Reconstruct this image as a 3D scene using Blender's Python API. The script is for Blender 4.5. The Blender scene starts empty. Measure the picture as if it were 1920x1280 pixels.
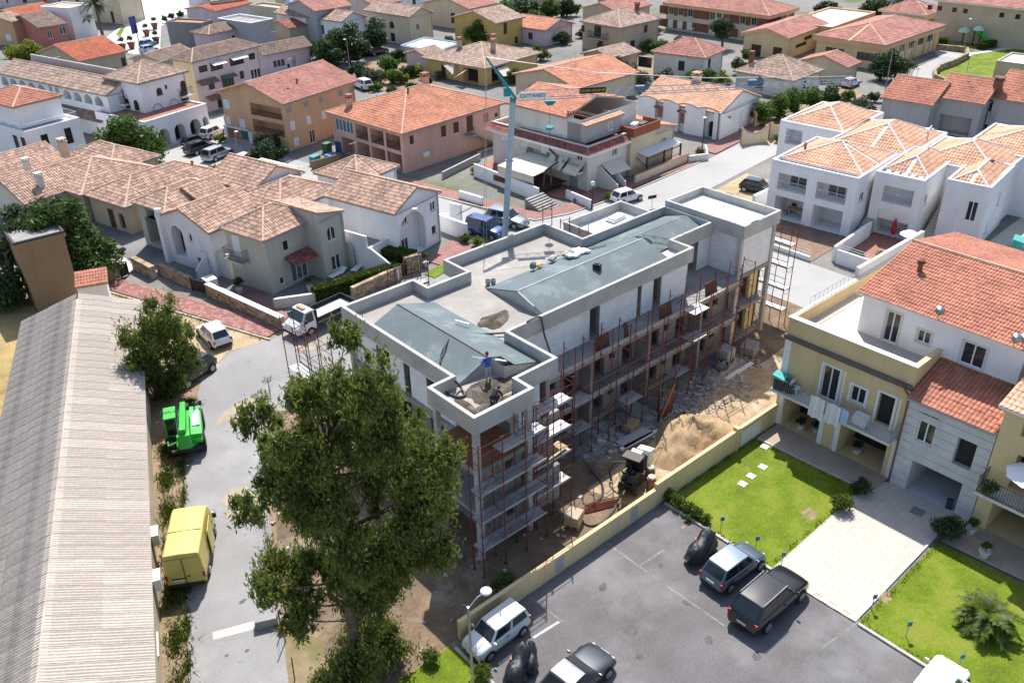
import bpy, math, random
import numpy as np
random.seed(7); RNG = np.random.default_rng(7)
R_ = math.radians
S = bpy.context.scene
COL = S.collection
# ------------------------------------------------------------------ camera
CAM_H = 34.2
FPX, PIT, YAW, ROL = 1642.36, R_(30.188), R_(40.80), R_(-1.335)
_f = np.array([math.cos(PIT)*math.sin(YAW), math.cos(PIT)*math.cos(YAW), -math.sin(PIT)])
_r = np.array([math.cos(YAW), -math.sin(YAW), 0.0]); _u = np.cross(_r, _f)
_r2 = math.cos(ROL)*_r + math.sin(ROL)*_u; _u2 = -math.sin(ROL)*_r + math.cos(ROL)*_u
import mathutils
cam_d = bpy.data.cameras.new('drone_camera'); cam = bpy.data.objects.new('drone_camera', cam_d); COL.objects.link(cam)
m3 = mathutils.Matrix((( _r2[0], _u2[0], -_f[0]), (_r2[1], _u2[1], -_f[1]), (_r2[2], _u2[2], -_f[2])))
cam.matrix_world = mathutils.Matrix.Translation((0, 0, CAM_H)) @ m3.to_4x4()
cam_d.sensor_width = 36; cam_d.sensor_fit = 'HORIZONTAL'; cam_d.lens = FPX/1920*36
cam_d.clip_start = 0.5; cam_d.clip_end = 3000
S.camera = cam
def P(px, py, z=0.0):
    """survey: the point at height z seen at photograph pixel px, py"""
    d = _r2*(px-960)/FPX - _u2*(py-640)/FPX + _f
    t = (z-CAM_H)/d[2]
    return np.array([d[0]*t, d[1]*t, z])
# ------------------------------------------------------------------ world, sun, exposure
SUN_DIR = np.array([0.50, 0.52, 1.0]); SUN_DIR = SUN_DIR/np.linalg.norm(SUN_DIR)   # towards the sun
w = bpy.data.worlds.new('World'); S.world = w; w.use_nodes = True
nt = w.node_tree; nt.nodes.clear()
sky = nt.nodes.new('ShaderNodeTexSky'); sky.sky_type = 'NISHITA'; sky.sun_disc = False
sky.sun_elevation = math.asin(SUN_DIR[2]); sky.sun_rotation = math.atan2(SUN_DIR[0], SUN_DIR[1])
sky.air_density = 1.0; sky.dust_density = 1.2; sky.ozone_density = 1.0
bg = nt.nodes.new('ShaderNodeBackground'); bg.inputs[1].default_value = 0.135
wo = nt.nodes.new('ShaderNodeOutputWorld'); nt.links.new(sky.outputs[0], bg.inputs[0]); nt.links.new(bg.outputs[0], wo.inputs[0])
sl = bpy.data.lights.new('sun', 'SUN'); sl.energy = 4.7; sl.angle = R_(0.5); sl.color = (1.0, 0.965, 0.92)
so = bpy.data.objects.new('sun', sl); COL.objects.link(so); so.location = (60, 60, 120)
so.rotation_euler = mathutils.Vector(SUN_DIR).to_track_quat('Z', 'Y').to_euler()
S.view_settings.view_transform = 'Standard'; S.view_settings.look = 'None'
S.view_settings.exposure = 0.63; S.view_settings.gamma = 1.0; S.view_settings.use_curve_mapping = False
S.render.engine = 'CYCLES'
S.cycles.max_bounces = 6; S.cycles.diffuse_bounces = 3; S.cycles.glossy_bounces = 2; S.cycles.transmission_bounces = 3
S.cycles.transparent_max_bounces = 6; S.cycles.caustics_reflective = False; S.cycles.caustics_refractive = False
# ------------------------------------------------------------------ materials
MATS = {}
def mat(name, col, rough=0.85, var=0.12, scale=1.5, fine=0.06, fscale=14.0, bump=0.0, bscale=20.0, metal=0.0, tint=0.0,
        col2=None, patch=None, spec=0.35, coat=0.0, streak=None, emit=None, alpha=None):
    """plain surface: base colour with broad and fine noise, optional second colour in patches, per-piece tint"""
    if name in MATS: return MATS[name]
    m = bpy.data.materials.new(name); m.use_nodes = True; MATS[name] = m
    n = m.node_tree.nodes; L = m.node_tree.links; b = n['Principled BSDF']
    b.inputs['Roughness'].default_value = rough; b.inputs['Metallic'].default_value = metal
    b.inputs['Specular IOR Level'].default_value = spec
    if coat: b.inputs['Coat Weight'].default_value = coat; b.inputs['Coat Roughness'].default_value = 0.05
    tc = n.new('ShaderNodeTexCoord')
    def noise(sc, det=4.0, rough_=0.6, vec=None):
        t = n.new('ShaderNodeTexNoise'); t.inputs['Scale'].default_value = sc; t.inputs['Detail'].default_value = det
        t.inputs['Roughness'].default_value = rough_; L.new(vec or tc.outputs['Object'], t.inputs['Vector']); return t
    def mixc(fac, a, c, mode='MIX'):
        x = n.new('ShaderNodeMix'); x.data_type = 'RGBA'; x.blend_type = mode
        if isinstance(fac, (int, float)): x.inputs[0].default_value = fac
        else: L.new(fac, x.inputs[0])
        for s, i in ((a, 6), (c, 7)):
            if isinstance(s, tuple): x.inputs[i].default_value = s
            else: L.new(s, x.inputs[i])
        return x.outputs[2]
    c4 = tuple(col)+(1,); cur = c4
    if var or fine:
        lo = tuple(max(0, c*(1-var*1.7)) for c in col)+(1,); hi = tuple(min(1, c*(1+var)) for c in col)+(1,)
        t = noise(scale); mr = n.new('ShaderNodeMapRange'); mr.inputs[1].default_value = 0.3; mr.inputs[2].default_value = 0.7
        L.new(t.outputs[0], mr.inputs[0]); cur = mixc(mr.outputs[0], lo, hi)
        if fine:
            t2 = noise(fscale, 3.0, 0.7); mr2 = n.new('ShaderNodeMapRange')
            mr2.inputs[1].default_value = 0.25; mr2.inputs[2].default_value = 0.75
            mr2.inputs[3].default_value = 1-fine*1.6; mr2.inputs[4].default_value = 1+fine
            L.new(t2.outputs[0], mr2.inputs[0])
            cb = n.new('ShaderNodeCombineColor')
            for i in range(3): L.new(mr2.outputs[0], cb.inputs[i])
            cur = mixc(1.0, cur, cb.outputs[0], 'MULTIPLY')
    if col2 is not None:
        ps, lo_, hi_ = patch or (0.35, 0.5, 0.6)
        t = noise(ps, 5.0, 0.65); mr = n.new('ShaderNodeMapRange'); mr.inputs[1].default_value = lo_; mr.inputs[2].default_value = hi_
        L.new(t.outputs[0], mr.inputs[0]); cur = mixc(mr.outputs[0], cur, tuple(col2)+(1,))
    if streak:
        mp = n.new('ShaderNodeMapping'); mp.inputs['Scale'].default_value = streak[0]; L.new(tc.outputs['Object'], mp.inputs[0])
        t = noise(1.0, 4.0, 0.6, mp.outputs[0]); mr = n.new('ShaderNodeMapRange'); mr.inputs[1].default_value = streak[1]; mr.inputs[2].default_value = streak[2]
        L.new(t.outputs[0], mr.inputs[0]); cur = mixc(mr.outputs[0], cur, tuple(streak[3])+(1,))
    if tint:
        at = n.new('ShaderNodeAttribute'); at.attribute_name = 'tint'
        mr = n.new('ShaderNodeMapRange'); mr.inputs[3].default_value = 1-tint; mr.inputs[4].default_value = 1+tint
        L.new(at.outputs['Fac'], mr.inputs[0])
        cb = n.new('ShaderNodeCombineColor')
        for i in range(3): L.new(mr.outputs[0], cb.inputs[i])
        cur = mixc(1.0, cur, cb.outputs[0], 'MULTIPLY')
    if isinstance(cur, tuple): b.inputs['Base Color'].default_value = cur
    else: L.new(cur, b.inputs['Base Color'])
    if bump:
        t = noise(bscale, 5.0, 0.65); bp = n.new('ShaderNodeBump'); bp.inputs['Strength'].default_value = bump; bp.inputs['Distance'].default_value = 0.05
        L.new(t.outputs[0], bp.inputs['Height']); L.new(bp.outputs[0], b.inputs['Normal'])
    if emit: b.inputs['Emission Color'].default_value = tuple(emit)+(1,); b.inputs['Emission Strength'].default_value = 1
    return m
def leafmat(name, col, col2, trans=0.3, tintv=0.35):
    if name in MATS: return MATS[name]
    m = bpy.data.materials.new(name); m.use_nodes = True; MATS[name] = m
    n = m.node_tree.nodes; L = m.node_tree.links; n.clear()
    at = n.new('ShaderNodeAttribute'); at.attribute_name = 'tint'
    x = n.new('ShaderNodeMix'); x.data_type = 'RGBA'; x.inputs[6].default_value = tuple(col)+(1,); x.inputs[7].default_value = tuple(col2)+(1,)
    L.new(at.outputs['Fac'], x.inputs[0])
    d = n.new('ShaderNodeBsdfPrincipled'); d.inputs['Roughness'].default_value = 0.55; d.inputs['Specular IOR Level'].default_value = 0.25
    t = n.new('ShaderNodeBsdfTranslucent'); ms = n.new('ShaderNodeMixShader'); ms.inputs[0].default_value = trans
    L.new(x.outputs[2], d.inputs['Base Color']); L.new(x.outputs[2], t.inputs['Color'])
    o = n.new('ShaderNodeOutputMaterial'); L.new(d.outputs[0], ms.inputs[1]); L.new(t.outputs[0], ms.inputs[2]); L.new(ms.outputs[0], o.inputs[0])
    return m
# ------------------------------------------------------------------ mesh building
class MB:
    def __init__(s): s.v = []; s.f = []; s.n = 0; s.t = []
    def add(s, verts, faces, tint=None):
        k = s.n; s.v.append(np.asarray(verts, float).reshape(-1, 3)); s.n += len(s.v[-1])
        s.f += [tuple(i+k for i in f) for f in faces]
        if tint is not None: s.t += [tint]*len(faces)
        return s
    def poly(s, pts): return s.add(pts, [tuple(range(len(pts)))])
    def box(s, x0, x1, y0, y1, z0, z1, tint=None):
        if x0 > x1: x0, x1 = x1, x0
        if y0 > y1: y0, y1 = y1, y0
        return s.add([(x0,y0,z0),(x1,y0,z0),(x1,y1,z0),(x0,y1,z0),(x0,y0,z1),(x1,y0,z1),(x1,y1,z1),(x0,y1,z1)],
              [(3,2,1,0),(4,5,6,7),(0,1,5,4),(1,2,6,5),(2,3,7,6),(3,0,4,7)], tint)
    def cbox(s, c, sz, rz=0, rx=0, ry=0):
        x, y, z = [q/2 for q in sz]
        v = [(i, j, k) for k in (-z, z) for j in (-y, y) for i in (-x, x)]
        M = mathutils.Matrix.Translation(c) @ mathutils.Euler((rx, ry, rz)).to_matrix().to_4x4()
        return s.add([tuple(M @ mathutils.Vector(q)) for q in v], [(2,3,1,0),(4,5,7,6),(0,1,5,4),(1,3,7,5),(3,2,6,7),(2,0,4,6)])
    def prism(s, pts, z0, z1):
        n = len(pts); a = sum(pts[i][0]*pts[(i+1)%n][1]-pts[(i+1)%n][0]*pts[i][1] for i in range(n))
        if a < 0: pts = pts[::-1]
        v = [(p[0], p[1], z0) for p in pts]+[(p[0], p[1], z1) for p in pts]
        return s.add(v, [tuple(range(n))[::-1], tuple(range(n, 2*n))]+[(i, (i+1)%n, n+(i+1)%n, n+i) for i in range(n)])
    def tube(s, p, q, r, n=6, r2=None, caps=True):
        p = np.asarray(p, float); q = np.asarray(q, float); d = q-p; l = np.linalg.norm(d)
        if l < 1e-6: return s
        d /= l; a = np.array([0, 0, 1.0]) if abs(d[2]) < 0.9 else np.array([1.0, 0, 0])
        e = np.cross(d, a); e /= np.linalg.norm(e); g = np.cross(d, e); r2 = r if r2 is None else r2
        an = np.arange(n)*2*math.pi/n; ring = np.outer(np.cos(an), e)+np.outer(np.sin(an), g)
        v = np.vstack([p+ring*r, q+ring*r2])
        f = [(i, n+i, n+(i+1)%n, (i+1)%n) for i in range(n)]
        if caps: f += [tuple(range(n)), tuple(range(n, 2*n))[::-1]]
        return s.add(v, f)
    def path(s, pts, r, n=6, radii=None):
        pts = [np.asarray(p, float) for p in pts]; m = len(pts)
        T = [pts[min(i+1, m-1)]-pts[max(i-1, 0)] for i in range(m)]
        up = np.array([0.13, 0.29, 0.95]); vs = []
        an = np.arange(n)*2*math.pi/n
        for i in range(m):
            d = T[i]/max(1e-9, np.linalg.norm(T[i])); e = np.cross(d, up)
            if np.linalg.norm(e) < 1e-3: e = np.cross(d, [1, 0, 0])
            e /= np.linalg.norm(e); g = np.cross(d, e); rr = radii[i] if radii else r
            vs.append(pts[i]+(np.outer(np.cos(an), e)+np.outer(np.sin(an), g))*rr)
        f = [(k*n+i, k*n+(i+1)%n, (k+1)*n+(i+1)%n, (k+1)*n+i) for k in range(m-1) for i in range(n)]
        f += [tuple(range(n))[::-1], tuple((m-1)*n+i for i in range(n))]
        return s.add(np.vstack(vs), f)
    def lathe(s, prof, c=(0, 0, 0), n=12):
        m = len(prof); v = [(c[0]+r*math.cos(2*math.pi*i/n), c[1]+r*math.sin(2*math.pi*i/n), c[2]+z) for r, z in prof for i in range(n)]
        f = [(k*n+i, k*n+(i+1)%n, (k+1)*n+(i+1)%n, (k+1)*n+i) for k in range(m-1) for i in range(n)]
        f += [tuple(range(n))[::-1], tuple((m-1)*n+i for i in range(n))]
        return s.add(v, f)
    def mesh(s, name, m, smooth=False):
        me = bpy.data.meshes.new(name); v = np.vstack(s.v) if s.v else np.zeros((0, 3))
        me.from_pydata(v.tolist(), [], s.f)
        if m is not None: me.materials.append(m)
        if smooth: me.polygons.foreach_set('use_smooth', [True]*len(me.polygons))
        if s.t and len(s.t) == len(s.f):
            a = me.attributes.new('tint', 'FLOAT', 'FACE'); a.data.foreach_set('value', s.t)
        return me
    def build(s, name, m, parent=None, smooth=False, kind=None, bevel=0):
        return link(name, s.mesh(name, m, smooth), parent, kind=kind, bevel=bevel)
KIDS = {}
def link(name, me, parent=None, loc=(0, 0, 0), rz=0, kind=None, bevel=0):
    o = bpy.data.objects.new(name, me); COL.objects.link(o)
    if parent is not None: o.parent = parent; KIDS.setdefault(parent.name, []).append(o)
    o.location = loc; o.rotation_euler = (0, 0, rz)
    if kind: o['kind'] = kind
    if bevel:
        bm = o.modifiers.new('bevel', 'BEVEL'); bm.width = bevel; bm.segments = 2; bm.limit_method = 'ANGLE'
    return o
def npmesh(name, V, F, m, tint=None, smooth=False):
    """numpy arrays V (n,3), F (k, 3 or 4) to a mesh"""
    me = bpy.data.meshes.new(name); k, c = F.shape
    me.vertices.add(len(V)); me.vertices.foreach_set('co', V.astype(np.float32).ravel())
    me.loops.add(k*c); me.loops.foreach_set('vertex_index', F.astype(np.int32).ravel())
    me.polygons.add(k); me.polygons.foreach_set('loop_start', np.arange(0, k*c, c, dtype=np.int32))
    me.polygons.foreach_set('loop_total', np.full(k, c, dtype=np.int32))
    if smooth: me.polygons.foreach_set('use_smooth', np.ones(k, dtype=bool))
    me.update(calc_edges=True)
    if tint is not None:
        a = me.attributes.new('tint', 'FLOAT', 'FACE'); a.data.foreach_set('value', tint.astype(np.float32))
    me.materials.append(m); return me
def tag(o, label, cat, group=None):
    o['label'] = label; o['category'] = cat
    if group: o['group'] = group
    return o
def thing(name, label, cat, loc=(0, 0, 0), rz=0, group=None):
    o = bpy.data.objects.new(name, None); COL.objects.link(o); o.empty_display_size = 0.2
    o.location = tuple(float(q) for q in loc); o.rotation_euler = (0, 0, rz); return tag(o, label, cat, group)
def struct(o): o['kind'] = 'structure'; return o
def copy_tree(o, parent=None):
    c = o.copy(); COL.objects.link(c); c.parent = parent
    if parent is not None: KIDS.setdefault(parent.name, []).append(c)
    for ch in list(KIDS.get(o.name, [])): copy_tree(ch, c)
    return c
def sheet(name, pts, z, m, world=False):
    """flat ground sheet; pts are photograph pixels unless world=True"""
    w_ = [(p[0], p[1]) for p in pts] if world else [tuple(P(*p)[:2]) for p in pts]
    n = len(w_); a = sum(w_[i][0]*w_[(i+1)%n][1]-w_[(i+1)%n][0]*w_[i][1] for i in range(n))
    if a < 0: w_ = w_[::-1]
    import mathutils.geometry as mg
    tri = mg.tessellate_polygon([[mathutils.Vector((p[0], p[1], 0)) for p in w_]])
    b = MB(); b.add([(p[0], p[1], z) for p in w_], [tuple(t) for t in tri])
    o = b.build(name, m)
    return struct(o)
# ------------------------------------------------------------------ shared materials
M = {}
M['glass'] = mat('dark_window_glass', (0.025, 0.032, 0.038), 0.08, 0, 1, 0, spec=0.6)
M['glassb'] = mat('bluish_window_glass', (0.10, 0.17, 0.18), 0.1, 0, 1, 0, spec=0.6)
M['dark'] = mat('painted_interior_shade', (0.03, 0.028, 0.026), 0.9, 0.2, 1, 0)  # near-black colour that paints the shade inside openings
M['wframe'] = mat('white_frame_paint', (0.78, 0.78, 0.76), 0.5, 0.03, 2, 0)
M['gframe'] = mat('grey_frame_paint', (0.33, 0.34, 0.35), 0.5, 0.05, 2, 0)
M['bframe'] = mat('brown_frame_wood', (0.085, 0.038, 0.022), 0.55, 0.2, 3, 0.1)
M['greenf'] = mat('dark_green_shutter', (0.015, 0.035, 0.04), 0.5, 0.1, 2, 0)
M['pinkf'] = mat('salmon_shutter_wood', (0.42, 0.19, 0.13), 0.6, 0.1, 2, 0)
M['iron'] = mat('dark_wrought_iron', (0.035, 0.03, 0.03), 0.5, 0.1, 4, 0, metal=0.4)
M['steel'] = mat('galvanised_steel', (0.42, 0.43, 0.44), 0.4, 0.08, 4, 0.05, metal=0.7)
M['wsteel'] = mat('white_painted_steel', (0.75, 0.75, 0.75), 0.4, 0.04, 4, 0)
def wallmat(key, col, var=0.07):
    M[key] = mat('plaster_'+key, col, 0.9, var, 0.35, 0.05, 9.0, bump=0.12, bscale=30,
                 streak=((2.0, 2.0, 0.14), 0.54, 0.82, tuple(c*q for c, q in zip(col, (0.88, 0.87, 0.86) if key in ('white', 'offwhite') else (0.78, 0.76, 0.72)))))
for k, c in dict(white=(0.82,0.82,0.825), offwhite=(0.66,0.63,0.57), cream=(0.62,0.53,0.37), beige=(0.52,0.43,0.31), yellow=(0.63,0.47,0.19),
                 yellowb=(0.70,0.53,0.29), pink=(0.60,0.375,0.30), rose=(0.62,0.50,0.52), orange=(0.66,0.405,0.235), ochre=(0.56,0.40,0.13), brickrose=(0.52,0.19,0.15),
                 sage=(0.47,0.46,0.40), greyw=(0.40,0.39,0.385), grey=(0.22,0.22,0.22), mud=(0.27,0.185,0.11), palepink=(0.66,0.54,0.52), tan=(0.46,0.38,0.28)).items(): wallmat(k, c)
def tilemat(key, col, tint=0.3, col2=None, var=0.15):
    M[key] = mat('clay_tile_'+key, col, 0.85, var, 0.5, 0.10, 6.0, tint=tint, col2=col2, patch=(0.6, 0.56, 0.8) if col2 else None)
tilemat('coppo', (0.49,0.315,0.23), 0.34, (0.38,0.255,0.19))
tilemat('tanroof', (0.41,0.285,0.215), 0.28, (0.31,0.23,0.19))
tilemat('orange_r', (0.56,0.235,0.14), 0.16)
tilemat('terra', (0.45,0.18,0.115), 0.15)
tilemat('peach', (0.68,0.39,0.25), 0.13)
tilemat('rose_r', (0.43,0.19,0.145), 0.18)
tilemat('brown_r', (0.24,0.165,0.125), 0.25, (0.16,0.12,0.10))
tilemat('redroof', (0.46,0.125,0.06), 0.16)
tilemat('redbr', (0.33,0.12,0.09), 0.35)
M['ridge'] = mat('mortared_ridge_tile', (0.60,0.42,0.30), 0.9, 0.12, 1.0, 0.1)
M['ridgew'] = mat('pale_mortar', (0.72,0.66,0.60), 0.9, 0.1, 1.0, 0.1)
M['fascia'] = mat('roof_board', (0.42,0.30,0.22), 0.85, 0.1, 1.0, 0.05)
M['concrete'] = mat('bare_concrete', (0.30,0.288,0.27), 0.9, 0.16, 0.8, 0.12, 9, bump=0.2, bscale=18)
M['roofwhite'] = mat('white_roof_coating', (0.74,0.73,0.71), 0.8, 0.06, 0.6, 0.05)
M['terracotta'] = mat('terracotta_floor', (0.34,0.15,0.11), 0.85, 0.12, 1.2, 0.1)
M['awning'] = mat('cream_awning_cloth', (0.66,0.60,0.48), 0.85, 0.05, 1, 0.03)
M['whitecloth'] = mat('white_cloth', (0.80,0.80,0.80), 0.8, 0.03, 1, 0)
M['flue'] = mat('dark_clay_flue', (0.22,0.09,0.06), 0.8, 0.15, 3, 0.1)
M['acwhite'] = mat('white_appliance_enamel', (0.70,0.70,0.69), 0.45, 0.04, 3, 0)
M['stone'] = mat('rough_granite', (0.42,0.31,0.20), 0.9, 0.25, 3.0, 0.15, 15, bump=0.3, tint=0.35)
M['mortar'] = mat('wall_mortar', (0.46,0.40,0.33), 0.95, 0.15, 2, 0.1)
# ------------------------------------------------------------------ roofs
def tile_field(name, polys, m, parent, pitch=0.24, tl=0.42, amp=None, lift=0.03):
    amp = amp or min(.07, pitch*.25)
    Vs = []; N = 0; T = []
    du = np.array([-.5, -.3, 0, .3, .5])*pitch; dh = np.array([0, .8, 1, .8, 0])*amp
    cells = []
    for pg in polys:
        pg = [np.asarray(p, float) for p in pg]; a, b = pg[0], pg[1]
        eu = (b-a)/np.linalg.norm(b-a); c = pg[2]; n = np.cross(eu, c-a); n /= np.linalg.norm(n)
        if n[2] < 0: n = -n
        ev = np.cross(n, eu)
        if np.dot(c-a, ev) < 0: ev = -ev
        uv = np.array([((p-a)@eu, (p-a)@ev) for p in pg]); k = len(uv)
        u0, u1 = uv[:, 0].min(), uv[:, 0].max(); nc = max(1, int(round((u1-u0)/pitch))); pw = (u1-u0)/nc
        for i in range(nc):
            uc = u0+(i+.5)*pw; hit = []
            for j in range(k):
                p, q = uv[j], uv[(j+1) % k]
                if (p[0]-uc)*(q[0]-uc) < 0: hit.append(p[1]+(q[1]-p[1])*(uc-p[0])/(q[0]-p[0]))
            if len(hit) < 2: continue
            v0, v1 = min(hit), max(hit); nr = max(1, int(math.ceil((v1-v0)/tl-0.2)))
            vv = np.minimum(v0+np.arange(nr+1)*tl, v1); vv[-1] = v1
            for j in range(nr): cells.append((uc, vv[j]-0.03, vv[j+1], a, eu, ev, n))
    if not cells: return None
    U = np.array([c[0] for c in cells]); V0 = np.array([c[1] for c in cells]); V1 = np.array([c[2] for c in cells])
    A = np.array([c[3] for c in cells]); EU = np.array([c[4] for c in cells]); EV = np.array([c[5] for c in cells]); NN = np.array([c[6] for c in cells])
    n = len(cells); jit = RNG.normal(0, 0.006, (n, 1))
    W_ = np.zeros((n, 2, 5, 3))
    for e, (V, lf) in enumerate(((V0, lift), (V1, 0.0))):
        for k in range(5):
            W_[:, e, k] = A+EU*(U+du[k])[:, None]+EV*V[:, None]+NN*(dh[k]+lf+0.01+jit)
    F = np.array([[0*5+k, 0*5+k+1, 5+k+1, 5+k] for k in range(4)])
    F = (F[None]+(np.arange(n)*10)[:, None, None]).reshape(-1, 4)
    t = np.repeat(RNG.random(n), 4)
    return link(name, npmesh(name, W_.reshape(-1, 3), F, m, t), parent, kind='stuff')
def roof(root, x0, x1, y0, y1, z, kind, rise, m, pitch=0.26, ridge='ridge', fas='fascia', th=0.16, tl=0.42, name='roof'):
    """pitched roof over the eave rectangle; kind hip / gx / gy / sx+ sx- sy+ sy- (single slopes rising that way)"""
    A, B, C, D = (x0, y0), (x1, y0), (x1, y1), (x0, y1); zt = z+rise; lx, ly = x1-x0, y1-y0
    cx, cy = (x0+x1)/2, (y0+y1)/2
    p3 = lambda p, h: (p[0], p[1], h)
    R1 = R2 = None; lines = []
    if kind == 'hip':
        if lx >= ly: R1, R2 = (x0+ly/2, cy), (x1-ly/2, cy)
        else: R1, R2 = (cx, y0+lx/2), (cx, y1-lx/2)
        if lx >= ly:
            polys = [[p3(A,z), p3(B,z), p3(R2,zt), p3(R1,zt)], [p3(C,z), p3(D,z), p3(R1,zt), p3(R2,zt)], [p3(D,z), p3(A,z), p3(R1,zt)], [p3(B,z), p3(C,z), p3(R2,zt)]]
            lines = [(A,R1),(D,R1),(B,R2),(C,R2)]
        else:
            polys = [[p3(D,z), p3(A,z), p3(R1,zt), p3(R2,zt)], [p3(B,z), p3(C,z), p3(R2,zt), p3(R1,zt)], [p3(A,z), p3(B,z), p3(R1,zt)], [p3(C,z), p3(D,z), p3(R2,zt)]]
            lines = [(A,R1),(B,R1),(D,R2),(C,R2)]
        lines = [(p3(a,z), p3(b,zt)) for a, b in lines]+[(p3(R1,zt), p3(R2,zt))]
    elif kind == 'gx':
        a, b = (x0, cy, zt), (x1, cy, zt)
        polys = [[p3(A,z), p3(B,z), b, a], [p3(C,z), p3(D,z), a, b]]; lines = [(a, b)]
    elif kind == 'gy':
        a, b = (cx, y0, zt), (cx, y1, zt)
        polys = [[p3(D,z), p3(A,z), a, b], [p3(B,z), p3(C,z), b, a]]; lines = [(a, b)]
    elif kind == 'sx+': polys = [[p3(D,z), p3(A,z), p3(B,zt), p3(C,zt)]]
    elif kind == 'sx-': polys = [[p3(B,z), p3(C,z), p3(D,zt), p3(A,zt)]]
    elif kind == 'sy+': polys = [[p3(A,z), p3(B,z), p3(C,zt), p3(D,zt)]]
    elif kind == 'sy-': polys = [[p3(C,z), p3(D,z), p3(A,zt), p3(B,zt)]]
    b = MB()
    for pg in polys:
        b.poly(pg); b.poly([(q[0], q[1], q[2]-th) for q in pg][::-1])
        n = len(pg)
        for i in range(n):
            p, q = pg[i], pg[(i+1) % n]
            b.poly([(p[0],p[1],p[2]-th), (q[0],q[1],q[2]-th), q, p])
    ro = b.build(name, M[fas], root)
    tile_field('roof_tiles', polys, M[m], ro, pitch, tl)
    if lines and ridge:
        b = MB()
        for p, q in lines:
            p, q = np.array(p)+[0,0,.05], np.array(q)+[0,0,.05]; l = np.linalg.norm(q-p); n = max(1, int(l/0.45))
            for i in range(n): b.tube(p+(q-p)*i/n, p+(q-p)*(i+1.06)/n if i < n-1 else q, 0.115, 6, 0.10)
        b.build('ridge_tiles', M[ridge], ro, kind='stuff')
    return ro
def chimney(root, x, y, z0, z1, w=0.6, d=0.6, m='tan', cap='terracotta', name='chimney'):
    b = MB(); b.box(x-w/2, x+w/2, y-d/2, y+d/2, z0, z1)
    o = b.build(name, M[m], root); c = MB()
    c.box(x-w*.66, x+w*.66, y-d*.66, y+d*.66, z1+0.001, z1+0.10)
    for sx in (-1, 1):
        for sy in (-1, 1): c.box(x+sx*w*.42-.06, x+sx*w*.42+.06, y+sy*d*.42-.06, y+sy*d*.42+.06, z1+.10, z1+.36)
    c.box(x-w*.62, x+w*.62, y-d*.62, y+d*.62, z1+.36, z1+.44)
    c.build('chimney_cap', M[cap], o); return o
def flue(root, x, y, z0, h=0.8, r=0.11, m='flue'):
    b = MB(); b.lathe([(r, 0), (r, h*.7), (r*1.6, h*.7), (r*1.6, h*.8), (r*1.1, h*.8), (r*1.1, h*.9), (r*1.5, h*.9), (r*.4, h)], (x, y, z0), 8)
    return b.build('flue', M[m], root)
# ------------------------------------------------------------------ walls with openings
def arch_pts(w, h, n=8):
    r = w/2; s = max(0.0, h-r); ry = h-s
    return [(r-r*math.cos(math.pi*i/n), s+ry*math.sin(math.pi*i/n)) for i in range(n+1)]
def face_map(face, LX, LY):
    return {'R': lambda u, d, v: (u, d, v), 'L': lambda u, d, v: (d, u, v), 'B': lambda u, d, v: (u, LY-d, v), 'F': lambda u, d, v: (LX-d, u, v)}[face]
def wall_face(b, L, z0, z1, ops, X, dep):
    us = sorted({0.0, L}|{o[1] for o in ops}|{o[1]+o[3] for o in ops}); vs = sorted({z0, z1}|{o[2] for o in ops}|{o[2]+o[4] for o in ops})
    us = [u for u in us if -1e-6 <= u <= L+1e-6]; vs = [v for v in vs if z0-1e-6 <= v <= z1+1e-6]
    for i in range(len(us)-1):
        for j in range(len(vs)-1):
            cu, cv = (us[i]+us[i+1])/2, (vs[j]+vs[j+1])/2
            if any(o[1] < cu < o[1]+o[3] and o[2] < cv < o[2]+o[4] for o in ops): continue
            b.poly([X(us[i],0,vs[j]), X(us[i+1],0,vs[j]), X(us[i+1],0,vs[j+1]), X(us[i],0,vs[j+1])])
    for o in ops:
        u, v, w_, h = o[1:5]; d = dep(o); pts = [(0, 0), (w_, 0), (w_, h), (0, h)]
        if 'a' in o[5]:
            ap = arch_pts(w_, h); pts = [(0, 0)]+ap+[(w_, 0)]
            k = len(ap)//2
            b.poly([X(u, 0, v+h)]+[X(u+p[0], 0, v+p[1]) for p in ap[:k+1]][::-1])
            b.poly([X(u+w_, 0, v+h)]+[X(u+p[0], 0, v+p[1]) for p in ap[k:]][::-1])
        n = len(pts)
        for i in range(n):
            p, q = pts[i], pts[(i+1) % n]
            b.poly([X(u+p[0],0,v+p[1]), X(u+q[0],0,v+q[1]), X(u+q[0],d,v+q[1]), X(u+p[0],d,v+p[1])])
        b.poly([X(u+p[0], d, v+p[1]) for p in pts])
WCACHE = {}
KINDS = {'w': ('wframe', 'glass'), 'g': ('gframe', 'glass'), 'b': ('bframe', 'glass'), 'k': ('iron', 'glass'), 't': ('wframe', 'glassb')}
SHUT = {'W': 'wframe', 'B': 'bframe', 'G': 'greenf', 'Y': 'gframe', 'P': 'pinkf'}
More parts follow.
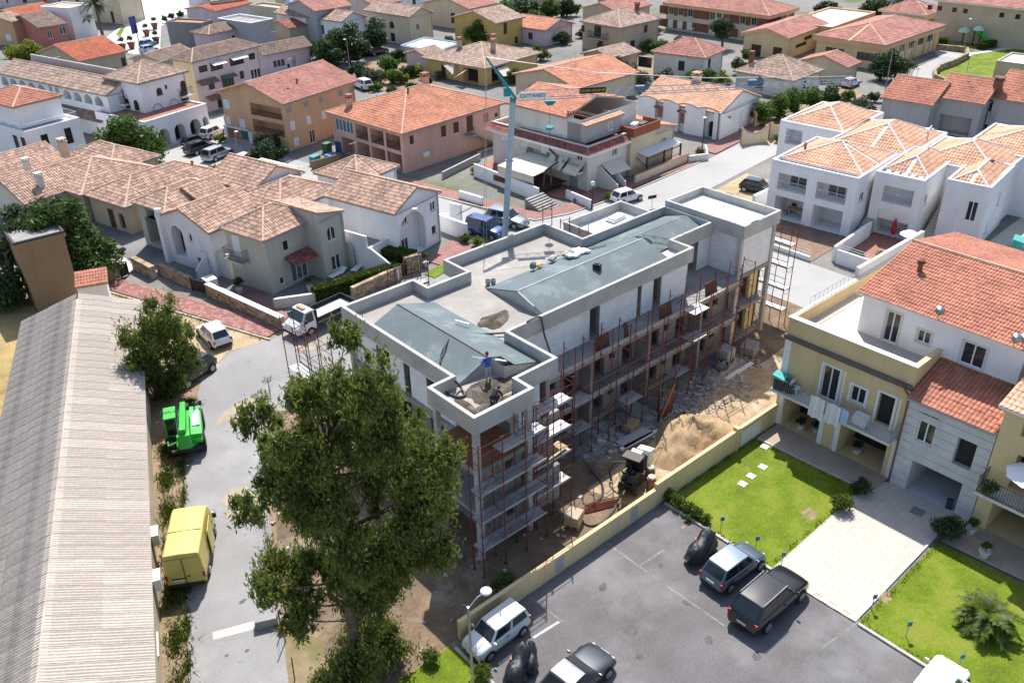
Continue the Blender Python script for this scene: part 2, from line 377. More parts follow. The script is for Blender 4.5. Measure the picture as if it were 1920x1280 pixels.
def win_part(root, face, LX, LY, u, v, w_, h, kind, sill=True):
    """kind: w/g/b/k/t glazed window in a white/grey/brown/black frame; W/B/G/Y/P closed shutters; s roller blind; D.. door; a arched"""
    ar = 'a' in kind; key = (round(w_, 2), round(h, 2), kind)
    k0 = [c for c in kind if c in KINDS or c in SHUT or c in 'sDlo'][0]
    rz = {'R': 0, 'L': -math.pi/2, 'B': math.pi, 'F': math.pi/2}[face]
    loc = {'R': (u, 0, v), 'L': (0, u+w_, v), 'B': (u+w_, LY, v), 'F': (LX, u, v)}[face]
    if key not in WCACHE:
        b = MB(); out = []
        if k0 in KINDS:
            fr, gl = KINDS[k0]; t = 0.07
            if ar:
                ap = [(0, 0)]+arch_pts(w_, h, 10)+[(w_, 0)]; n = len(ap)
                ins = [(w_/2+(p[0]-w_/2)*(1-2*t/w_), t+(p[1])*(1-2*t/h)) for p in ap]
                for i in range(n):
                    j = (i+1) % n; b.poly([(ap[i][0], .08, ap[i][1]), (ap[j][0], .08, ap[j][1]), (ins[j][0], .08, ins[j][1]), (ins[i][0], .08, ins[i][1])])
            else:
                b.box(0, w_, .08, .15, 0, t); b.box(0, w_, .08, .15, h-t, h); b.box(0, t, .08, .15, t, h-t); b.box(w_-t, w_, .08, .15, t, h-t)
            for i in range(1, 1+(1 if w_ < 1.7 else int(w_/0.9))):
                nn = 2 if w_ < 1.7 else int(w_/0.9)+1
                if w_ > 0.75: b.box(w_*i/nn-.04, w_*i/nn+.04, .085, .14, t, h-t)
            out.append(('window', b.mesh('window', M[fr])))
            g = MB()
            pts = ([(0, 0)]+arch_pts(w_, h, 10)+[(w_, 0)]) if ar else [(0, 0), (w_, 0), (w_, h), (0, h)]
            g.poly([(p[0], .125, p[1]) for p in pts]); out.append(('pane', g.mesh('pane', M[gl])))
        elif k0 == 's':
            n = max(3, int(h/0.12))
            for i in range(n): b.box(0.02, w_-.02, .05, .075, h*i/n+.006, h*(i+1)/n)
            out.append(('roller_blind', b.mesh('roller_blind', M['wframe'])))
        elif k0 == 'D':
            mm = M[{'w': 'wframe', 'g': 'gframe', 'b': 'bframe', 'G': 'greenf'}.get(kind[1] if len(kind) > 1 else 'b', 'bframe')]
            pts = ([(0, 0)]+arch_pts(w_, h, 10)+[(w_, 0)]) if ar else [(0, 0), (w_, 0), (w_, h), (0, h)]
            b.poly([(p[0], .09, p[1]) for p in pts])
            for i in range(3): b.box(w_*.14, w_*.86, .06, .0895, h*(.05+.3*i), h*(.05+.3*i)+h*.23)
            out.append(('door', b.mesh('door', mm)))
            g = MB(); g.box(w_*.86, w_*.92, .03, .088, h*.45, h*.5); out.append(('handle', g.mesh('handle', M['steel'])))
        elif k0 in SHUT:
            for s in range(2):
                x0 = w_*s/2+.01; x1 = w_*(s+1)/2-.01
                b.box(x0, x0+.06, .02, .06, .0, h); b.box(x1-.06, x1, .02, .06, 0, h)
                n = max(4, int(h/0.14))
                for i in range(n): b.add([(x0+.06,.025,h*i/n+.01),(x1-.06,.025,h*i/n+.01),(x1-.06,.055,h*(i+1)/n),(x0+.06,.055,h*(i+1)/n)], [(0,1,2,3)])
            out.append(('shutter', b.mesh('shutter', M[SHUT[k0]])))
        if sill and k0 in 'wgbkWBGYPs' and h < 1.9:
            g = MB(); g.box(-.08, w_+.08, -.07, .08, -.07, -.002); out.append(('sill', g.mesh('sill', M['offwhite'])))
        WCACHE[key] = out
    o = None
    for nm, me in WCACHE[key]:
        if o is None: o = link(nm, me, root, loc, rz)
        else: link(nm, me, o)
    return o
def railing(root, pts, z, h=1.0, m='iron', step=0.14, name='railing', r=0.014, rails=(0.08, 1.0)):
    b = MB()
    for i in range(len(pts)-1):
        p, q = np.array(pts[i]), np.array(pts[i+1]); l = np.linalg.norm(q-p)
        for k in rails: b.tube((*p, z+h*k), (*q, z+h*k), r*1.5, 4)
        n = max(1, int(l/step))
        for j in range(n+1):
            c = p+(q-p)*j/n; b.tube((*c, z), (*c, z+h), r, 3, caps=False)
    return b.build(name, M[m] if isinstance(m, str) else m, root)
def balcony(root, face, LX, LY, u, v, w_, d, m='white', rail='iron', h=1.0, solid=False, th=0.18):
    X = face_map(face, LX, LY); b = MB(); p, q = X(u, -d, 0), X(u+w_, -.003, 0)
    b.box(min(p[0],q[0]), max(p[0],q[0]), min(p[1],q[1]), max(p[1],q[1]), v-th, v)
    o = b.build('balcony', M[m], root)
    pts = [X(u+.04, -.0, 0)[:2], X(u+.04, -d+.05, 0)[:2], X(u+w_-.04, -d+.05, 0)[:2], X(u+w_-.04, 0, 0)[:2]]
    if solid:
        c = MB()
        for i in range(3):
            a, e = np.array(pts[i]), np.array(pts[i+1]); c.box(min(a[0],e[0])-.05, max(a[0],e[0])+.05, min(a[1],e[1])-.05, max(a[1],e[1])+.05, v+.001, v+h)
            c2 = c
        c.build('balcony_wall', M[rail], o)
    else: railing(o, pts, v, h, rail)
    return o
def house(name, label, near, right, left, z, wm, rf=None, ops=(), over=0.35, cat='house', group=None, lx=None, ly=None, z0=0.0, ang=None, base='concrete', world=None):
    """near/right/left: photograph pixels of the eave (or parapet) corners at height z; ops (face,u,v,w,h,kind[,depth])"""
    if world is None:
        a, r, l = P(*near, z)[:2], P(*right, z)[:2], P(*left, z)[:2]
        d1, d2 = r-a, l-a; L1, L2 = np.linalg.norm(d1), np.linalg.norm(d2)
        if ang is None:
            t1 = math.atan2(d1[1], d1[0]); t2 = math.atan2(d2[1], d2[0])-math.pi/2; t2 = (t2-t1+math.pi) % (2*math.pi)-math.pi
            t = t1+t2*L2/(L1+L2)
        else: t = R_(ang)
        e1 = np.array([math.cos(t), math.sin(t)]); e2 = np.array([-e1[1], e1[0]])
        L1 = lx or abs(d1@e1); L2 = ly or abs(d2@e2); o2 = 2*over if rf and rf[0] != 'flat' else 0
        org = a+(e1+e2)*o2/2; LX, LY = L1-o2, L2-o2
        if lx: LX = lx
        if ly: LY = ly
    else: org, t, LX, LY = np.array(world[:2]), R_(world[2]), world[3], world[4]
    root = thing(name, label, cat, (org[0], org[1], z0), t, group); z -= z0
    b = MB()
    dep = lambda o: (o[6] if len(o) > 6 else 0.22)
    top = {'R': z, 'L': z, 'B': z, 'F': z}; kind = rf[0] if rf else None
    for fc, L in (('R', LX), ('L', LY), ('B', LX), ('F', LY)):
        wall_face(b, L, 0.0, z, [o for o in ops if o[0] == fc], face_map(fc, LX, LY), dep)
    if kind in ('gx', 'gy'):
        rr = rf[1]*(LY/(LY+2*over) if kind == 'gx' else LX/(LX+2*over)); s = rf[1]/((LY if kind == 'gx' else LX)/2+over)*over-.05
        if kind == 'gx':
            for x in (0, LX): b.poly([(x,0,z),(x,LY,z),(x,LY,z+s),(x,LY/2,z+rf[1]-.05),(x,0,z+s)])
        else:
            for y in (0, LY): b.poly([(0,y,z),(LX,y,z),(LX,y,z+s),(LX/2,y,z+rf[1]-.05),(0,y,z+s)])
    elif kind in ('sx+', 'sx-', 'sy+', 'sy-'):
        rs = rf[1]-.05
        if kind[1] == 'x':
            h0, h1 = (0, rs) if kind == 'sx+' else (rs, 0)
            for y in (0, LY): b.poly([(0,y,z),(LX,y,z),(LX,y,z+h1),(0,y,z+h0)])
            b.poly([(LX if h1 else 0, q, z+k) for q, k in ((0,0),(LY,0),(LY,rs),(0,rs))])
        else:
            h0, h1 = (0, rs) if kind == 'sy+' else (rs, 0)
            for x in (0, LX): b.poly([(x,0,z),(x,LY,z),(x,LY,z+h1),(x,0,z+h0)])
            b.poly([(q, LY if h1 else 0, z+k) for q, k in ((0,0),(LX,0),(LX,rs),(0,rs))])
    b.build('wall', M[wm], root)
    if kind and kind != 'flat':
        c = MB(); c.tube((LX-.25, -.07, 0), (LX-.25, -.07, z), .05, 5); c.build('downpipe', M['gframe'], root)
        c = MB(); c.tube((-over-.03, -over-.03, z-.1), (LX+over, -over-.03, z-.1), .06, 5); c.build('gutter', M['gframe'], root)
        if random.random() < .55:
            ax, ay, zt_ = LX*random.uniform(.3,.6), LY*random.uniform(.4,.6), z+rf[1]*.6
            c = MB(); c.tube((ax,ay,zt_), (ax,ay,zt_+2.2), .025, 4); c.tube((ax-.5,ay,zt_+2.1), (ax+.5,ay,zt_+2.1), .018, 3)
            for q in (-.45,-.25,-.05,.15,.35): c.tube((ax+q,ay-.28,zt_+2.1), (ax+q,ay+.28,zt_+2.1), .012, 3)
            c.build('aerial', M['gframe'], root)
    if kind == 'flat':
        ph = rf[1]; t_ = rf[2] if len(rf) > 2 else 0.25; fm = rf[3] if len(rf) > 3 else 'concrete'
        c = MB(); c.box(t_, LX-t_, t_, LY-t_, z-ph-.2, z-ph); c.build('flat_roof', M[fm], root)
        c = MB()
        for q in ((-.03,LX+.03,-.03,t_), (-.03,LX+.03,LY-t_,LY+.03), (-.03,t_,t_,LY-t_), (LX-t_,LX+.03,t_,LY-t_)): c.box(*q, z+.001, z+.06)
        for q in ((0.004,LX-.004,t_-.002,t_), (.004,LX-.004,LY-t_,LY-t_+.002), (t_-.002,t_,t_,LY-t_), (LX-t_,LX-t_+.002,t_,LY-t_)): c.box(*q, z-ph, z)
        c.build('parapet', M[rf[4] if len(rf) > 4 else wm], root)
    elif rf:
        roof(root, -over, LX+over, -over, LY+over, z, rf[0], rf[1], rf[2], *(rf[3:]))
    for o in ops:
        fc, u, v, w_, h, kd = o[:6]
        d = dep(o)
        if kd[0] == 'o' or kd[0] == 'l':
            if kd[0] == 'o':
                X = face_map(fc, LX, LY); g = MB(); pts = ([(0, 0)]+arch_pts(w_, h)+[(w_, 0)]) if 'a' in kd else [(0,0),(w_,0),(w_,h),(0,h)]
                g.poly([X(u+p[0], d-.004, v+p[1]) for p in pts]); g.build('shade_panel', M['dark'], root)  # dark panel closing the recess, porch shade painted into its colour
            elif 'x' not in kd:
                wp = win_part(root, fc, LX, LY, u+w_*.2, v+.02, w_*.6, min(h*.86, 2.1), 'w', False)
                X = face_map(fc, 0, 0) ; dx = {'R': (0, d-.15), 'L': (d-.15, 0), 'B': (0, -d+.15), 'F': (-d+.15, 0)}[fc]
                wp.location.x += dx[0]; wp.location.y += dx[1]
            if 'r' in kd:
                X = face_map(fc, LX, LY); railing(root, [X(u, .06, 0)[:2], X(u+w_, .06, 0)[:2]], v, 0.95, 'wsteel' if 'W' in kd else 'iron')
            continue
        win_part(root, fc, LX, LY, u, v, w_, h, kd)
    return root, LX, LY, z
# ------------------------------------------------------------------ ground, roads, pavements, lawns
M['earth'] = mat('dry_earth', (0.30,0.215,0.135), 0.95, 0.22, 0.25, 0.18, 5, bump=0.5, bscale=6, col2=(0.155,0.135,0.055), patch=(0.12, 0.5, 0.62))
M['sitesoil'] = mat('building_site_soil', (0.20,0.138,0.088), 0.95, 0.25, 0.5, 0.2, 5, bump=0.6, bscale=5, col2=(0.33,0.265,0.20), patch=(0.35, 0.56, 0.76))
M['sand'] = mat('yellow_sand', (0.45,0.32,0.18), 0.95, 0.2, 1.2, 0.15, 8, bump=0.5, bscale=7, col2=(0.30,0.20,0.11), patch=(1.2, 0.55, 0.7))
M['lot'] = mat('bare_sandy_lot', (0.43,0.33,0.20), 0.95, 0.15, 0.6, 0.15, 6, bump=0.4, bscale=6, col2=(0.20,0.18,0.07), patch=(0.45, 0.58, 0.66))
M['asphalt'] = mat('worn_grey_asphalt', (0.275,0.265,0.26), 0.9, 0.09, 0.22, 0.12, 10, bump=0.25, bscale=25, col2=(0.34,0.325,0.31), patch=(0.16, 0.5, 0.72), streak=((0.9,0.9,0.9), 0.66, 0.72, (0.20,0.195,0.19)))
M['asphalt2'] = mat('dark_parking_asphalt', (0.148,0.138,0.138), 0.9, 0.14, 0.35, 0.16, 9, bump=0.25, bscale=25, col2=(0.215,0.207,0.207), patch=(0.22, 0.48, 0.72), streak=((.8,.8,.8), .68, .75, (.115,.108,.108)))
M['street'] = mat('pale_street_asphalt', (0.37,0.36,0.345), 0.9, 0.08, 0.2, 0.10, 8, bump=0.2, bscale=20, col2=(0.31,0.30,0.29), patch=(0.2, 0.55, 0.7))
M['pave'] = mat('red_block_paving', (0.36,0.175,0.15), 0.9, 0.10, 0.8, 0.12, 8, tint=0.22)
M['paveplain'] = mat('red_paving_bed', (0.30,0.155,0.135), 0.9, 0.12, 0.7, 0.2, 5)
M['kerb'] = mat('kerb_stone', (0.48,0.44,0.38), 0.9, 0.12, 1, 0.1)
M['drive'] = mat('beige_paving_stone', (0.56,0.495,0.42), 0.9, 0.06, 0.5, 0.08, 6, tint=0.05, col2=(0.42,0.37,0.315), patch=(0.9, 0.62, 0.76))
M['drivebed'] = mat('paving_joint_sand', (0.50,0.44,0.375), 0.95, 0.1, 1, 0.1)
M['patio'] = mat('patio_stone', (0.44,0.35,0.27), 0.85, 0.08, 0.5, 0.08, 6, tint=0.08)
M['lawn'] = mat('mown_lawn', (0.150,0.215,0.008), 0.95, 0.22, 0.45, 0.25, 9, bump=0.8, bscale=14, col2=(0.21,0.20,0.035), patch=(0.45, 0.5, 0.72))
M['drygrass'] = mat('dry_meadow', (0.40,0.29,0.12), 0.95, 0.2, 0.5, 0.25, 6, bump=0.7, bscale=10, col2=(0.22,0.16,0.07), patch=(0.3, 0.55, 0.7))
M['plaza'] = mat('white_plaza_stone', (0.62,0.60,0.58), 0.85, 0.06, 0.3, 0.06)
M['linepaint'] = mat('worn_white_paint', (0.55,0.54,0.52), 0.8, 0.2, 2, 0.2, 6)
M['yardgrey'] = mat('town_yard_ground', (0.215,0.205,0.19), 0.95, 0.18, 0.12, 0.15, 3, col2=(0.10,0.115,0.04), patch=(0.06, 0.55, 0.66))
g = MB(); g.poly([(-900,-900,-.02),(1600,-900,-.02),(1600,1600,-.02),(-900,1600,-.02)]); struct(g.build('ground', M['yardgrey']))
sheet('waste_ground', [(-20,10),(-20,110),(19,80),(27,60),(27,45),(17,24.5),(17,8)], 0.0, M['earth'], True)
sheet('site_soil', [(11.3,24.6),(13.6,36),(22.4,53.6),(31,55.5),(59.4,52),(59.4,24.6)], 0.004, M['sitesoil'], True)
sheet('lane', [(0.5,17.5),(6.3,31.1),(10.5,41),(13.1,47.2),(16,52.5),(18,55.6),(21.5,58.3),(25.0,57.9),(26.9,58.3),(33,59.3),(50,57.8),(50,45),(30,45.5),(23.4,46.2),(20.2,48.6),(18.9,47.3),(15.4,40.9),(13.1,35.7),(11.2,31.1),(5.2,17.5)], 0.008, M['asphalt'], True)
sheet('dry_meadow', [(-25,40),(3,48),(13,73),(12.2,80),(-10,110),(-40,110)], 0.004, M['drygrass'], True)
sheet('sandy_verge', [(16.2,58),(18.2,55.8),(21.5,58.4),(24.6,57.8),(19.4,76.5),(17.2,78.5),(16.8,70)], 0.012, M['lot'], True)
sheet('main_street', [(104,63.5),(84,60.7),(67,59.6),(60,59.9),(56.2,61),(54.4,66),(53.4,72.8),(50.8,85),(47.5,100),(56,104),(54,122),(30,118),(34,100),(41,97),(44.5,86),(47.6,75),(49.2,66),(50,57.8),(59.4,52),(59.4,14),(67.2,14),(67.2,53.4),(84,55.3),(104,57.5)], 0.012, M['street'], True)
sheet('sandy_plot', [(74.5,45),(83,45),(83,54.6),(74.5,53.6)], 0.016, M['lot'], True)
sheet('car_park', [(16.9,24.3),(32.35,24.3),(32.35,-8),(8,-8),(8,13),(16.9,21)], 0.008, M['asphalt2'], True)
sheet('lawn', [(32.5,24.3),(41.55,24.3),(41.9,17.2),(33,16.8),(32.5,16.9)], 0.03, M['lawn'], True)
sheet('lawn', [(32.5,11.95),(40.9,12.0),(41.5,-4),(32.5,-4)], 0.03, M['lawn'], True)
sheet('lawn', [(11.5,24.5),(16.75,24.5),(16.75,21.5),(8,13.5),(8,18)], 0.02, M['lawn'], True)
# single paving stones of the driveway and the red pavement
def paving(name, x0, x1, y0, y1, sx, sy, z, m, bedm, rz=0.0, org=(0, 0), gap=0.012, th=0.03, stagger=True, lim=300, bedname='paving_bed'):
    root = None
    b = MB(); b.box(x0, x1, y0, y1, z-0.06, z); bed = struct(b.build(name, M[bedm])); bed.location = (*org, 0); bed.rotation_euler = (0, 0, rz)
    nx, ny = int((x1-x0)/sx), int((y1-y0)/sy); sx, sy = (x1-x0)/nx, (y1-y0)/ny; cnt = 0; rest = MB()
    mm = []
    for k in range(5):
        q = MB(); q.box(gap/2, sx-gap/2, gap/2, sy-gap/2, 0, th, tint=random.random()); mm.append(q.mesh('paving_stone', M[m]))
    for i in range(nx):
        for j in range(ny):
            dx = sx/2 if (stagger and j % 2) else 0
            if x0+i*sx+dx+sx > x1+1e-6: continue
            zz = z-th*.4+random.uniform(0, .006)
            if cnt < lim: link('paving_stone', random.choice(mm), bed, (x0+i*sx+dx, y0+j*sy, zz)); cnt += 1
            else: rest.box(x0+i*sx+dx+gap/2, x0+(i+1)*sx+dx-gap/2, y0+j*sy+gap/2, y0+(j+1)*sy-gap/2, zz, zz+th, tint=random.random())
    if rest.v: rest.build('paving_stones', M[m], bed, kind='stuff')
    return bed
paving('driveway', 0, 10.4, 0, 4.75, 0.56, 0.37, 0.045, 'drive', 'drivebed', R_(1.0), (32.45, 12.05), gap=0.008)
_d = np.array([26.2-19.6, 58.6-77.2]); _a = math.atan2(_d[1], _d[0])
paving('red_pavement', 0, np.linalg.norm(_d), -1.9, 0, 0.42, 0.24, 0.10, 'pave', 'paveplain', _a, (19.9, 77.4), gap=0.02, lim=300)
def kerb_line(pts, w=0.16, h=0.12, m='kerb', name='kerb', step=1.0, z=0.0):
    """a run of single kerb stones along world points"""
    par = None
    b = MB(); p0 = pts[0]; b.box(-w/2, w/2, 0, 0.01, z-.1, z+.001)
    me = {}
    root = bpy.data.objects.new(name, None); COL.objects.link(root); root.location = (pts[0][0], pts[0][1], 0); struct(root)
    for i in range(len(pts)-1):
        p, q = np.array(pts[i], float), np.array(pts[i+1], float); l = np.linalg.norm(q-p); n = max(1, int(round(l/step))); s = l/n
        a = math.atan2(q[1]-p[1], q[0]-p[0])
        if round(s, 2) not in me:
            c = MB(); c.box(.006, s-.006, -w/2, w/2, z-.1, z+h); me[round(s, 2)] = c.mesh('kerb_stone', M[m])
        for j in range(n):
            c = p+(q-p)*j/n; link('kerb_stone', me[round(s, 2)], root, (c[0]-pts[0][0], c[1]-pts[0][1], random.uniform(-.008, .008)), a+random.uniform(-.006, .006))
    return root
kerb_line([(32.42,24.2),(32.42,16.9)]); kerb_line([(32.42,11.9),(32.42,-3)]); kerb_line([(16.8,24.2),(16.8,21.2),(13.5,17.5)])
kerb_line([(24.7,57.75),(17.9,76.6)], name='pavement_kerb'); kerb_line([(32.3,16.85),(42.4,17.05)], h=.06, name='drive_edge'); 
# far pavements in red paving
sheet('street_pavement', [(53.5,73),(56.3,61.2),(60,60.05),(84,60.9),(84,62.6),(61,62.0),(57.6,63.4),(55.6,73.4),(53,86),(51.2,85)], 0.10, M['paveplain'], True)
kerb_line([(51.1,85),(53.4,73),(56.2,61.1),(60,59.95),(67,59.7),(84,60.8)], step=2.0, name='street_kerb')
sheet('street_pavement', [(86,61.2),(100,63.2),(100,65.5),(86,63.8)], 0.10, M['paveplain'], True)
# painted marks
def stripes(name, segs, w, z=0.0125, m='linepaint'):
    b = MB()
    for p, q in segs:
        p, q = np.array(p, float), np.array(q, float); d = (q-p)/np.linalg.norm(q-p); nn = np.array([-d[1], d[0]])*w/2
        b.poly([(*(p-nn), z), (*(q-nn), z), (*(q+nn), z), (*(p+nn), z)])
    return struct(b.build(name, M[m]))
stripes('parking_bay_lines', [(P(1000,1195)[:2], P(1048,1165)[:2]), (P(935,1245)[:2], P(985,1208)[:2]), (P(905,1268)[:2], P(930,1250)[:2])], 0.14)
M['fadedpaint'] = mat('faded_paint', (0.25,0.235,0.225), 0.9, 0.25, 1.5, 0.2, 5)
M['pinkpaint'] = mat('pink_worn_paint', (0.30,0.22,0.19), 0.9, 0.2, 1.5, 0.2, 5)
stripes('faded_bay_lines', [(P(1130,1012)[:2], P(1250,1098)[:2]), (P(985,1112)[:2], P(1055,1165)[:2]), (P(1250,1098)[:2], P(1360,1174)[:2]), (P(1540,1215)[:2], P(1630,1150)[:2]), (P(1245,1030)[:2], P(1200,1060)[:2])], 0.10, 0.0125, 'fadedpaint')
stripes('pink_bay_lines', [(P(1278,990)[:2], P(1292,980)[:2]), (P(1340,1040)[:2], P(1365,1022)[:2])], 0.12, 0.0125, 'pinkpaint')
stripes('road_marks', [(P(826,399)[:2], P(845,401)[:2]), (P(355,672)[:2], P(408,684)[:2])], 0.18, 0.017)
M['patchp'] = mat('sand_spill', (0.40,0.32,0.22), 0.95, 0.15, 1.5, 0.15, col2=(0.25,0.235,0.215), patch=(0.9, 0.45, 0.62))
for q in ([(398,1185),(478,1163),(482,1178),(400,1199)],): sheet('concrete_strip', q, 0.014, mat('pale_concrete_strip', (0.50,0.47,0.43), 0.9, 0.12, 1.5, 0.12))
def blob(name, c, rx, ry, rz, z, m, n=22):
    b = MB(); b.poly([(c[0]+math.cos(rz)*rx*math.cos(t)*k-math.sin(rz)*ry*math.sin(t)*k, c[1]+math.sin(rz)*rx*math.cos(t)*k+math.cos(rz)*ry*math.sin(t)*k, z) for t, k in [(2*math.pi*i/n, random.uniform(.72, 1.15)) for i in range(n)]])
    return b.build(name, m)
for px, py, rx, ry in ((445,770,2.4,0.7),(455,935,1.0,1.5),(440,965,.5,.8),(590,640,2.0,.8)): struct(blob('sand_spill', P(px,py), rx, ry, .3, 0.0135, M['patchp']))
M['tarpatch'] = mat('tar_repair_patch', (0.12,0.115,0.11), 0.85, 0.1, 1, 0.1)
for px, py, rx, ry in ((465,785,.9,.35),(480,740,.5,.2),(470,763,.3,.15),(455,1127,.22,.12),(425,1228,.1,.1),(463,1219,.12,.1)): struct(blob('tar_patch', P(px,py), rx, ry, .2, 0.0175, M['tarpatch']))
# ------------------------------------------------------------------ the building under construction
M['beam'] = mat('board_marked_concrete', (0.45,0.435,0.41), 0.9, 0.12, 0.7, 0.10, 9, bump=0.15, bscale=15, streak=((1.2,1.2,9.0), 0.55, 0.75, (0.33,0.315,0.295)))
M['screed'] = mat('cement_screed', (0.36,0.335,0.30), 0.92, 0.14, 0.5, 0.12, 7, bump=0.15, bscale=12, col2=(0.30,0.27,0.235), patch=(0.45, 0.48, 0.66))
M['wet'] = mat('wet_mortar', (0.085,0.068,0.052), 0.9, 0.3, 1.8, 0.25, 9, bump=0.9, bscale=9, col2=(0.19,0.155,0.12), patch=(1.3, 0.52, 0.66))
M['memb'] = mat('grey_green_roof_membrane', (0.118,0.150,0.158), 0.75, 0.10, 0.5, 0.08, 9, tint=0.06, col2=(0.165,0.20,0.205), patch=(0.5, 0.54, 0.62))
M['block'] = mat('white_aerated_block', (0.78,0.78,0.775), 0.9, 0.05, 1.0, 0.05, 8, tint=0.05)
M['rawwall'] = mat('grey_block_wall', (0.255,0.245,0.235), 0.9, 0.14, 0.8, 0.12, 7, bump=0.2, bscale=14)
M['plank'] = mat('steel_scaffold_plank', (0.44,0.44,0.44), 0.55, 0.14, 1.2, 0.12, 7, metal=0.25, tint=0.15)
M['rust'] = mat('red_scaffold_paint', (0.165,0.034,0.024), 0.6, 0.25, 3, 0.15, 9)
M['wood'] = mat('pine_board', (0.50,0.35,0.20), 0.8, 0.15, 2, 0.12, 10, tint=0.2)
M['brownboard'] = mat('brown_formwork_board', (0.11,0.05,0.032), 0.8, 0.2, 1.5, 0.12)
M['hose'] = mat('grey_rubber_hose', (0.07,0.07,0.075), 0.6, 0.1, 2, 0)
CB = thing('construction_building', 'flat roofed grey and white concrete building shell under construction, wrapped in scaffolding', 'building', (38, 36, 0))
def cb(b, name, m, parent=None, **k):
    o = b.build(name, M[m] if isinstance(m, str) else m, parent or CB, **k)
    if parent is None: o.location = (-38, -36, 0)
    return o
OUT = [(21.35,27.7),(25.35,27.7),(25.35,29.0),(28.3,29.0),(28.3,33.0),(45.0,33.0),(45.0,34.85),(49.53,34.85),(49.53,39.4),(40.75,39.4),(40.75,43.3),(31.45,43.3),(31.45,40.8),(28.35,40.8),(28.35,42.33),(22.9,42.33),(22.9,31.55),(21.35,31.55)]
def inset(pts, t):
    n = len(pts); out = []
    for i in range(n):
        a, p, c = [np.array(pts[k % n], float) for k in (i-1, i, i+1)]
        d1 = (p-a)/np.linalg.norm(p-a); d2 = (c-p)/np.linalg.norm(c-p); n1 = np.array([-d1[1], d1[0]]); n2 = np.array([-d2[1], d2[0]])
        out.append(tuple(p+(n1+n2)*t if abs(d1@d2) < .5 else p+n1*t))
    return out
def ring(pts, t, z0, z1, name='parapet', m='beam', skip=()):
    q = inset(pts, t); n = len(pts)
    for i in range(n):
        if i in skip: continue
        b = MB(); b.prism([pts[i], pts[(i+1) % n], q[(i+1) % n], q[i]], z0, z1); cb(b, name, m)
ring(OUT, 0.22, 8.55, 9.6)
b = MB(); b.prism(inset(OUT, 0.221), 8.6, 8.85); cb(b, 'roof_deck', 'screed')
FB = [(49.55,32.2),(54.0,32.2),(54.0,39.38),(49.55,39.38)]
ring(FB, 0.22, 9.0, 10.0); b = MB(); b.prism(inset(FB, .221), 9.15, 9.42); cb(b, 'roof_deck', 'roofwhite')
SB = [(42.3,39.62),(48.5,39.62),(48.5,42.9),(42.3,42.9)]
ring(SB, 0.2, 8.35, 9.3); b = MB(); b.prism(inset(SB, .201), 8.4, 8.62); cb(b, 'roof_deck', 'roofwhite')
b = MB(); b.prism([(43.4,33.23),(44.77,33.23),(44.77,34.9),(43.4,34.9)], 8.851, 8.90); cb(b, 'roof_deck', 'roofwhite')
# membrane strips, each lapped over the one below
def strips(polyfn, s0, s1, n, zf, th=0.012):
    for i in range(n):
        a, c = s0+(s1-s0)*i/n, s0+(s1-s0)*(i+1)/n+(s1-s0)/abs(s1-s0)*0.06*(i < n-1)
        b = MB(); pts = polyfn(a, c)
        top = [(p[0], p[1], zf(p)+th*1.2+i*0.0015) for p in pts]; bot = [(p[0], p[1], zf(p)-0.05) for p in pts]
        b.add(top+bot, [(0,1,2,3),(7,6,5,4)]+[(k,(k+1)%4,4+(k+1)%4,4+k) for k in range(4)], tint=random.random()); cb(b, 'membrane_strip', 'memb')
zN = lambda p: 9.75-0.85*(abs(p[0]-25.38)/(2.2 if p[0] < 25.38 else 2.77))
strips(lambda a, c: [(a,31.4),(c,31.4),(c,39.9),(a,39.9)], 23.16, 25.36, 3, zN)
strips(lambda a, c: [(c,31.4 if c < 25.55 else 30.2),(a,31.4 if a > 99 or c < 25.55 else 30.2),(a,39.9),(c,39.9)], 28.1, 25.40, 3, zN)
b = MB(); b.tube((25.38,31.4,9.76),(25.38,39.9,9.76),.05,6); cb(b, 'ridge_strip', mat('torched_joint', (0.16,0.12,0.09), .9, .2, 3, .2))
for y in (31.42, 39.88):   # gable walls under the near roof
    b = MB(); b.poly([(23.16,y,8.85),(28.1,y,8.85),(28.1,y,8.92),(25.38,y,9.72),(23.16,y,8.92)]); cb(b, 'gable_wall', 'beam')
b = MB(); b.poly([(25.5,30.24,8.85),(28.08,30.24,8.85),(28.08,30.24,8.9),(25.5,30.24,9.68)]); b.poly([(25.5,30.24,8.85),(25.5,31.42,8.85),(25.5,31.42,9.68),(25.5,30.24,9.68)])
cb(b, 'gable_wall', 'beam')
zB = lambda p: 9.8-0.88*(abs(p[1]-36.1)/(2.85 if p[1] < 36.1 else 3.05))
strips(lambda a, c: [(31.7,a),(43.3,a),(43.3,c),(31.7,c)], 33.25, 36.08, 3, zB)
strips(lambda a, c: [(31.7,c),(43.3,c),(43.3,a),(31.7,a)], 39.15, 36.12, 3, zB)
zF = lambda p: zB(p) if p[1] >= 37.1 else 9.511-0.277*(37.1-p[1])
strips(lambda a, c: [(43.32,a),(49.25,a),(49.25,c),(43.32,c)], 35.08, 37.08, 2, zF)
strips(lambda a, c: [(43.32,c),(49.25,c),(49.25,a),(43.32,a)], 39.15, 37.12, 2, zF)
for x, f in ((31.72, zB), (43.28, zB), (49.2, zF)):
    c, lo, hi = (36.1, 33.26, 39.14) if f is zB else (37.1, 35.1, 39.14)
    b = MB(); b.poly([(x,lo,8.85),(x,hi,8.85),(x,hi,f((0,hi))-.03),(x,c,f((0,c))-.03),(x,lo,f((0,lo))-.03)]); cb(b, 'gable_wall', 'beam')
b = MB(); b.tube((31.7,36.1,9.83),(43.3,36.1,9.83),.035,5); b.tube((31.66,36.0,9.8),(31.66,34.6,9.36),.04,5); cb(b, 'ridge_strip', 'wframe')
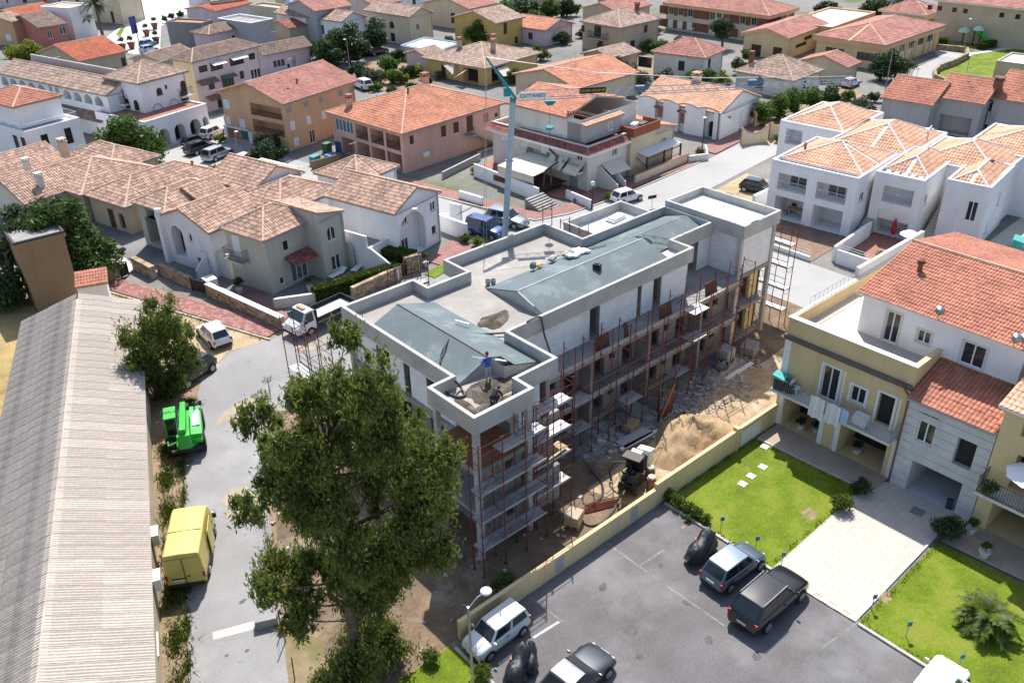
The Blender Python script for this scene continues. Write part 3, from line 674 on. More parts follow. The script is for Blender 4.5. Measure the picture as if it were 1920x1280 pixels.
# upper storey: white block walls, single courses with open joints
def block_wall(p, q, z0, z1, holes=(), name='block_wall', t=0.3, bl=0.625, bh=0.25):
    p, q = np.array(p, float), np.array(q, float); L = np.linalg.norm(q-p); d = (q-p)/L; nn = np.array([-d[1], d[0]])
    def obx(b, u0, u1, v0, v1, o, tt, tint=None):
        c = [(*(p+d*u0+nn*o), v0), (*(p+d*u1+nn*o), v0), (*(p+d*u1+nn*tt), v0), (*(p+d*u0+nn*tt), v0)]
        b.add(c+[(x, y, v1) for x, y, _ in c], [(3,2,1,0),(4,5,6,7),(0,1,5,4),(1,2,6,5),(2,3,7,6),(3,0,4,7)], tint)
    core = MB(); us = sorted({0, L}|{h[0] for h in holes}|{h[1] for h in holes}); vs = sorted({z0, z1}|{h[2] for h in holes}|{h[3] for h in holes})
    for i in range(len(us)-1):
        for j in range(len(vs)-1):
            cu, cv = (us[i]+us[i+1])/2, (vs[j]+vs[j+1])/2
            if any(h[0] < cu < h[1] and h[2] < cv < h[3] for h in holes): continue
            obx(core, us[i], us[i+1], vs[j], vs[j+1], .008, t)
    o = cb(core, 'wall_core', 'concrete'); b = MB(); n = int((z1-z0)/bh+.5)
    for j in range(n):
        v0, v1 = z0+(z1-z0)*j/n, z0+(z1-z0)*(j+1)/n; u = -(bl/2 if j % 2 else 0)
        while u < L:
            segs = [(max(0, u), min(L, u+bl))]; u += bl
            for h in holes:
                if h[2] < (v0+v1)/2 < h[3]:
                    segs = [s for a, c in segs for s in ((a, min(c, h[0])), (max(a, h[1]), c)) if s[1]-s[0] > .03]
            for a, c in segs:
                if c-a > .03: obx(b, a+.004, c-.004, v0+.004, v1-.004, -random.uniform(0, .004), .02, random.random())
    cb(b, name, 'block', o, kind='stuff'); return o
ZT, Z2 = 8.55, 5.95
block_wall((28.7,33.45),(45.0,33.45), Z2, ZT, [(6.7,7.6,Z2,8.3),(11.2,11.6,Z2,8.4),(12.8,13.6,Z2,8.3)])
block_wall((45.0,35.2),(49.8,35.2), Z2, ZT, [(2.45,3.45,Z2,8.3)])
block_wall((45.0,33.45),(45.0,35.2), Z2, ZT)
block_wall((49.85,39.2),(49.85,32.5), Z2, 9.0); block_wall((49.85,32.5),(53.7,32.5), Z2, 9.0)
block_wall((23.3,42.0),(23.3,31.9), Z2, ZT, [(2.6,4.0,7.0,8.0),(5.4,6.0,Z2,8.1),(7.6,8.4,7.0,8.0)])
block_wall((23.3,31.9),(25.7,31.9), Z2, ZT, [(.6,1.6,Z2,8.2)]); block_wall((25.7,29.35),(28.0,29.35), Z2, ZT, [(1.55,2.3,Z2,8.3)])
block_wall((25.7,31.9),(25.7,29.35), Z2, ZT); block_wall((28.05,42.0),(23.3,42.0), Z2, ZT); block_wall((28.0,29.35),(28.0,33.4), Z2, ZT)
for c in ((49.62,32.38),(53.6,32.38)):
    b = MB(); b.box(c[0], c[0]+.32, c[1], c[1]+.3, 0, 9.0); cb(b, 'column', 'beam')
for c in ((21.5,27.85),(25.0,27.85),(21.5,31.1),(28.55,33.05),(25.1,29.1),(28.3,41.6),(23.0,41.8)):
    b = MB(); b.box(c[0], c[0]+.3, c[1], c[1]+.3, 0, 8.6); cb(b, 'column', 'beam')
# slabs
SL = [(21.6,28.0),(25.3,28.0),(25.3,29.2),(28.6,29.2),(28.6,31.75),(49.4,31.75),(49.4,32.4),(53.8,32.4),(53.8,39.2),(48.3,42.6),(31.6,42.6),(31.6,40.5),(28.2,42.0),(23.1,42.0),(23.1,31.4),(21.6,31.4)]
for z0, z1 in ((2.86,3.14),(5.67,5.949)):
    b = MB(); b.prism(SL, z0, z1); cb(b, 'floor_slab', 'concrete')
b = MB(); b.prism([(23.2,28.4),(28.5,29.3),(28.5,32.7),(53.6,32.7),(53.6,42),(23.2,42)], -.05, .40); cb(b, 'floor_slab', 'concrete')
b = MB(); b.prism([(21.7,28.05),(25.0,28.05),(25.0,31.85),(21.7,31.85)], 5.951, 5.975); cb(b, 'terrace_membrane', mat('orange_primer', (0.30,0.12,0.06), .85, .2, 1.2, .12))
# lower storeys: raw walls with door openings, inner core, cross walls
def raw(p, q, z0, z1, holes): return block_raw(p, q, z0, z1, holes)
def block_raw(p, q, z0, z1, holes, t=0.25, m='rawwall'):
    p, q = np.array(p, float), np.array(q, float); L = np.linalg.norm(q-p); d = (q-p)/L; nn = np.array([-d[1], d[0]]); b = MB()
    us = sorted({0, L}|{h[0] for h in holes}|{h[1] for h in holes}); vs = sorted({z0, z1}|{h[2] for h in holes}|{h[3] for h in holes})
    for i in range(len(us)-1):
        for j in range(len(vs)-1):
            cu, cv = (us[i]+us[i+1])/2, (vs[j]+vs[j+1])/2
            if any(h[0] < cu < h[1] and h[2] < cv < h[3] for h in holes): continue
            c = [p+d*us[i], p+d*us[i+1], p+d*us[i+1]+nn*t, p+d*us[i]+nn*t]; b.prism([tuple(k) for k in c], vs[j], vs[j+1])
    return cb(b, 'lower_wall', m)
for z0, z1 in ((.40,2.86),(3.14,5.67)):
    hs = []
    for u in np.arange(1.2, 20, 2.75):
        hs.append((u, u+1.0, z0, z0+2.15))
        hs.append((u+1.45, u+2.05, z0+.9, z0+2.1))
    block_raw((28.7,33.0),(49.5,33.0), z0, z1, hs)
    block_raw((23.4,41.8),(23.4,28.6), z0, z1, [(u, u+1.2, z0+.5, z0+2.1) for u in (1.2, 4.3, 7.4, 10.6)])
    block_raw((22.0,28.5),(28.0,28.5) if z0 < 1 else (25.0,28.5), z0, z1, [(.5,1.5,z0,z0+2.1),(1.9,2.5,z0+.9,z0+2.1)])
    block_raw((25.3,29.5),(28.4,29.5), z0, z1, [(.8,1.8,z0,z0+2.1)])
    block_raw((50.2,33.0),(53.4,33.0), z0, z1, [(.9,2.1,z0,z0+2.1)], m='yellowb'); block_raw((49.8,38),(49.8,33.0), z0, z1, [])
    block_raw((53.5,33.0),(53.5,39), z0, z1, [(2,3.2,z0,z0+2.1)]); block_raw((31.8,42.3),(23.4,41.8), z0, z1, []); block_raw((48.2,42.3),(31.8,42.3), z0, z1, [])
    for x in np.arange(31.4, 49, 2.75):
        b = MB(); b.box(x-.1, x+.1, 33.3, 38, z0, z1); cb(b, 'partition_wall', 'rawwall')
        b = MB(); b.box(x-.12, x+.12, 31.95, 32.99, z0, z1); 
        if int(x*4) % 2 == 0: cb(b, 'partition_wall', 'rawwall')
b = MB(); b.box(28.6,49.4,31.75,31.9,3.14,3.26); b.box(28.6,49.4,31.75,31.9,5.95,6.07); cb(b, 'slab_upstand', 'beam')
b = MB()
for i in range(6): b.box(37.6+.0, 39.0, 32.69-.29*(i+1), 32.69-.29*i, -.02, .40-.065*(i+1))
cb(b, 'entrance_steps', 'concrete')
b = MB()
for y in (32.4,): b.box(28.6, 49.3, y, y+.1, 8.45, 8.54)
# brown formwork boards leaning on the upper walkway, each its own board
for x, w_, h in ((35.3,1.2,.9),(37.5,.35,1.0),(41.4,1.2,.95),(46.3,1.3,.9)):
    b = MB(); b.box(-w_/2, w_/2, -.03, .03, 0, h); o = tag(b.build('formwork_board', M['brownboard']), 'dark brown formwork board standing on the upper walkway, '+{35.3:'nearest the tree end',37.5:'the narrow one',41.4:'middle of the row',46.3:'farthest up the facade'}[x], 'board', 'boards on the upper walkway')
    o.location = (x, 32.15, 5.951); o.rotation_euler = (R_(-9), 0, 0)
# ------------------------------------------------------------------ houses of the town
def row(face, v, h, w_, us, kind, *d): return [(face, u, v, w_, h, kind, *d) for u in us]
# --- pink two storey house with the big orange hip roof
ops = row('L', 2.55, 1.75, 2.5, (0.5, 3.4, 6.3), 'lx', 2.2)+[('L', 9.3, 2.75, 3.6, 1.5, 't', .3)]+row('L', .0, 2.1, 2.5, (0.5, 3.4, 6.3, 9.4), 'o', 2.2)
ops += [('R', 5.9, 2.9, .8, 1.3, 'B'), ('R', 7.9, 2.9, .9, 1.3, 'B'), ('R', 10.1, 2.5, 1.1, 2.0, 'Db'), ('R', 13.0, 3.0, .9, 1.2, 'P'), ('R', 15.0, 3.3, .5, .5, 'b'), ('R', 1.0, 3.2, .6, 1.0, 'B')]
r, X_, Y_, Z_ = house('apartment_house', 'pink two storey house with large orange hip roof and columned loggia', (753,252), (950,193), (608,210), 4.9, 'pink', ('hip', 2.5, 'orange_r', .28), ops, over=.55)
chimney(r, 1.5, 11.5, 4.9, 6.6, .6, .6, 'pink'); chimney(r, 10.5, 7.6, 6.5, 8.1, .7, .7, 'pink'); flue(r, 6.3, 6.0, 7.0); flue(r, 5.0, 10.5, 5.6)
for u in (.5, 3.4, 6.3): railing(r, [(.06, u), (.06, u+2.5)], 2.55, .9)
for u in (-.03, 3.0, 5.95, 8.85, 12.95):
    b = MB(); b.box(-.06, .3, u, u+.42, 0, 4.85); b.build('column', M['pink'], r)
b = MB()
for i in range(13): b.box(10.4+i*.34, 10.4+(i+1)*.34, -1.25, -.05, 2.4-.185*i-.12, 2.4-.185*i)
b.prism([(10.4,-1.4),(14.8,-1.4),(14.8,-1.26),(10.4,-1.26)], .01, .3); b.box(9.6,10.4,-1.25,-.02,2.28,2.48); b.build('outside_stairs', M['concrete'], r); railing(r, [(9.6,-1.2),(10.4,-1.2)], 2.48, .9)
b = MB(); b.cbox((3.2,-.2,1.6), (.8,.3,.55)); b.build('air_conditioner', M['acwhite'], r)
# --- orange apartment block
ops = [('L', 10.0, 4.0, 1.2, 1.2, 's'), ('L', 10.4, 1.9, 1.2, 1.1, 's'), ('L', 7.6, 1.9, 1.2, 1.1, 's'), ('L', .5, 3.9, 5.6, 1.5, 'lx', 1.8), ('L', .5, 1.75, 5.6, 1.6, 'lx', 1.8), ('L', 7.3, 0.05, 4.6, 1.45, 'lx', .8)]
ops += row('R', 4.7, .75, .8, (.4, 3.3, 6.0, 9.6, 11.6), 'Y')+row('R', 2.5, 1.1, .8, (.7, 3.5, 6.2, 9.9), 'W')+[('R', .9, .4, .9, 1.1, 'W'), ('R', 3.7, 0, .9, 1.7, 'w')]
r, X_, Y_, Z_ = house('apartment_block', 'orange three storey block with dusky red gable roof and stacked balconies', (530,197), (672,150), (403,172), 6.1, 'orange', ('gx', 1.9, 'rose_r', .3), ops, over=.6, cat='building')
for v in (1.75, 3.9): railing(r, [(.06, .5), (.06, 6.1)], v, .7)
b = MB(); b.prism([(-.04,7.0),(-.0,7.0),(-.0,12.0),(-.04,12.0)], 0, .05); b.box(-.05,-.003,6.6,7.29,0,1.75); b.box(-.05,-.003,11.91,12.1 if Y_>12.1 else Y_,0,1.75); b.box(-.05,-.003,6.6,Y_,1.52,1.75); b.build('shop_front', M['white'], r)
b = MB(); b.box(.74,.78,7.6,9.6,.1,1.4); b.build('teal_shop_sign', mat('teal_sign', (.03,.22,.22), .4, .05, 1, 0), r); flue(r, 5.2, 2.6, 6.8, .9); flue(r, 3.0, 2.0, 6.6, .5)
# --- white and cream apartment house with terraces (behind the crane mast)
ops = [('L', 12.2, 3.0, 1.0, 1.2, 'W'), ('L', 9.0, 3.0, 1.1, 1.2, 'W'), ('L', 6.0, 3.0, .9, 1.3, 'W'), ('L', .8, 2.3, .8, 1.7, 'w'), ('L', 11.2, .1, .9, 1.3, 'W')]
ops += [('L', 1.4, 0, 1.3, 1.9, 'Dg'), ('R', 4.2, 3.0, .9, 1.0, 'w'), ('L', 4.6, 2.2, 4.6, 1.0, 'lx', 1.0)]
r, X_, Y_, Z_ = house('apartment_house', 'cream and white stepped apartment house with rooftop air conditioners behind the crane mast', None, None, None, 5.0, 'offwhite', ('flat', .5, .2, 'terracotta'), ops, world=(65.9,63.2,4,10.5,14.6))
AP = r
polys = [[(-.75,15,4.35),(-.75,-.75,4.35),(.3,.3,5.05),(.3,15,5.05)], [(-.75,-.75,4.35),(6.5,-.75,4.35),(6.5,.3,5.05),(.3,.3,5.05)]]
b = MB()
for pg in polys: b.poly(pg); b.poly([(q[0],q[1],q[2]-.14) for q in pg])
b.poly([(-.75,15,4.35),(-.75,-.75,4.35),(-.75,-.75,4.1),(-.75,15,4.1)]); b.poly([(-.75,-.75,4.35),(6.5,-.75,4.35),(6.5,-.75,4.1),(-.75,-.75,4.1)])
sk = b.build('skirt_roof', M['white'], r); tile_field('roof_tiles', polys, M['redbr'], sk, .26)
b = MB(); wall_face(b, 10.5, 5.0, 7.5, [], lambda u,d,v: (.6+d, 1.5+u, v), lambda o: .1); wall_face(b, 9.5, 5, 7.5, [], lambda u,d,v: (.6+u, 1.5+d, v), lambda o: .1)
b.box(10.1,10.15,1.5,12,5,7.5); b.box(.6,10,11.95,12,5,7.5); b.build('upper_wall', M['offwhite'], r)
for i, u in enumerate((3.0, 6.0, 9.2)): o = win_part(r, 'L', 0, 0, u+1.5, 5.3, 1.0, 1.3, 'W'); o.location.x = .58
o = win_part(r, 'R', 0, 0, 4.5, 5.6, .7, .9, 'w'); o.location.y = .9
roof(r, .2, 10.6, 3.4, 12.5, 7.5, 'gy', 1.3, 'orange_r', .3)
b = MB(); b.box(.6,6.8,1.0,1.2,5,7.0); b.box(.6,.8,1.2,3.5,5,7.0); b.box(6.6,6.8,1.2,3.5,5,7.0); b.box(.8,6.6,1.2,3.4,6.2,6.3); b.build('plant_terrace', M['greyw'], r)
roof(r, .3, 6.9, .6, 1.3, 7.02, 'sy+', .15, 'peach', .26); chimney(r, .9, 3.3, 6, 7.7, .5, .5, 'greyw')
ac = MB(); ac.box(-.45,.45,-.18,.18,0,.7); acm = ac.mesh('air_conditioner', M['acwhite']); fan = MB(); fan.lathe([(.26,0),(.26,.01),(.05,.012)], (0,0,0), 12); fanm = fan.mesh('fan_grille', M['gframe'])
def ac_unit(root, x, y, z, rz=0):
    o = link('air_conditioner', acm, root, (x,y,z), rz); f = link('fan_grille', fanm, o, (.12,-.185,.36)); f.rotation_euler = (R_(90),0,0); return o
for x in (1.7, 2.8, 3.9, 5.2): ac_unit(r, x, 2.3, 6.3, -.4)
b = MB(); b.box(6.7,11.6,-.9,-.75,4.6,5.6); b.box(6.7,6.85,-.75,1.5,4.6,5.6); b.box(11.45,11.6,-.75,1.5,4.6,5.6); b.box(6.85,11.45,-.75,1.5,4.6,4.72); b.build('terrace_box', mat('rust_red_render', (.30,.10,.05), .9, .1, 1, .05), r)
b = MB(); b.cbox((8.2,.2,5.3), (1.2,.6,.9), .3); b.build('white_cover', M['whitecloth'], r); b = MB(); b.cbox((9.8,.3,5.1), (1.4,.8,.7), .1); b.build('grill', M['iron'], r)
b = MB(); b.box(6.8,11.5,-.5,1.4,0,4.55); b.build('wall', M['cream'], r)
for u in (7.3, 8.6): win_part(r, 'R', 0, 0, u, 2.7, .9, 1.3, 'w').location.y = -.502
r2, *_ = house('annexe', 'low cream annexe with small orange roof beside the stepped apartment house', None, None, None, 4.0, 'cream', ('sx-', 1.1, 'orange_r', .28), [('R', 1.2, 2.1, .9, .9, 'w')], world=(77.5,63.6,4,3.6,5.5), over=.3)
# awnings, canopies, garden walls of that house
b = MB(); b.add([(-5.2,3.2,2.4),(-.2,3.2,2.75),(-.2,8.6,2.75),(-5.2,8.6,2.4),(-5.2,3.2,2.32),(-.2,3.2,2.67),(-.2,8.6,2.67),(-5.2,8.6,2.32)], [(0,1,2,3),(7,6,5,4),(0,4,5,1),(1,5,6,2),(2,6,7,3),(3,7,4,0)]); b.build('terrace_awning', M['awning'], r)
b = MB(); b.box(-5.2,-5.1,3.2,8.6,1.55,2.31); b.build('awning_valance', M['awning'], r)
b = MB()
for x, y in ((-5.1,3.3),(-5.1,8.5),(-.3,3.3)): b.tube((x,y,0),(x,y,2.35),.05,6)
b.build('awning_posts', M['wsteel'], r)
b = MB(); b.box(-5.3,-.1,2.8,9.2,.6,.62); b.box(-5.3,-5.15,2.8,9.2,.62,1.2); b.build('dark_deck', M['brownboard'], r)
for y0, y1, x1 in ((.2,2.2,-1.6),(2.6,3.8,-1.5),(4.2,5.2,-1.2)):
    b = MB(); b.add([(-.01,y0,3.4),(-.01,y1,3.4),(x1,y1,2.35),(x1,y0,2.35)], [(0,1,2,3)]); b.add([(x1,y0,2.35),(x1,y1,2.35),(x1,y1,2.1),(x1,y0,2.1)], [(0,1,2,3)]); b.build('drop_awning', M['awning'], r)
b = MB(); b.add([(2.2,-.02,2.6),(5.6,-.02,2.6),(5.6,-1.6,1.5),(2.2,-1.6,1.7)], [(0,1,2,3)]); b.build('drop_awning', M['awning'], r)
balcony(r, 'L', X_, Y_, .6, 2.2, 2.4, .9, 'white', 'iron', .9)
cA, cB, cC, cD = P(1214,293,2.3), P(1277,267,2.3), P(1243,253,2.9), P(1182,279,2.9)
cn = thing('canopy', 'white sheet canopy on brown timber posts beside the street', 'canopy', (cA[0], cA[1], 0)); cl = lambda p, dz=0: (p[0]-cA[0], p[1]-cA[1], p[2]+dz)
b = MB(); b.add([cl(cA), cl(cB), cl(cC), cl(cD), cl(cA,-.08), cl(cB,-.08), cl(cC,-.08), cl(cD,-.08)], [(0,1,2,3),(7,6,5,4),(0,4,5,1),(1,5,6,2),(2,6,7,3),(3,7,4,0)]); b.build('sheet', M['roofwhite'], cn)
for p, q in ((cA,cA),(cB,cB),((cA+cB)/2,cA),(cD,cD)):
    b = MB(); x, y, zz = cl(p); b.box(x-.08,x+.08,y-.08,y+.08,0,zz-.09); b.build('post', M['bframe'], cn)
b = MB(); b.tube((*cl(cA)[:2],1.95),(*cl(cB)[:2],1.95),.07,4); b.tube((*cl(cA)[:2],1.0),(*cl(cB)[:2],1.0),.05,4); b.tube((*cl(cA)[:2],1.0),(*cl(cD)[:2],2.6),.05,4); b.build('rail', M['bframe'], cn)
def low_wall(name, label, pts, h, t, m, cat='wall', cap=None, z0=0.0, group=None):
    """freestanding wall along world points"""
    o = thing(name, label, cat, (*pts[0], z0), 0, group); p0 = np.array(pts[0], float)
    for i in range(len(pts)-1):
        p, q = np.array(pts[i], float)-p0, np.array(pts[i+1], float)-p0; d = (q-p)/np.linalg.norm(q-p); nn = np.array([-d[1], d[0]])*t/2
        hs = h if isinstance(h, tuple) else (h, h)
        b = MB(); c = [p-nn, q-nn, q+nn, p+nn]; hh = [hs[0] if i == 0 or len(pts) < 3 else hs[0], hs[1] if len(pts) < 3 else hs[0]]
        b.add([(*k, -.05) for k in c]+[(*c[0], hh[0]), (*c[1], hh[1]), (*c[2], hh[1]), (*c[3], hh[0])], [(3,2,1,0),(4,5,6,7),(0,1,5,4),(1,2,6,5),(2,3,7,6),(3,0,4,7)])
        b.build('wall', M[m], o)
        if cap:
            b = MB(); e = nn*1.35; c = [p-e, q-e, q+e, p+e]; b.prism([tuple(k) for k in c], h+.001, h+.07); b.build('coping', M[cap], o)
    return o
low_wall('garden_wall', 'white rendered garden wall along the red pavement behind the crane', [tuple(P(890,330)[:2]), tuple(P(1010,378)[:2])], 1.5, .2, 'white')
low_wall('garden_wall', 'white garden wall right of the street steps', [tuple(P(1062,372)[:2]), tuple(P(1108,392)[:2])], 1.0, .2, 'white')
low_wall('garden_wall', 'cream garden wall under the white canopy', [tuple(P(1190,345)[:2]), tuple(P(1290,303)[:2])], 1.0, .2, 'cream', cap='terracotta')
low_wall('planter_wall', 'white curved planter wall with flowers at the street corner', [tuple(P(1290,305)[:2]), tuple(P(1325,300)[:2]), tuple(P(1322,283)[:2])], .8, .25, 'offwhite', 'planter')
low_wall('garden_wall', 'low white wall with meter box at the street bend', [tuple(P(862,372)[:2]), tuple(P(905,385)[:2])], .9, .3, 'white')
st = thing('street_steps', 'grey concrete steps up from the red pavement to the cream house', 'steps', P(1030,395), R_(5))
b = MB()
for i in range(7): b.box(-1.1, 1.6, .35*i, .35*(i+1), 0, .14*(i+1))
b.build('steps', M['concrete'], st)
st = thing('entrance_stairs', 'dark grey stairs with white parapets beside the canopy', 'steps', P(1165,358), R_(5))
b = MB()
for i in range(10): b.box(-.6, .6, .3*i, .3*(i+1), 0, .2*(i+1))
b.build('steps', M['grey'], st); b = MB()
for x in (-.8, .62): b.add([(x,0,0),(x+.18,0,0),(x+.18,3,0),(x,3,0),(x,0,.9),(x+.18,0,.9),(x+.18,3,2.8),(x,3,2.8)], [(3,2,1,0),(4,5,6,7),(0,1,5,4),(1,2,6,5),(2,3,7,6),(3,0,4,7)])
b.build('parapets', M['offwhite'], st)
# --- white bungalow with scalloped parapet
ops = [('L', 8.2, 1.3, 1.0, 1.3, 'P'), ('L', 4.7, 1.1, 1.0, 1.4, 'P'), ('L', .5, 0, 1.1, 2.1, 'oa', .5), ('R', 2.0, 1.2, .8, 1.2, 'P'), ('R', 5.0, 1.0, .7, 1.5, 'W')]
r, X_, Y_, Z_ = house('bungalow', 'white bungalow with scalloped tiled parapet and peach pantile roof', (1352,214), (1436,182.5), (1200,187), 3.3, 'white', ('gy', 1.9, 'peach', .32), ops, over=.25, ly=12.0)
b = MB(); w2 = MB(); n = 40
for i in range(n):
    u0, u1 = Y_*i/n, Y_*(i+1)/n; f = lambda u: 3.5+.28*abs(math.sin(u*math.pi/3.0))
    b.add([(-.45,u0,0),(-.45,u1,0),(-.25,u1,0),(-.25,u0,0),(-.45,u0,f(u0)),(-.45,u1,f(u1)),(-.25,u1,f(u1)),(-.25,u0,f(u0))], [(4,5,6,7),(0,1,5,4),(3,2,6,7)] if not any(o[0] == 'L' and o[1]-.05 < (u0+u1)/2 < o[1]+o[3]+.05 for o in ops) else [(4,5,6,7)])
    w2.tube((-.35,u0,f(u0)+.03),(-.35,u1,f(u1)+.03),.13,5)
b.build('scalloped_parapet', M['white'], r); w2.build('coping_tiles', M['peach'], r, kind='stuff')
for u in (8.2, 4.7):
    q = MB(); q.add([(-.46,u-.15,2.9),(-.46,u+1.15,2.9),(-.85,u+1.15,2.65),(-.85,u-.15,2.65)], [(0,1,2,3)]); q.build('tiled_hood', M['redbr'], r)
chimney(r, 5.5, 7.0, 3.8, 5.9, .9, .9, 'offwhite', 'peach')
b = MB(); b.box(-.3,1.2,-.4,-.2,0,2.6); b.box(-.3,.9,-.42,-.18,2.6,3.2); b.add([(1.2,-.4,0),(4.5,-.4,0),(4.5,-.2,0),(1.2,-.2,0),(1.2,-.4,2.6),(4.5,-.4,.9),(4.5,-.2,.9),(1.2,-.2,2.6)], [(4,5,6,7),(0,1,5,4),(2,3,7,6)]); b.build('gate_wall', M['white'], r)
# --- houses behind the crane and along the top edge
def simple(lab, near, right, left, z, wm, rk, rise, rm, ops=(), name='house', over=.4, pitch=.34, **k):
    return house(name, lab, near, right, left, z, wm, (rk, rise, rm, pitch, 'ridge', 'fascia', .16, .55), ops, over, **k)
r, X_, Y_, Z_ = simple('yellow bungalow with wide tan hip roof behind the crane tip', (910,130), (1013,98), (793,107), 2.8, 'yellow', 'hip', 2.0, 'tanroof', [('L', 8.5, .2, 1.0, 1.9, 'Db'), ('L', 1.5, .1, 3.2, 2.2, 'o', 1.2), ('R', 1.5, .1, 3.5, 2.3, 'o', 1.0)], over=.6)
for x, y in ((4,9),(6,3.5),(9,6)): chimney(r, x, y, 3.5, 5.3, .6, .6, 'tan')
for q in (((-.8,3,2.4),(-2.4,2.5,2.2),(-2.2,4.8,1.0)), ((2,-.6,2.4),(4.4,-.6,2.4),(4.2,-2.2,1.2),(2.0,-2.0,1.4)), ((-.4,6,2.6),(-1.2,7.8,2.4),(-1.8,5.2,1.4))):
    b = MB(); b.poly(q); b.build('shade_sail', M['awning'], r)
simple('cream bungalow with broad orange-tan gable roof right of the crane tip', (1082,168), (1187,133), (972,136), 3.2, 'cream', 'gx', 1.7, 'orange_r', [('L', 7.5, .3, 2.2, 1.8, 'o', .8), ('L', 3.5, .8, 1.2, 1.1, 'w')])
simple('low house with small rust roof peeking behind the stepped apartment house', (1075,165), (1130,150), (1010,150), 3.0, 'rose', 'gx', 1.0, 'rose_r')
simple('mustard yellow two storey house with outside stairs', (930,45), (983,32), (848,32), 4.6, 'ochre', 'gx', 1.6, 'tanroof', [('R', 2.0, 2.3, 1.0, 2.0, 'Db'), ('L', 3, 2.8, 1, 1.2, 'B'), ('R', 5.0, .2, .9, 1.2, 'B')])
simple('small pale pink house with bright orange roof', (1023,58), (1068,42), (988,38), 2.9, 'rose', 'gy', 1.3, 'orange_r', [('R', 3, .9, 1, 1.2, 'W'), ('L', 3, .9, 1, 1.2, 'B')], ang=8)
r, X_, Y_, Z_ = simple('large beige two storey house with weathered tan hip roof', (1163,53), (1240,35), (1088,40), 4.8, 'tan', 'hip', 1.9, 'tanroof', [('L', 4.3, 2.6, 1.6, 1.9, 'k'), ('R', 6.5, 2.9, 1.0, 1.3, 'B'), ('L', 8.2, 3, .8, 1.1, 'B'), ('L', 2, .4, 1, 1.2, 'b'), ('R', 3, .3, 1.2, 1.8, 'b')])
balcony(r, 'L', X_, Y_, 2.6, 2.5, 4.2, 1.0, 'tan'); chimney(r, 8, 3, 5.5, 7.2, .6, .6, 'flue', 'flue')
simple('low tan outbuilding in front of the large beige house', (1150,112), (1200,97), (1090,100), 2.6, 'tan', 'gx', 1.0, 'tanroof')
r, X_, Y_, Z_ = simple('cream house with a round window and tan roof', (768,33), (807,22), (690,18), 5.2, 'cream', 'gy', 1.3, 'tanroof', [('L', 9.5, 2.6, .9, 1.6, 'ka'), ('L', 4.5, 2.6, 1.3, 1.3, 'ka'), ('L', 9, .3, .9, 1.2, 'k'), ('L', 4.5, .2, 1.2, 1.6, 'k'), ('R', 1.5, 2.6, .8, 1.1, 'w')])
simple('white two storey house with a balcony behind the dark oaks', (640,42), (680,30), (575,12), 4.5, 'white', 'gy', 1.3, 'tanroof', [('L', 5, 1.8, .9, 1.6, 'k'), ('L', 8, 2.2, .9, 1.2, 'k')], ang=12)
simple('rose pink house with red roof at the very top edge', (705,12), (760,2), (650,-2), 4.0, 'palepink', 'gx', 1.4, 'rose_r', [('R', 3, 2, 1, 1.2, 'b')], ang=10)
simple('cream house with pale red roof above the mustard house', (880,18), (930,6), (808,2), 4.2, 'cream', 'gx', 1.6, 'rose_r', [('L', 4, 1, 1.2, 2, 'k'), ('R', 4, 2.2, .8, 1, 'k')], ang=8)
simple('long ochre house with red roof left of the school', (1160,25), (1245,12), (1090,15), 3.6, 'beige', 'gx', 1.4, 'rose_r', [('L', 3, 1, 1, 1.3, 'B')], ang=6)
pl = thing('flat_roofed_annexe', 'flat white roof terrace with pale blue edge near the oaks', 'building', P(817,100), R_(8))
_q = [P(817,97,2.5), P(863,80,2.5), P(797,70,2.5), P(752,85,2.5)]; _o = P(817,100)
def loc(q, o, a): d = np.array(q)-o; return (d[0]*math.cos(a)+d[1]*math.sin(a), -d[0]*math.sin(a)+d[1]*math.cos(a))
_l = [loc(q[:2], _o[:2], R_(8)) for q in _q]
b = MB(); b.prism(_l, 0, 2.2); b.build('wall', M['palepink'], pl); b = MB(); b.prism(_l, 2.201, 2.3); b.build('roof_slab', M['roofwhite'], pl)
b = MB()
for i in range(4):
    p, q = np.array(_l[i]), np.array(_l[(i+1) % 4]); b.tube((*p, 2.4), (*q, 2.4), .22, 4)
b.build('edge_band', mat('pale_blue_paint', (.36,.43,.55), .7, .05, 1, .05), pl)
simple('tan roofed shed in front of the flat white roof terrace', (800,108), (840,98), (755,100), 2.4, 'palepink', 'gx', .8, 'tanroof', pitch=.3)
# --- white house with dark green shutters, tan roofed house, school and gym at upper right
simple('off-white house with dark green shutters and mottled rose hip roof', (1323,110), (1367,93), (1218,98), 3.6, 'offwhite', 'hip', 1.9, 'rose_r', [('R', 1.5, 1.6, 1.0, 1.5, 'G'), ('L', 3.2, 1.2, 1.1, 1.5, 'G'), ('L', 9, 1.0, 2.4, 1.6, 'k')])
r, X_, Y_, Z_ = simple('white bungalow under a large hip roof of orange-brown tiles', (1488,153), (1560,133), (1378,132), 2.7, 'offwhite', 'hip', 2.2, 'tanroof', [('L', 4.5, .6, 1.3, 1.5, 'G'), ('R', 3.5, .8, .8, 1.1, 'k')], ang=4)
chimney(r, 2.2, 8.2, 3.2, 4.9, .6, .6, 'flue', 'flue')
simple('low red roofed wing behind the white bungalow', (1590,128), (1625,118), (1510,108), 2.5, 'cream', 'gx', 1.3, 'rose_r', ang=6)
wn = row('L', 2.9, 1.3, 1.1, (2.2,4.6,8.2,9.6,11.0,16.0,18.2,20.4,22.5), 'g')+row('L', .5, 1.3, 1.1, (2.2,8.2,9.6,11.0,16.0,18.2,20.4,22.5), 'W')+row('R', 3.2, .9, 1.2, (3.4,5.4,7.4), 'g')
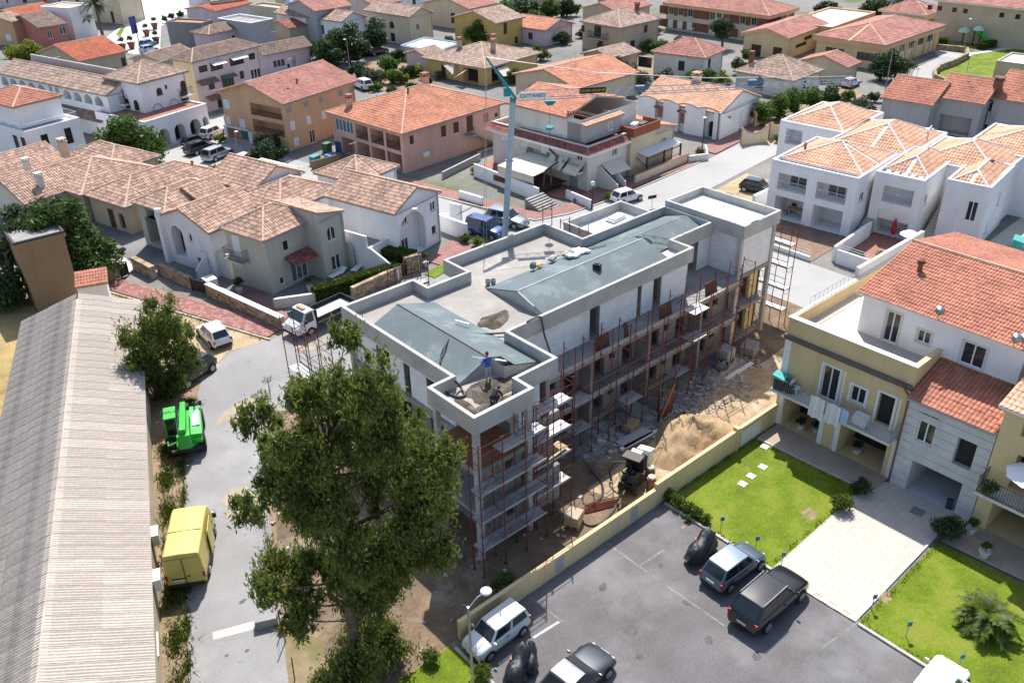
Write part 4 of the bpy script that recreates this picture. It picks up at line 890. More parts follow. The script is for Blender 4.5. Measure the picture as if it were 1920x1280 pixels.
r, X_, Y_, Z_ = house('school', 'long two storey school with brick bands, cream panels and red roof', (1443,31), (1503,16), (1240,6), 4.9, 'cream', ('hip', 1.9, 'rose_r', .4, 'ridge', 'orange', .55, .6), wn, over=.6, cat='school')
brk = mat('school_brick', (.24,.09,.055), .9, .15, .8, .15, 8)
for v0, v1 in ((2.75,4.3),(.4,1.9)):
    for u0, u1 in ((0,2.1),(3.4,4.5),(5.8,8.1),(12.2,15.9),(17.2,18.1),(19.4,20.3),(21.6,22.4),(23.7,Y_)):
        b = MB(); b.box(-.04,-.003,u0,u1,v0,v1); b.build('brick_panel', brk, r)
b = MB(); b.box(0,X_,-.04,-.003,2.75,3.15); b.box(0,3.3,-.04,-.003,3.15,4.2); b.box(8.7,X_,-.04,-.003,3.15,4.2); b.build('brick_bands', brk, r)
r, X_, Y_, Z_ = house('school_hall', 'cream school hall with dark red doors and low red roof', (1480,73), (1553,44), (1392,61), 3.6, 'yellowb', ('gx', 1.2, 'rose_r', .4, 'ridge', 'orange', .5, .6), [('L', 4.6, 0, 1.8, 1.9, 'Db'), ('L', .8, .6, 1.6, 1.3, 'Db'), ('R', 3.5, 1.3, 4.2, .6, 'k'), ('R', 6.5, 2.1, 3, .6, 'k')], over=.4, cat='school')
r, X_, Y_, Z_ = house('gymnasium', 'cream gymnasium with deep orange fascia, ribbon windows and red roof', (1661,86), (1755,45), (1554,66), 4.0, 'yellowb', ('hip', 1.7, 'rose_r', .4, 'ridge', 'orange', .8, .6), [('L', .8, 1.2, 3.4, 1.2, 'k'), ('L', 6.5, 1.2, 3.2, 1.2, 'k')]+row('R', 1.9, 1.2, 2.2, (2,5.5,9,12.5,16), 'g'), over=.5, cat='gymnasium', ly=11.5)
for u in (1.2,4.6,8.1,11.6,15.1,18.8):
    b = MB(); b.box(u, u+.35, -.12, -.003, 0, 3.2); b.build('pilaster', M['orange'], r)
house('flat_roofed_school_block', 'flat white roofed school block with orange walls and round vent', (1560,52), (1614,20), (1492,14), 3.9, 'orange', ('flat', .25, .3, 'roofwhite'), row('R', 1.8, 1.2, 1.4, (4,8,12), 'g'), cat='school', ang=6, ly=9)
r, X_, Y_, Z_ = house('nursery_school', 'cream nursery school with wide low red hip roof and playground', (1895,53), (1935,39), (1763,38), 3.0, 'cream', ('hip', 1.8, 'rose_r', .4, 'ridge', 'wframe', .2, .6), row('L', .6, 1.6, 1.1, (2.0,3.5,5.0), 'g')+[('L', 9.6, .4, 1.3, 1.6, 'g'), ('L', 7.3, 0, 1.6, 2.2, 'o', 1.2)], over=.6, cat='school')
house('nursery_school', 'cream nursery wing with red hip roof left of the playground', (1738,30), (1775,18), (1648,19), 3.4, 'cream', ('hip', 1.8, 'rose_r', .4, 'ridge', 'wframe', .2, .6), [('R', 1, 0, 4, 2.2, 'o', 1.0)], over=.6, cat='school', ang=3)
house('nursery_school', 'upper nursery block of beige render with small square windows, top right', (1990,25), (2060,5), (1752,0), 6.6, 'beige', ('hip', 1.6, 'rose_r', .45, 'ridge', 'wframe', .2, .6), row('L', 4.8, .8, .8, (5.6,8.2,14.3,16.2,18.8,20.6), 'k'), over=.6, cat='school', ang=3)
# --- grey-beige houses with bright pantile roofs, right edge
r, X_, Y_, Z_ = house('row_house', 'pale grey house with bright pantile roof, leftmost of three by the white villas', (1749,199), (1781,169), (1650,182), 3.9, 'greyw', ('gy', 1.9, 'terra', .3, 'ridge', 'fascia', .16, .5), [], over=.35, lx=9, ang=6)
r, X_, Y_, Z_ = house('row_house', 'pale grey house with recessed porch and pantile roof, middle of three', (1847,197), (1865,180), (1745,182), 4.4, 'greyw', ('gy', 2.0, 'terra', .3, 'ridge', 'fascia', .16, .5), [('L', .8, .2, 3.8, 2.2, 'lx', 1.4), ('L', 5.2, 1.2, .8, 1.3, 'Y')], over=.35, lx=9, ang=6)
chimney(r, 3.4, -.3, 4.2, 6.6, .9, .9, 'flue', 'flue')
r, X_, Y_, Z_ = house('row_house', 'pale grey house with pantile roof running out of the right edge', (1962,200), (1990,180), (1857,184), 4.7, 'greyw', ('gy', 2.4, 'terra', .3, 'ridge', 'fascia', .16, .5), [('L', 5.0, 1.5, .9, 1.5, 'Y')], over=.35, lx=10, ang=6)
house('garden_store', 'plain tan block wall store above the bright lawn at the right edge', (1950,125), (1990,110), (1873,112), 3.0, 'beige', ('flat', .2, .2, 'roofwhite'), [], cat='building', ang=6)
# ------------------------------------------------------------------ the left villas (grey-sage and white, coppo roofs)
VA = 14
r, X_, Y_, Z_ = house('villa', 'sage grey villa with hip roof and small iron balcony beside the red pavement', None, None, None, 5.2, 'sage', ('hip', 1.5, 'coppo', .25), [('L', 3.3, 2.7, 1.0, 2.0, 'W'), ('R', 1.9, 3.3, .7, 1.0, 'w'), ('R', 1.0, .5, .5, .7, 'w'), ('R', 2.4, .15, 1.9, 2.0, 't')], world=(28.7,64.7,VA,6.0,4.9), over=.35)
balcony(r, 'L', X_, Y_, 2.4, 2.65, 2.4, .8, 'sage'); 
pg = [[(1.8,-1.3,2.35),(5.6,-1.3,2.35),(5.6,-.02,2.85),(1.8,-.02,2.85)]]
b = MB(); b.poly(pg[0]); b.poly([(q[0],q[1],q[2]-.12) for q in pg[0]]); b.poly([(1.8,-1.3,2.35),(5.6,-1.3,2.35),(5.6,-1.3,2.2),(1.8,-1.3,2.2)]); k = b.build('porch_roof', M['terracotta'], r); tile_field('roof_tiles', pg, M['redbr'], k, .25)
r, X_, Y_, Z_ = house('villa', 'tall sage grey villa wing with arched window facing the sun loungers', None, None, None, 5.6, 'sage', ('sx-', .8, 'coppo', .25), [('R', .8, 3.4, 1.0, 1.3, 'wa'), ('R', .9, .5, 1.1, 1.4, 'w')], world=(33.6,64.0,VA,2.9,5.5), over=.12)
b = MB(); b.add([(2.9,-.6,0),(2.9,0,0),(3.1,0,0),(3.1,-.6,0),(2.9,-.6,2.0),(2.9,0,2.6),(3.1,0,2.6),(3.1,-.6,2.0)], [(4,5,6,7),(0,1,5,4),(2,3,7,6),(3,0,4,7)]); b.build('buttress', M['sage'], r)
r, X_, Y_, Z_ = house('villa', 'white villa with gable front and tall open arch left of the sage villa', None, None, None, 4.4, 'white', ('gx', 1.5, 'coppo', .25), [('L', 4.0, .9, 1.7, 3.0, 'oa', .9), ('L', 2.7, 2.8, .45, .8, 'wa'), ('L', .8, 2.2, .9, 1.0, 'W'), ('L', 2.0, .5, .6, .9, 'w'), ('L', .5, 0, 1.1, 1.7, 'Dw')], world=(26.8,71.4,VA,6.2,7.0), over=.3)
b = MB(); b.box(-.5,0.0,6.35,6.85,0,5.3); b.build('corner_pier', M['white'], r); b = MB()
for i in range(9): b.box(.3+i*.3, .3+(i+1)*.3, -1.5, -.05, 0, 2.4-.26*i)
b.build('outside_stairs', M['offwhite'], r); b = MB(); b.add([(-1.4,1.0,0),(-.02,1.0,0),(-.02,1.15,0),(-1.4,1.15,0),(-1.4,1.0,.9),(-.02,1.0,2.2),(-.02,1.15,2.2),(-1.4,1.15,.9)], [(4,5,6,7),(0,1,5,4),(2,3,7,6)]); b.build('curved_screen', M['white'], r)
r, X_, Y_, Z_ = house('villa', 'grey shaded villa end with open stair behind the white arched villa', None, None, None, 4.4, 'sage', ('hip', 1.2, 'coppo', .25), [('L', 1.0, .5, 2.6, 2.6, 'o', 1.2), ('L', .8, 3.1, 2.4, .9, 'o', .8)], world=(26.0,79.0,VA,7,4.4), over=.3)
r, X_, Y_, Z_ = house('villa', 'white villa with gabled front and huge shaded arch by the street lamp', None, None, None, 5.0, 'white', ('gy', 1.5, 'coppo', .25), [('R', .5, .05, 3.6, 4.3, 'xa', .9), ('R', 5.0, 3.4, .8, .9, 'w'), ('R', 5.0, 1.0, .7, .9, 'w'), ('L', 2, 2.6, .8, .4, 'w')], world=(40.2,62.3,VA,6.3,8.2), over=.25) if False else (None,)*4
r, X_, Y_, Z_ = house('villa', 'white villa with gabled front and huge shaded arch by the street lamp', None, None, None, 5.0, 'white', ('gy', 1.5, 'coppo', .25), [('R', .5, .05, 3.6, 4.3, 'lxa', 1.0), ('R', 5.0, 3.4, .8, .9, 'w'), ('R', 5.0, 1.0, .7, .9, 'w')], world=(40.2,62.3,VA,6.3,8.2), over=.25)
for u, v, w_, h in ((1.9,3.0,.8,1.1),(1.6,.4,1.0,1.2),(.8,.5,.5,.8)): o = win_part(r, 'R', 0, 0, u, v, w_, h, 'w'); o.location.y = .86
b = MB(); b.box(-2.6,-.0,1.0,1.25,0,2.3); b.box(-2.6,-2.4,1.25,8,0,3.4); b.box(-2.4,-.02,1.3,6,0,1.9); b.add([(-2.6,-2.2,0),(-2.4,-2.2,0),(-2.4,1.0,0),(-2.6,1.0,0),(-2.6,-2.2,1.0),(-2.4,-2.2,1.0),(-2.4,1.0,2.4),(-2.6,1.0,2.4)], [(4,5,6,7),(0,1,5,4),(2,3,7,6),(1,2,6,5),(3,0,4,7)]); b.build('stair_walls', M['white'], r)
b = MB(); b.box(-2.38,-.03,1.3,6,1.901,1.93); b.build('stair_roof_slab', M['grey'], r)
b = MB()
for i in range(12): b.add([(6.5,-1.2+.0,0)]*1+[(6.5,0,0)]*0, []) if False else None
low_wall('garden_wall', 'white stepped garden wall with arched gate beside the blue pickup', [tuple(P(822,430)[:2]), tuple(P(876,450)[:2])], 1.7, .3, 'white')
low_wall('garden_wall', 'white stepped wall end in front of the blue pickup', [tuple(P(846,418)[:2]), tuple(P(866,422)[:2])], 2.2, .3, 'white')
for lab, wd, h, rk, ri in (('white villa body with long coppo roof between the sage and white villas', (33.2,70.2,VA,7.5,6.5), 4.7, 'hip', 1.5), ('white villa block with gable wall above the coppo roofs', (33.8,76.6,VA,6.2,6.4), 5.0, 'gy', 1.6), ('rear villa block with small hip roof near the pink house', (42.4,71.6,VA,5.6,5.6), 4.9, 'hip', 1.4), ('low linking villa roof behind the grey stair', (29.6,78.0,VA,5.0,6.0), 4.3, 'gx', 1.2)):
    house('villa', lab, None, None, None, h, 'white', (rk, ri, 'coppo', .25), [], world=wd, over=.3)
r, *_ = house('flat_roofed_villa', 'small white flat roofed box with mast behind the coppo roofs', None, None, None, 4.2, 'white', ('flat', .45, .25, 'roofwhite'), [], world=(36.4,80.4,VA,5.2,5.6))
b = MB(); b.tube((1,4.5,3.7),(1.6,4,5.6),.05,5); b.tube((1.6,4,5.6),(2.4,3.6,5.0),.04,5); b.build('mast', M['steel'], r)
# --- long low tan complex behind, far left
r, X_, Y_, Z_ = house('bungalow', 'long low tan bungalow with coppo hip roof and arched brown door', None, None, None, 3.0, 'beige', ('hip', 1.6, 'coppo', .27), [('L', .9, .3, .9, 1.7, 'oa', .3), ('L', 2.6, 0, 1.0, 2.1, 'Db'), ('R', 3, 1, 1, 1.1, 'b'), ('R', 8.5, .8, 2.2, 1.4, 'o', .8)], world=(24.9,86.7,VA,11.6,6.4), over=.35)
flue(r, 9.8, 2.0, 4.0, .5)
r, X_, Y_, Z_ = house('bungalow', 'low tan bungalow middle block with recessed porch', None, None, None, 3.0, 'beige', ('hip', 1.8, 'coppo', .27), [('L', .5, 0, 2.6, 2.3, 'lx', 1.5)], world=(22.9,93.3,VA,9,9), over=.35)
r, X_, Y_, Z_ = house('bungalow', 'white gabled bungalow wing at the left edge behind the pine', None, None, None, 2.9, 'offwhite', ('gx', 1.8, 'coppo', .27), [('L', 1.2, .2, .9, 1.7, 'Db'), ('L', 4.2, .7, .8, 1.1, 'b'), ('R', 4.4, 0, 1.4, 1.9, 'Db')], world=(17.9,95.0,VA,8.5,6.6), over=.35)
chimney(r, 2.6, 1.2, 3.2, 4.7, .55, .55, 'offwhite', 'offwhite'); chimney(r, 3.6, 5.0, 3.6, 5.3, .55, .55, 'offwhite', 'offwhite'); chimney(r, 9.6, 8.2, 3.6, 5.3, .7, .7, 'beige', 'beige')
house('bungalow', 'rear coppo roofed bungalow beside the round green tree', None, None, None, 3.0, 'beige', ('hip', 1.6, 'coppo', .27), [], world=(27.6,98.5,VA,6.0,9), over=.35)
house('bungalow', 'coppo roofed bungalow end cut by the left edge', None, None, None, 2.9, 'offwhite', ('gx', 1.6, 'coppo', .27), [], world=(14.5,103.5,VA,11,7), over=.35)
house('bungalow', 'small coppo roof block next to the flat white box', None, None, None, 3.2, 'beige', ('hip', 1.2, 'coppo', .27), [('R', 1.6, .6, 1.6, 1.6, 'o', .8)], world=(31.0,82.0,VA,5.2,4.6), over=.3)
# --- top left: white arcades, hotel, old town
r, X_, Y_, Z_ = house('arcade_building', 'white three storey corner building with tan hip roof and arched brown windows', (258,158), (353,133), (192,145), 7.5, 'white', ('hip', 1.7, 'tanroof', .34, 'ridge', 'fascia', .16, .55), [('L', 3.6, 4.6, .9, 1.8, 'Dba'), ('R', 2.3, 5.3, .9, 1.0, 'Ba'), ('R', 3.7, 5.9, .4, .5, 'k'), ('R', 6.1, 4.6, 1.0, 1.8, 'Dba')], over=.4, cat='building')
balcony(r, 'L', X_, Y_, 3.0, 4.5, 2.2, .7, 'white'); balcony(r, 'R', X_, Y_, 5.6, 4.5, 2.0, .6, 'white')
r2, X2, Y2, _ = house('arcade_building', 'white ground floor arcade with round arches at the street corner', (270,230), (377,193), (190,207), 3.8, 'white', ('flat', .15, .25, 'terracotta'), row('R', 0.05, 2.3, 1.7, (1.6, 4.1, 6.6), 'oa', 1.4)+[('L', 1.5, 0.1, 1.6, 2.2, 'oa', 1.0), ('R', 8.8, .05, .8, 2.2, 'oa', .8)], cat='building')
for fc, us in (('R', (1.3, 3.9)), ('L', (5.2,))):
    for u in us:
        b = MB(); X = face_map(fc, 0, 0); b.path([X(u+.7-.75*math.cos(t), -.02, 3.55+.85*math.sin(t)) for t in np.linspace(0, math.pi, 9)], .07, 4); b.build('arch_moulding', M['tan'], r)
for u, k in ((5.8,'k'),): win_part(r, 'R', X_, Y_, u, 3.85, 1.2, 1.5, 'ka').location.y = -.14
for u in (1.0, 2.9): win_part(r, 'L', X_, Y_, u, 3.85, .9, 1.3, 'ka').location.x = -.14
ops = [('L', 1.2+i*2.35, 4.3, 1.75, 1.25, 'oa', 1.3) for i in range(4)]+[('L', 10.9, 4.0, .8, 1.9, 'oa', .8), ('L', 12.4, 4.0, .8, 1.9, 'oa', .8)]+[('L', 14.2+i*2.3, 4.3, 1.75, 1.25, 'oa', 1.3) for i in range(5)]
r, X_, Y_, Z_ = house('arcade_building', 'long white arcade wing with a row of arched openings under tan roofs', (198,180), (215,172), (-8,137), 6.0, 'white', ('gy', 1.3, 'tanroof', .34, 'ridge', 'fascia', .16, .55), ops, over=.3, lx=5.5, ang=15, cat='building')
pg = [[(-1.4,11,2.6),(-1.4,.5,2.6),(-.02,.5,3.4),(-.02,11,3.4)]]; b = MB(); b.poly(pg[0]); k = b.build('skirt_roof', M['fascia'], r); tile_field('roof_tiles', pg, M['brown_r'], k, .34)
b = MB(); b.box(5.6,5.9,4,26,6.4,7.4); b.build('roof_terrace_wall', M['greyw'], r)
r, X_, Y_, Z_ = house('guest_house', 'white modern guest house with red hip roof and terrace at the left edge', (47,248), (140,219), (-20,231), 5.0, 'white', ('flat', .2, .25, 'roofwhite'), [('R', 1.6, 2.3, .9, 1.9, 'k'), ('R', 4.6, 2.3, .9, 1.9, 'k'), ('L', .6, 2.3, 1.0, 1.9, 'k'), ('L', 2.3, 2.3, 1.0, 1.9, 'k'), ('L', .6, .2, 1.0, 1.3, 'k'), ('L', 2.3, .2, 1.0, 1.3, 'k')], cat='building', ang=14)
b = MB(); b.box(.4,6.0,1.6,9,5,7.7); b.build('upper_wall', M['white'], r); roof(r, .0, 6.3, 1.2, 9.4, 7.7, 'hip', 1.2, 'terra', .32)
for u in (1.0, 3.0): win_part(r, 'L', 0, 0, u+1.6, 5.3, .9, 1.6, 'Y').location.x = .39
railing(r, [(0.1,.1),(X_-.1,.1),(X_-.1,4)], 5.0, .8, 'wsteel', .3)
house('guest_house', 'white lower balcony wing of the guest house', (165,268), (172,262), (140,240), 2.6, 'white', ('flat', .2, .2, 'roofwhite'), [], cat='building', ang=14, lx=2.0, ly=4) if False else None
ops = [('R', .9, 5.6, 1.5, .9, 'k'), ('R', 2.9, 5.4, 2.2, 1.2, 'k'), ('R', 6.4, 5.4, 2.6, 1.2, 'k'), ('R', 10.0, 5.6, 1.2, .9, 'k'), ('R', 2.0, 3.0, 1.1, 1.2, 'k'), ('R', 4.4, 2.6, 2.2, 1.8, 'k'), ('R', 7.8, 3.3, .8, 1.1, 'k'), ('R', 3.0, .1, 1.0, 1.6, 'ka'), ('R', 9.9, 2.6, 1.9, 1.6, 'w')]
r, X_, Y_, Z_ = house('town_house', 'pink and pale yellow terraced house with awnings and brown roof', (359,118), (488,86), (319,110.6), 7.3, 'rose', ('hip', 1.2, 'brown_r', .34, 'ridge', 'fascia', .16, .55), ops, over=.3)
b = MB(); b.box(-.05,-.003,0,Y_,0,7.25); b.build('yellow_side', M['yellowb'], r)
for u, v, w_, mm in ((2.8,6.7,2.4,'roofwhite'),(6.3,6.75,2.8,'roofwhite'),(4.2,4.5,2.6,'greenf')):
    b = MB(); b.add([(u,-.02,v),(u+w_,-.02,v),(u+w_,-1.1,v-.35),(u,-1.1,v-.35)], [(0,1,2,3)]); b.build('awning', mat('dull_green_cloth',(.10,.17,.11),.8,.05,1,0) if mm == 'greenf' else M[mm], r)
for u0, u1, v in ((0,3.4,4.6),(1.0,3.4,2.2)):
    pg = [[(u0,-1.2,v-.5),(u1,-1.2,v-.5),(u1,-.01,v),(u0,-.01,v)]]; b = MB(); b.poly(pg[0]); k = b.build('porch_roof', M['fascia'], r); tile_field('roof_tiles', pg, M['brown_r'], k, .34)
simple('low white house with tan roof and blue panelled balcony', (492,105), (582,85), (472,97), 3.6, 'rose', 'gx', 1.2, 'brown_r', [('R', 1.6, 1.2, 2.3, 1.2, 'w'), ('R', 5.2, .9, .8, 1.5, 'Dg'), ('R', 4.2, .8, .5, .6, 'k')], name='town_house')
simple('brown roofed old house hidden behind the white corner building', (300,118), (372,98), (240,112), 4.5, 'tan', 'gx', 1.0, 'brown_r', name='town_house')
simple('beige old house with vivid red roof and dark door above the arcades', (148,116), (233,95), (79,97), 3.2, 'tan', 'gx', 1.9, 'redroof', [('R', 7.2, .6, .9, 1.7, 'Db')], name='town_house')
simple('brick rose house with white trimmed windows and brown roof', (72,53), (121,43), (26,32), 4.2, 'brickrose', 'gx', 1.4, 'brown_r', [('R', 1.0, 2.0, .9, 1.4, 'w'), ('R', 3.4, 2.4, 1.2, 1.3, 'w')], name='town_house')
house('town_house', 'white cubic house with flat tan roof beside the palm', (128,16), (167,7), (78,12), 6.2, 'white', ('flat', .15, .25, 'tan'), [('L', 5.0, 2.2, 2.2, 2.0, 'Y')], cat='house')
house('town_house', 'tall cream house with narrow brown door at the white plaza', None, None, None, 9.0, 'cream', ('gx', 1.2, 'tanroof', .4, 'ridge', 'fascia', .16, .6), [('L', 2.6, .1, .9, 2.4, 'Db'), ('L', 3.4, 5.5, 1.0, 1.3, 'k'), ('L', 7.2, 4.4, 1.0, 1.1, 'k')], world=(*P(233,46)[:2], 22, 6, 11))
simple('small house with red roof and dark arches at the top left edge', (40,33), (82,14), (18,17), 3.0, 'cream', 'gx', 1.0, 'redroof', [('R', 1.0, .5, 1.6, 1.5, 'oa', .5), ('R', 3.2, .5, 1.8, 1.5, 'oa', .5), ('R', 5.6, .5, 2.0, 1.5, 'oa', .5)], name='town_house')
simple('peach plastered house with teal door at the left edge', (22,42), (34,33), (-20,32), 4.6, 'orange', 'gx', 1.0, 'tanroof', [('L', 1.5, 1.0, 1.4, 1.2, 'W')], name='town_house')
house('town_house', 'plain dark grey gable wall building by the potted plants', (377,44), (407,38), (304,43), 5.2, 'grey', ('flat', .2, .25, 'orange_r'), [], cat='building')
simple('small white house with brown hip roof and dark red door', (391,66), (457,50), (361,60), 3.8, 'rose', 'hip', 1.0, 'brown_r', [('L', .8, 0, 1.0, 2.0, 'Db'), ('R', 5.0, 1.8, .7, .9, 'k')], name='town_house')
house('town_house', 'bare concrete block with white capped flat roof', (471,44), (509,35), (412,34), 5.2, 'greyw', ('flat', .3, .25, 'concrete', 'white'), [], cat='building')
simple('brown roofed outbuilding left of the dark oaks', (541,54), (596,43), (512,42), 3.0, 'tan', 'gx', .9, 'redbr', [('R', 5, .4, .8, 1.4, 'k')], name='outbuilding')
simple('pale house with salmon roof above the brown outbuilding', (590,22), (648,8), (556,6), 6.0, 'greyw', 'gx', 1.4, 'rose_r', [('R', 1.5, 2.5, 1.0, 1.6, 'k'), ('R', 4, 2.5, 1.0, 1.6, 'k')], name='town_house')
house('town_house', 'ochre flat roofed house with blue water tank', (537,18), (556,12), (475,8), 4.6, 'beige', ('flat', .3, .25, 'tan'), [('L', 2, 1.2, .8, 1.0, 'k')], cat='house')
simple('long low rose wall house with thin red roof', (405,22), (478,6), (340,18), 3.4, 'rose', 'gx', .7, 'redroof', name='town_house')
simple('white house beyond the plaza with dark windows', (398,4), (470,-8), (345,-3), 4.6, 'white', 'gx', 1.0, 'tanroof', [('R', 2.0, .6, 1.0, 1.8, 'k'), ('R', 6, 1.6, .9, 1.2, 'k'), ('R', 9, 1.6, .9, 1.2, 'k')], name='town_house')
sheet('plaza', [(236,44),(250,-2),(420,-6),(345,30),(302,50),(300,90),(330,112),(240,100),(200,70)], 0.02, M['plaza'])
sheet('plaza_lawn', [(217,66),(230,48),(236,50),(226,70)], 0.03, M['lawn'])
for k, (px, py, lab) in enumerate(((565,-14,'tan roof house cut by the top edge near the blue tank'), (760,-10,'cream house cut by the top edge above the round window house'), (1010,-16,'far house among dark trees at the top edge'), (20,-12,'tan roof house in the top left corner'), (120,-14,'white house with red roof behind the tall cream house'), (1330,-18,'tan house beyond the school roof'), (1180,-12,'salmon roof house above the ochre one'), (1700,-30,'grey house above the flat school block'))):
    q = P(px, py); simple(lab, (px,py), (px+60,py-9), (px-50,py-9), 4.0, ('cream','white','tan','palepink')[k % 4], ('gx','hip')[k % 2], 1.5, ('tanroof','rose_r','orange_r')[k % 3], [('R', 2, 1.5, 1, 1.2, 'k'), ('L', 3, 1.5, 1, 1.2, 'k')], ang=8+k)
# ------------------------------------------------------------------ white villas on the right
def villa_roof(root, x0, x1, y0, y1, z, kind, rise): return roof(root, x0, x1, y0, y1, z, kind, rise, 'peach', .30, 'ridgew', 'wframe', .1, .45)
def parapets(root, LX, LY, z, h=.22, t=.2, sides='RLBF'):
    b = MB()
    if 'R' in sides: b.box(0,LX,0,t,z,z+h)
    if 'B' in sides: b.box(0,LX,LY-t,LY,z,z+h)
    if 'L' in sides: b.box(0,t,t,LY-t,z,z+h)
    if 'F' in sides: b.box(LX-t,LX,t,LY-t,z,z+h)
    return b.build('parapet', M['white'], root)
def wv(lab, wd, h, ops, rr, kind='hip', rise=1.3, flat=True):
    r, X, Y, Z = house('white_villa', lab, None, None, None, h, 'white', ('flat', .12, .2, 'roofwhite'), ops, world=wd, cat='villa')
    parapets(r, X, Y, h+.062)
    villa_roof(r, *rr, h+.02, kind, rise); return r, X, Y
r, X, Y = wv('white villa with two loggias above two open porches, nearest the black car', (74.9,37.2,6,9.5,8.8), 5.6, [('L', .9, 3.0, 3.0, 1.7, 'lrW', 1.5), ('L', 4.9, 3.0, 3.0, 1.7, 'lrW', 1.5), ('L', .9, .05, 3.0, 2.3, 'lx', 2.6), ('L', 4.9, .05, 3.0, 2.3, 'lx', 2.6), ('R', 1.0, 3.2, 1.1, .9, 'w')], (1.5,9.7,.25,8.55), 'hip', 1.5)
b = MB(); b.box(2.4,2.45,5.0,6.4,.05,2.0); b.build('white_panel', M['white'], r)
flue(r, 4.0, 7.4, 6.2, .5); flue(r, 4.5, 7.6, 6.2, .5)
r, X, Y = wv('white villa with one loggia above a half shuttered porch and garden', (78.2,32.6,7,9.5,4.5), 5.7, [('L', .7, 3.2, 2.8, 1.6, 'lxrW', 1.6), ('L', .6, .05, 3.0, 2.5, 'lx', 2.2), ('R', 1.2, 3.3, .7, .9, 'w')], (1.7,9,.25,4.25), 'hip', 1.1)
b = MB(); b.box(.12,.16,.62,3.58,1.5,2.54); b.build('half_closed_blind', M['wframe'], r)
b = MB()
for i in range(5): b.box(.5,1.4,.5+i*.75,.9+i*.75,5.75,5.83)
b.build('pergola_slabs', M['roofwhite'], r)
r, X, Y = wv('white cubic villa with tall window and turquoise awning bin below', (80.7,27.7,8,7.6,3.8), 5.7, [('L', .7, 2.5, .9, 1.9, 'w'), ('R', 4.0, 3.0, .6, 1.2, 'w'), ('R', 1.8, .9, .5, 1.0, 'w')], (.25,7.4,.25,3.55), 'hip', .9)
flue(r, 5.5, 1.6, 6.2, .6)
r, X, Y = wv('rear white villa with open corner loggia beside the scalloped garden walls', (86.6,45.6,5,10,7.4), 5.6, [('L', 4.6, 3.4, 2.0, 1.7, 'lxrW', 1.6)], (.5,9.8,.25,7.2), 'hip', 1.5)
r, X, Y = wv('inner white villa block under broad peach hip roofs', (84.2,37.0,6,10,8.4), 5.6, [], (.1,9.9,.2,8.2), 'hip', 1.7)
r, X, Y = wv('inner white villa block with television dishes and peach roof', (84.8,28.6,6,9,8.2), 5.6, [], (.1,8.9,.2,8.0), 'hip', 1.6)
r, X, Y = wv('right white villa cut by the frame with stair and dark windows', (92.0,22.5,6,10,12.5), 5.7, [('L', .9, 3.0, 1.3, 1.6, 'k'), ('L', 1.2, .4, 1.2, 1.6, 'k'), ('L', 4.2, 3.0, 1.3, 1.6, 'k')], (.4,9.8,.25,12.2), 'hip', 1.8)
for k, (wd, n, lab) in enumerate((((75.6,36.0,6), 15, 'beige outside stairs between the two loggia villas'), ((79.4,31.3,7), 15, 'beige outside stairs beside the cubic white villa'))):
    t = thing('outside_stairs', lab, 'stairs', (*wd[:2], 0), R_(wd[2])); 
    for i in range(n):
        b = MB(); b.box(.34*i, .34*(i+1), 0, 1.0, 0, .19*(i+1)); b.build('step', M['drive'], t)
b = MB(); q = thing('television_aerial', 'flat panel aerial and dishes on the peach roofs', 'aerial', (86.2,36.6,7.0), .1); b.tube((0,0,0),(0,0,1.2),.04,5); b.cbox((0,0,1.2),(2.4,.12,.18),.2); b.tube((.6,.3,0),(.6,.3,.9),.03,5); b.build('mast', M['gframe'], q); b = MB(); b.lathe([(.01,.1),(.3,.12),(.42,.2)], (.6,.2,.9), 12); b.build('dish', M['steel'], q)
# forecourts of the white villas
low_wall('forecourt_wall', 'white forecourt wall with rails in front of the two loggia villa', [(67.6,45.5),(67.6,36.8)], .45, .25, 'white')
low_wall('forecourt_wall', 'white planted forecourt wall in front of the half shuttered villa', [(69.0,35.0),(69.0,30.0),(75,30.2)], 1.3, .25, 'white')
low_wall('forecourt_wall', 'long white sloping wall above the street beside the garden planter', [(69.0,35.3),(76.5,36.0)], 1.5, .25, 'white')
low_wall('forecourt_wall', 'white retaining wall behind the black car', [(74.2,47.6),(84,48.0)], 1.6, .3, 'white')
low_wall('forecourt_wall', 'white low wall around the sandy plot below the scalloped walls', [(84.2,50.5),(92,55.2),(98,51)], 1.0, .3, 'white')
sheet('forecourt', [(67.7,46.5),(75,46.5),(75.5,37),(67.7,36.6)], 0.03, mat('brown_forecourt', (.24,.16,.11), .9, .15, 1, .12), True)
sheet('forecourt', [(69.2,35),(78.5,36),(80.8,27.5),(69.2,30.2)], 0.03, M['terracotta'], True)
sheet('villa_yard', [(76,22),(92,22),(92,28),(81,27.5)], 0.03, M['drive'], True)
def rail_thing(lab, pts, z, h, m='wsteel', step=.16, rails=(.1,.55,1.0)):
    t = thing('railing', lab, 'railing', (*pts[0], z)); p0 = np.array(pts[0]); railing(t, [tuple(np.array(p)-p0) for p in pts], 0, h, m, step, 'bars', rails=rails); return t
rail_thing('white horizontal rails on the forecourt wall facing the street', [(67.6,45.5),(67.6,36.8)], .45, .6, step=1.0)
rail_thing('white rails over the planted forecourt wall', [(69.0,35.0),(69.0,30.0)], 1.3, .5, step=1.0)
rail_thing('white balustrade above the sandy plot near the scalloped walls', [(84.2,50.5),(92,55.2),(95,53)], 1.0, .8)
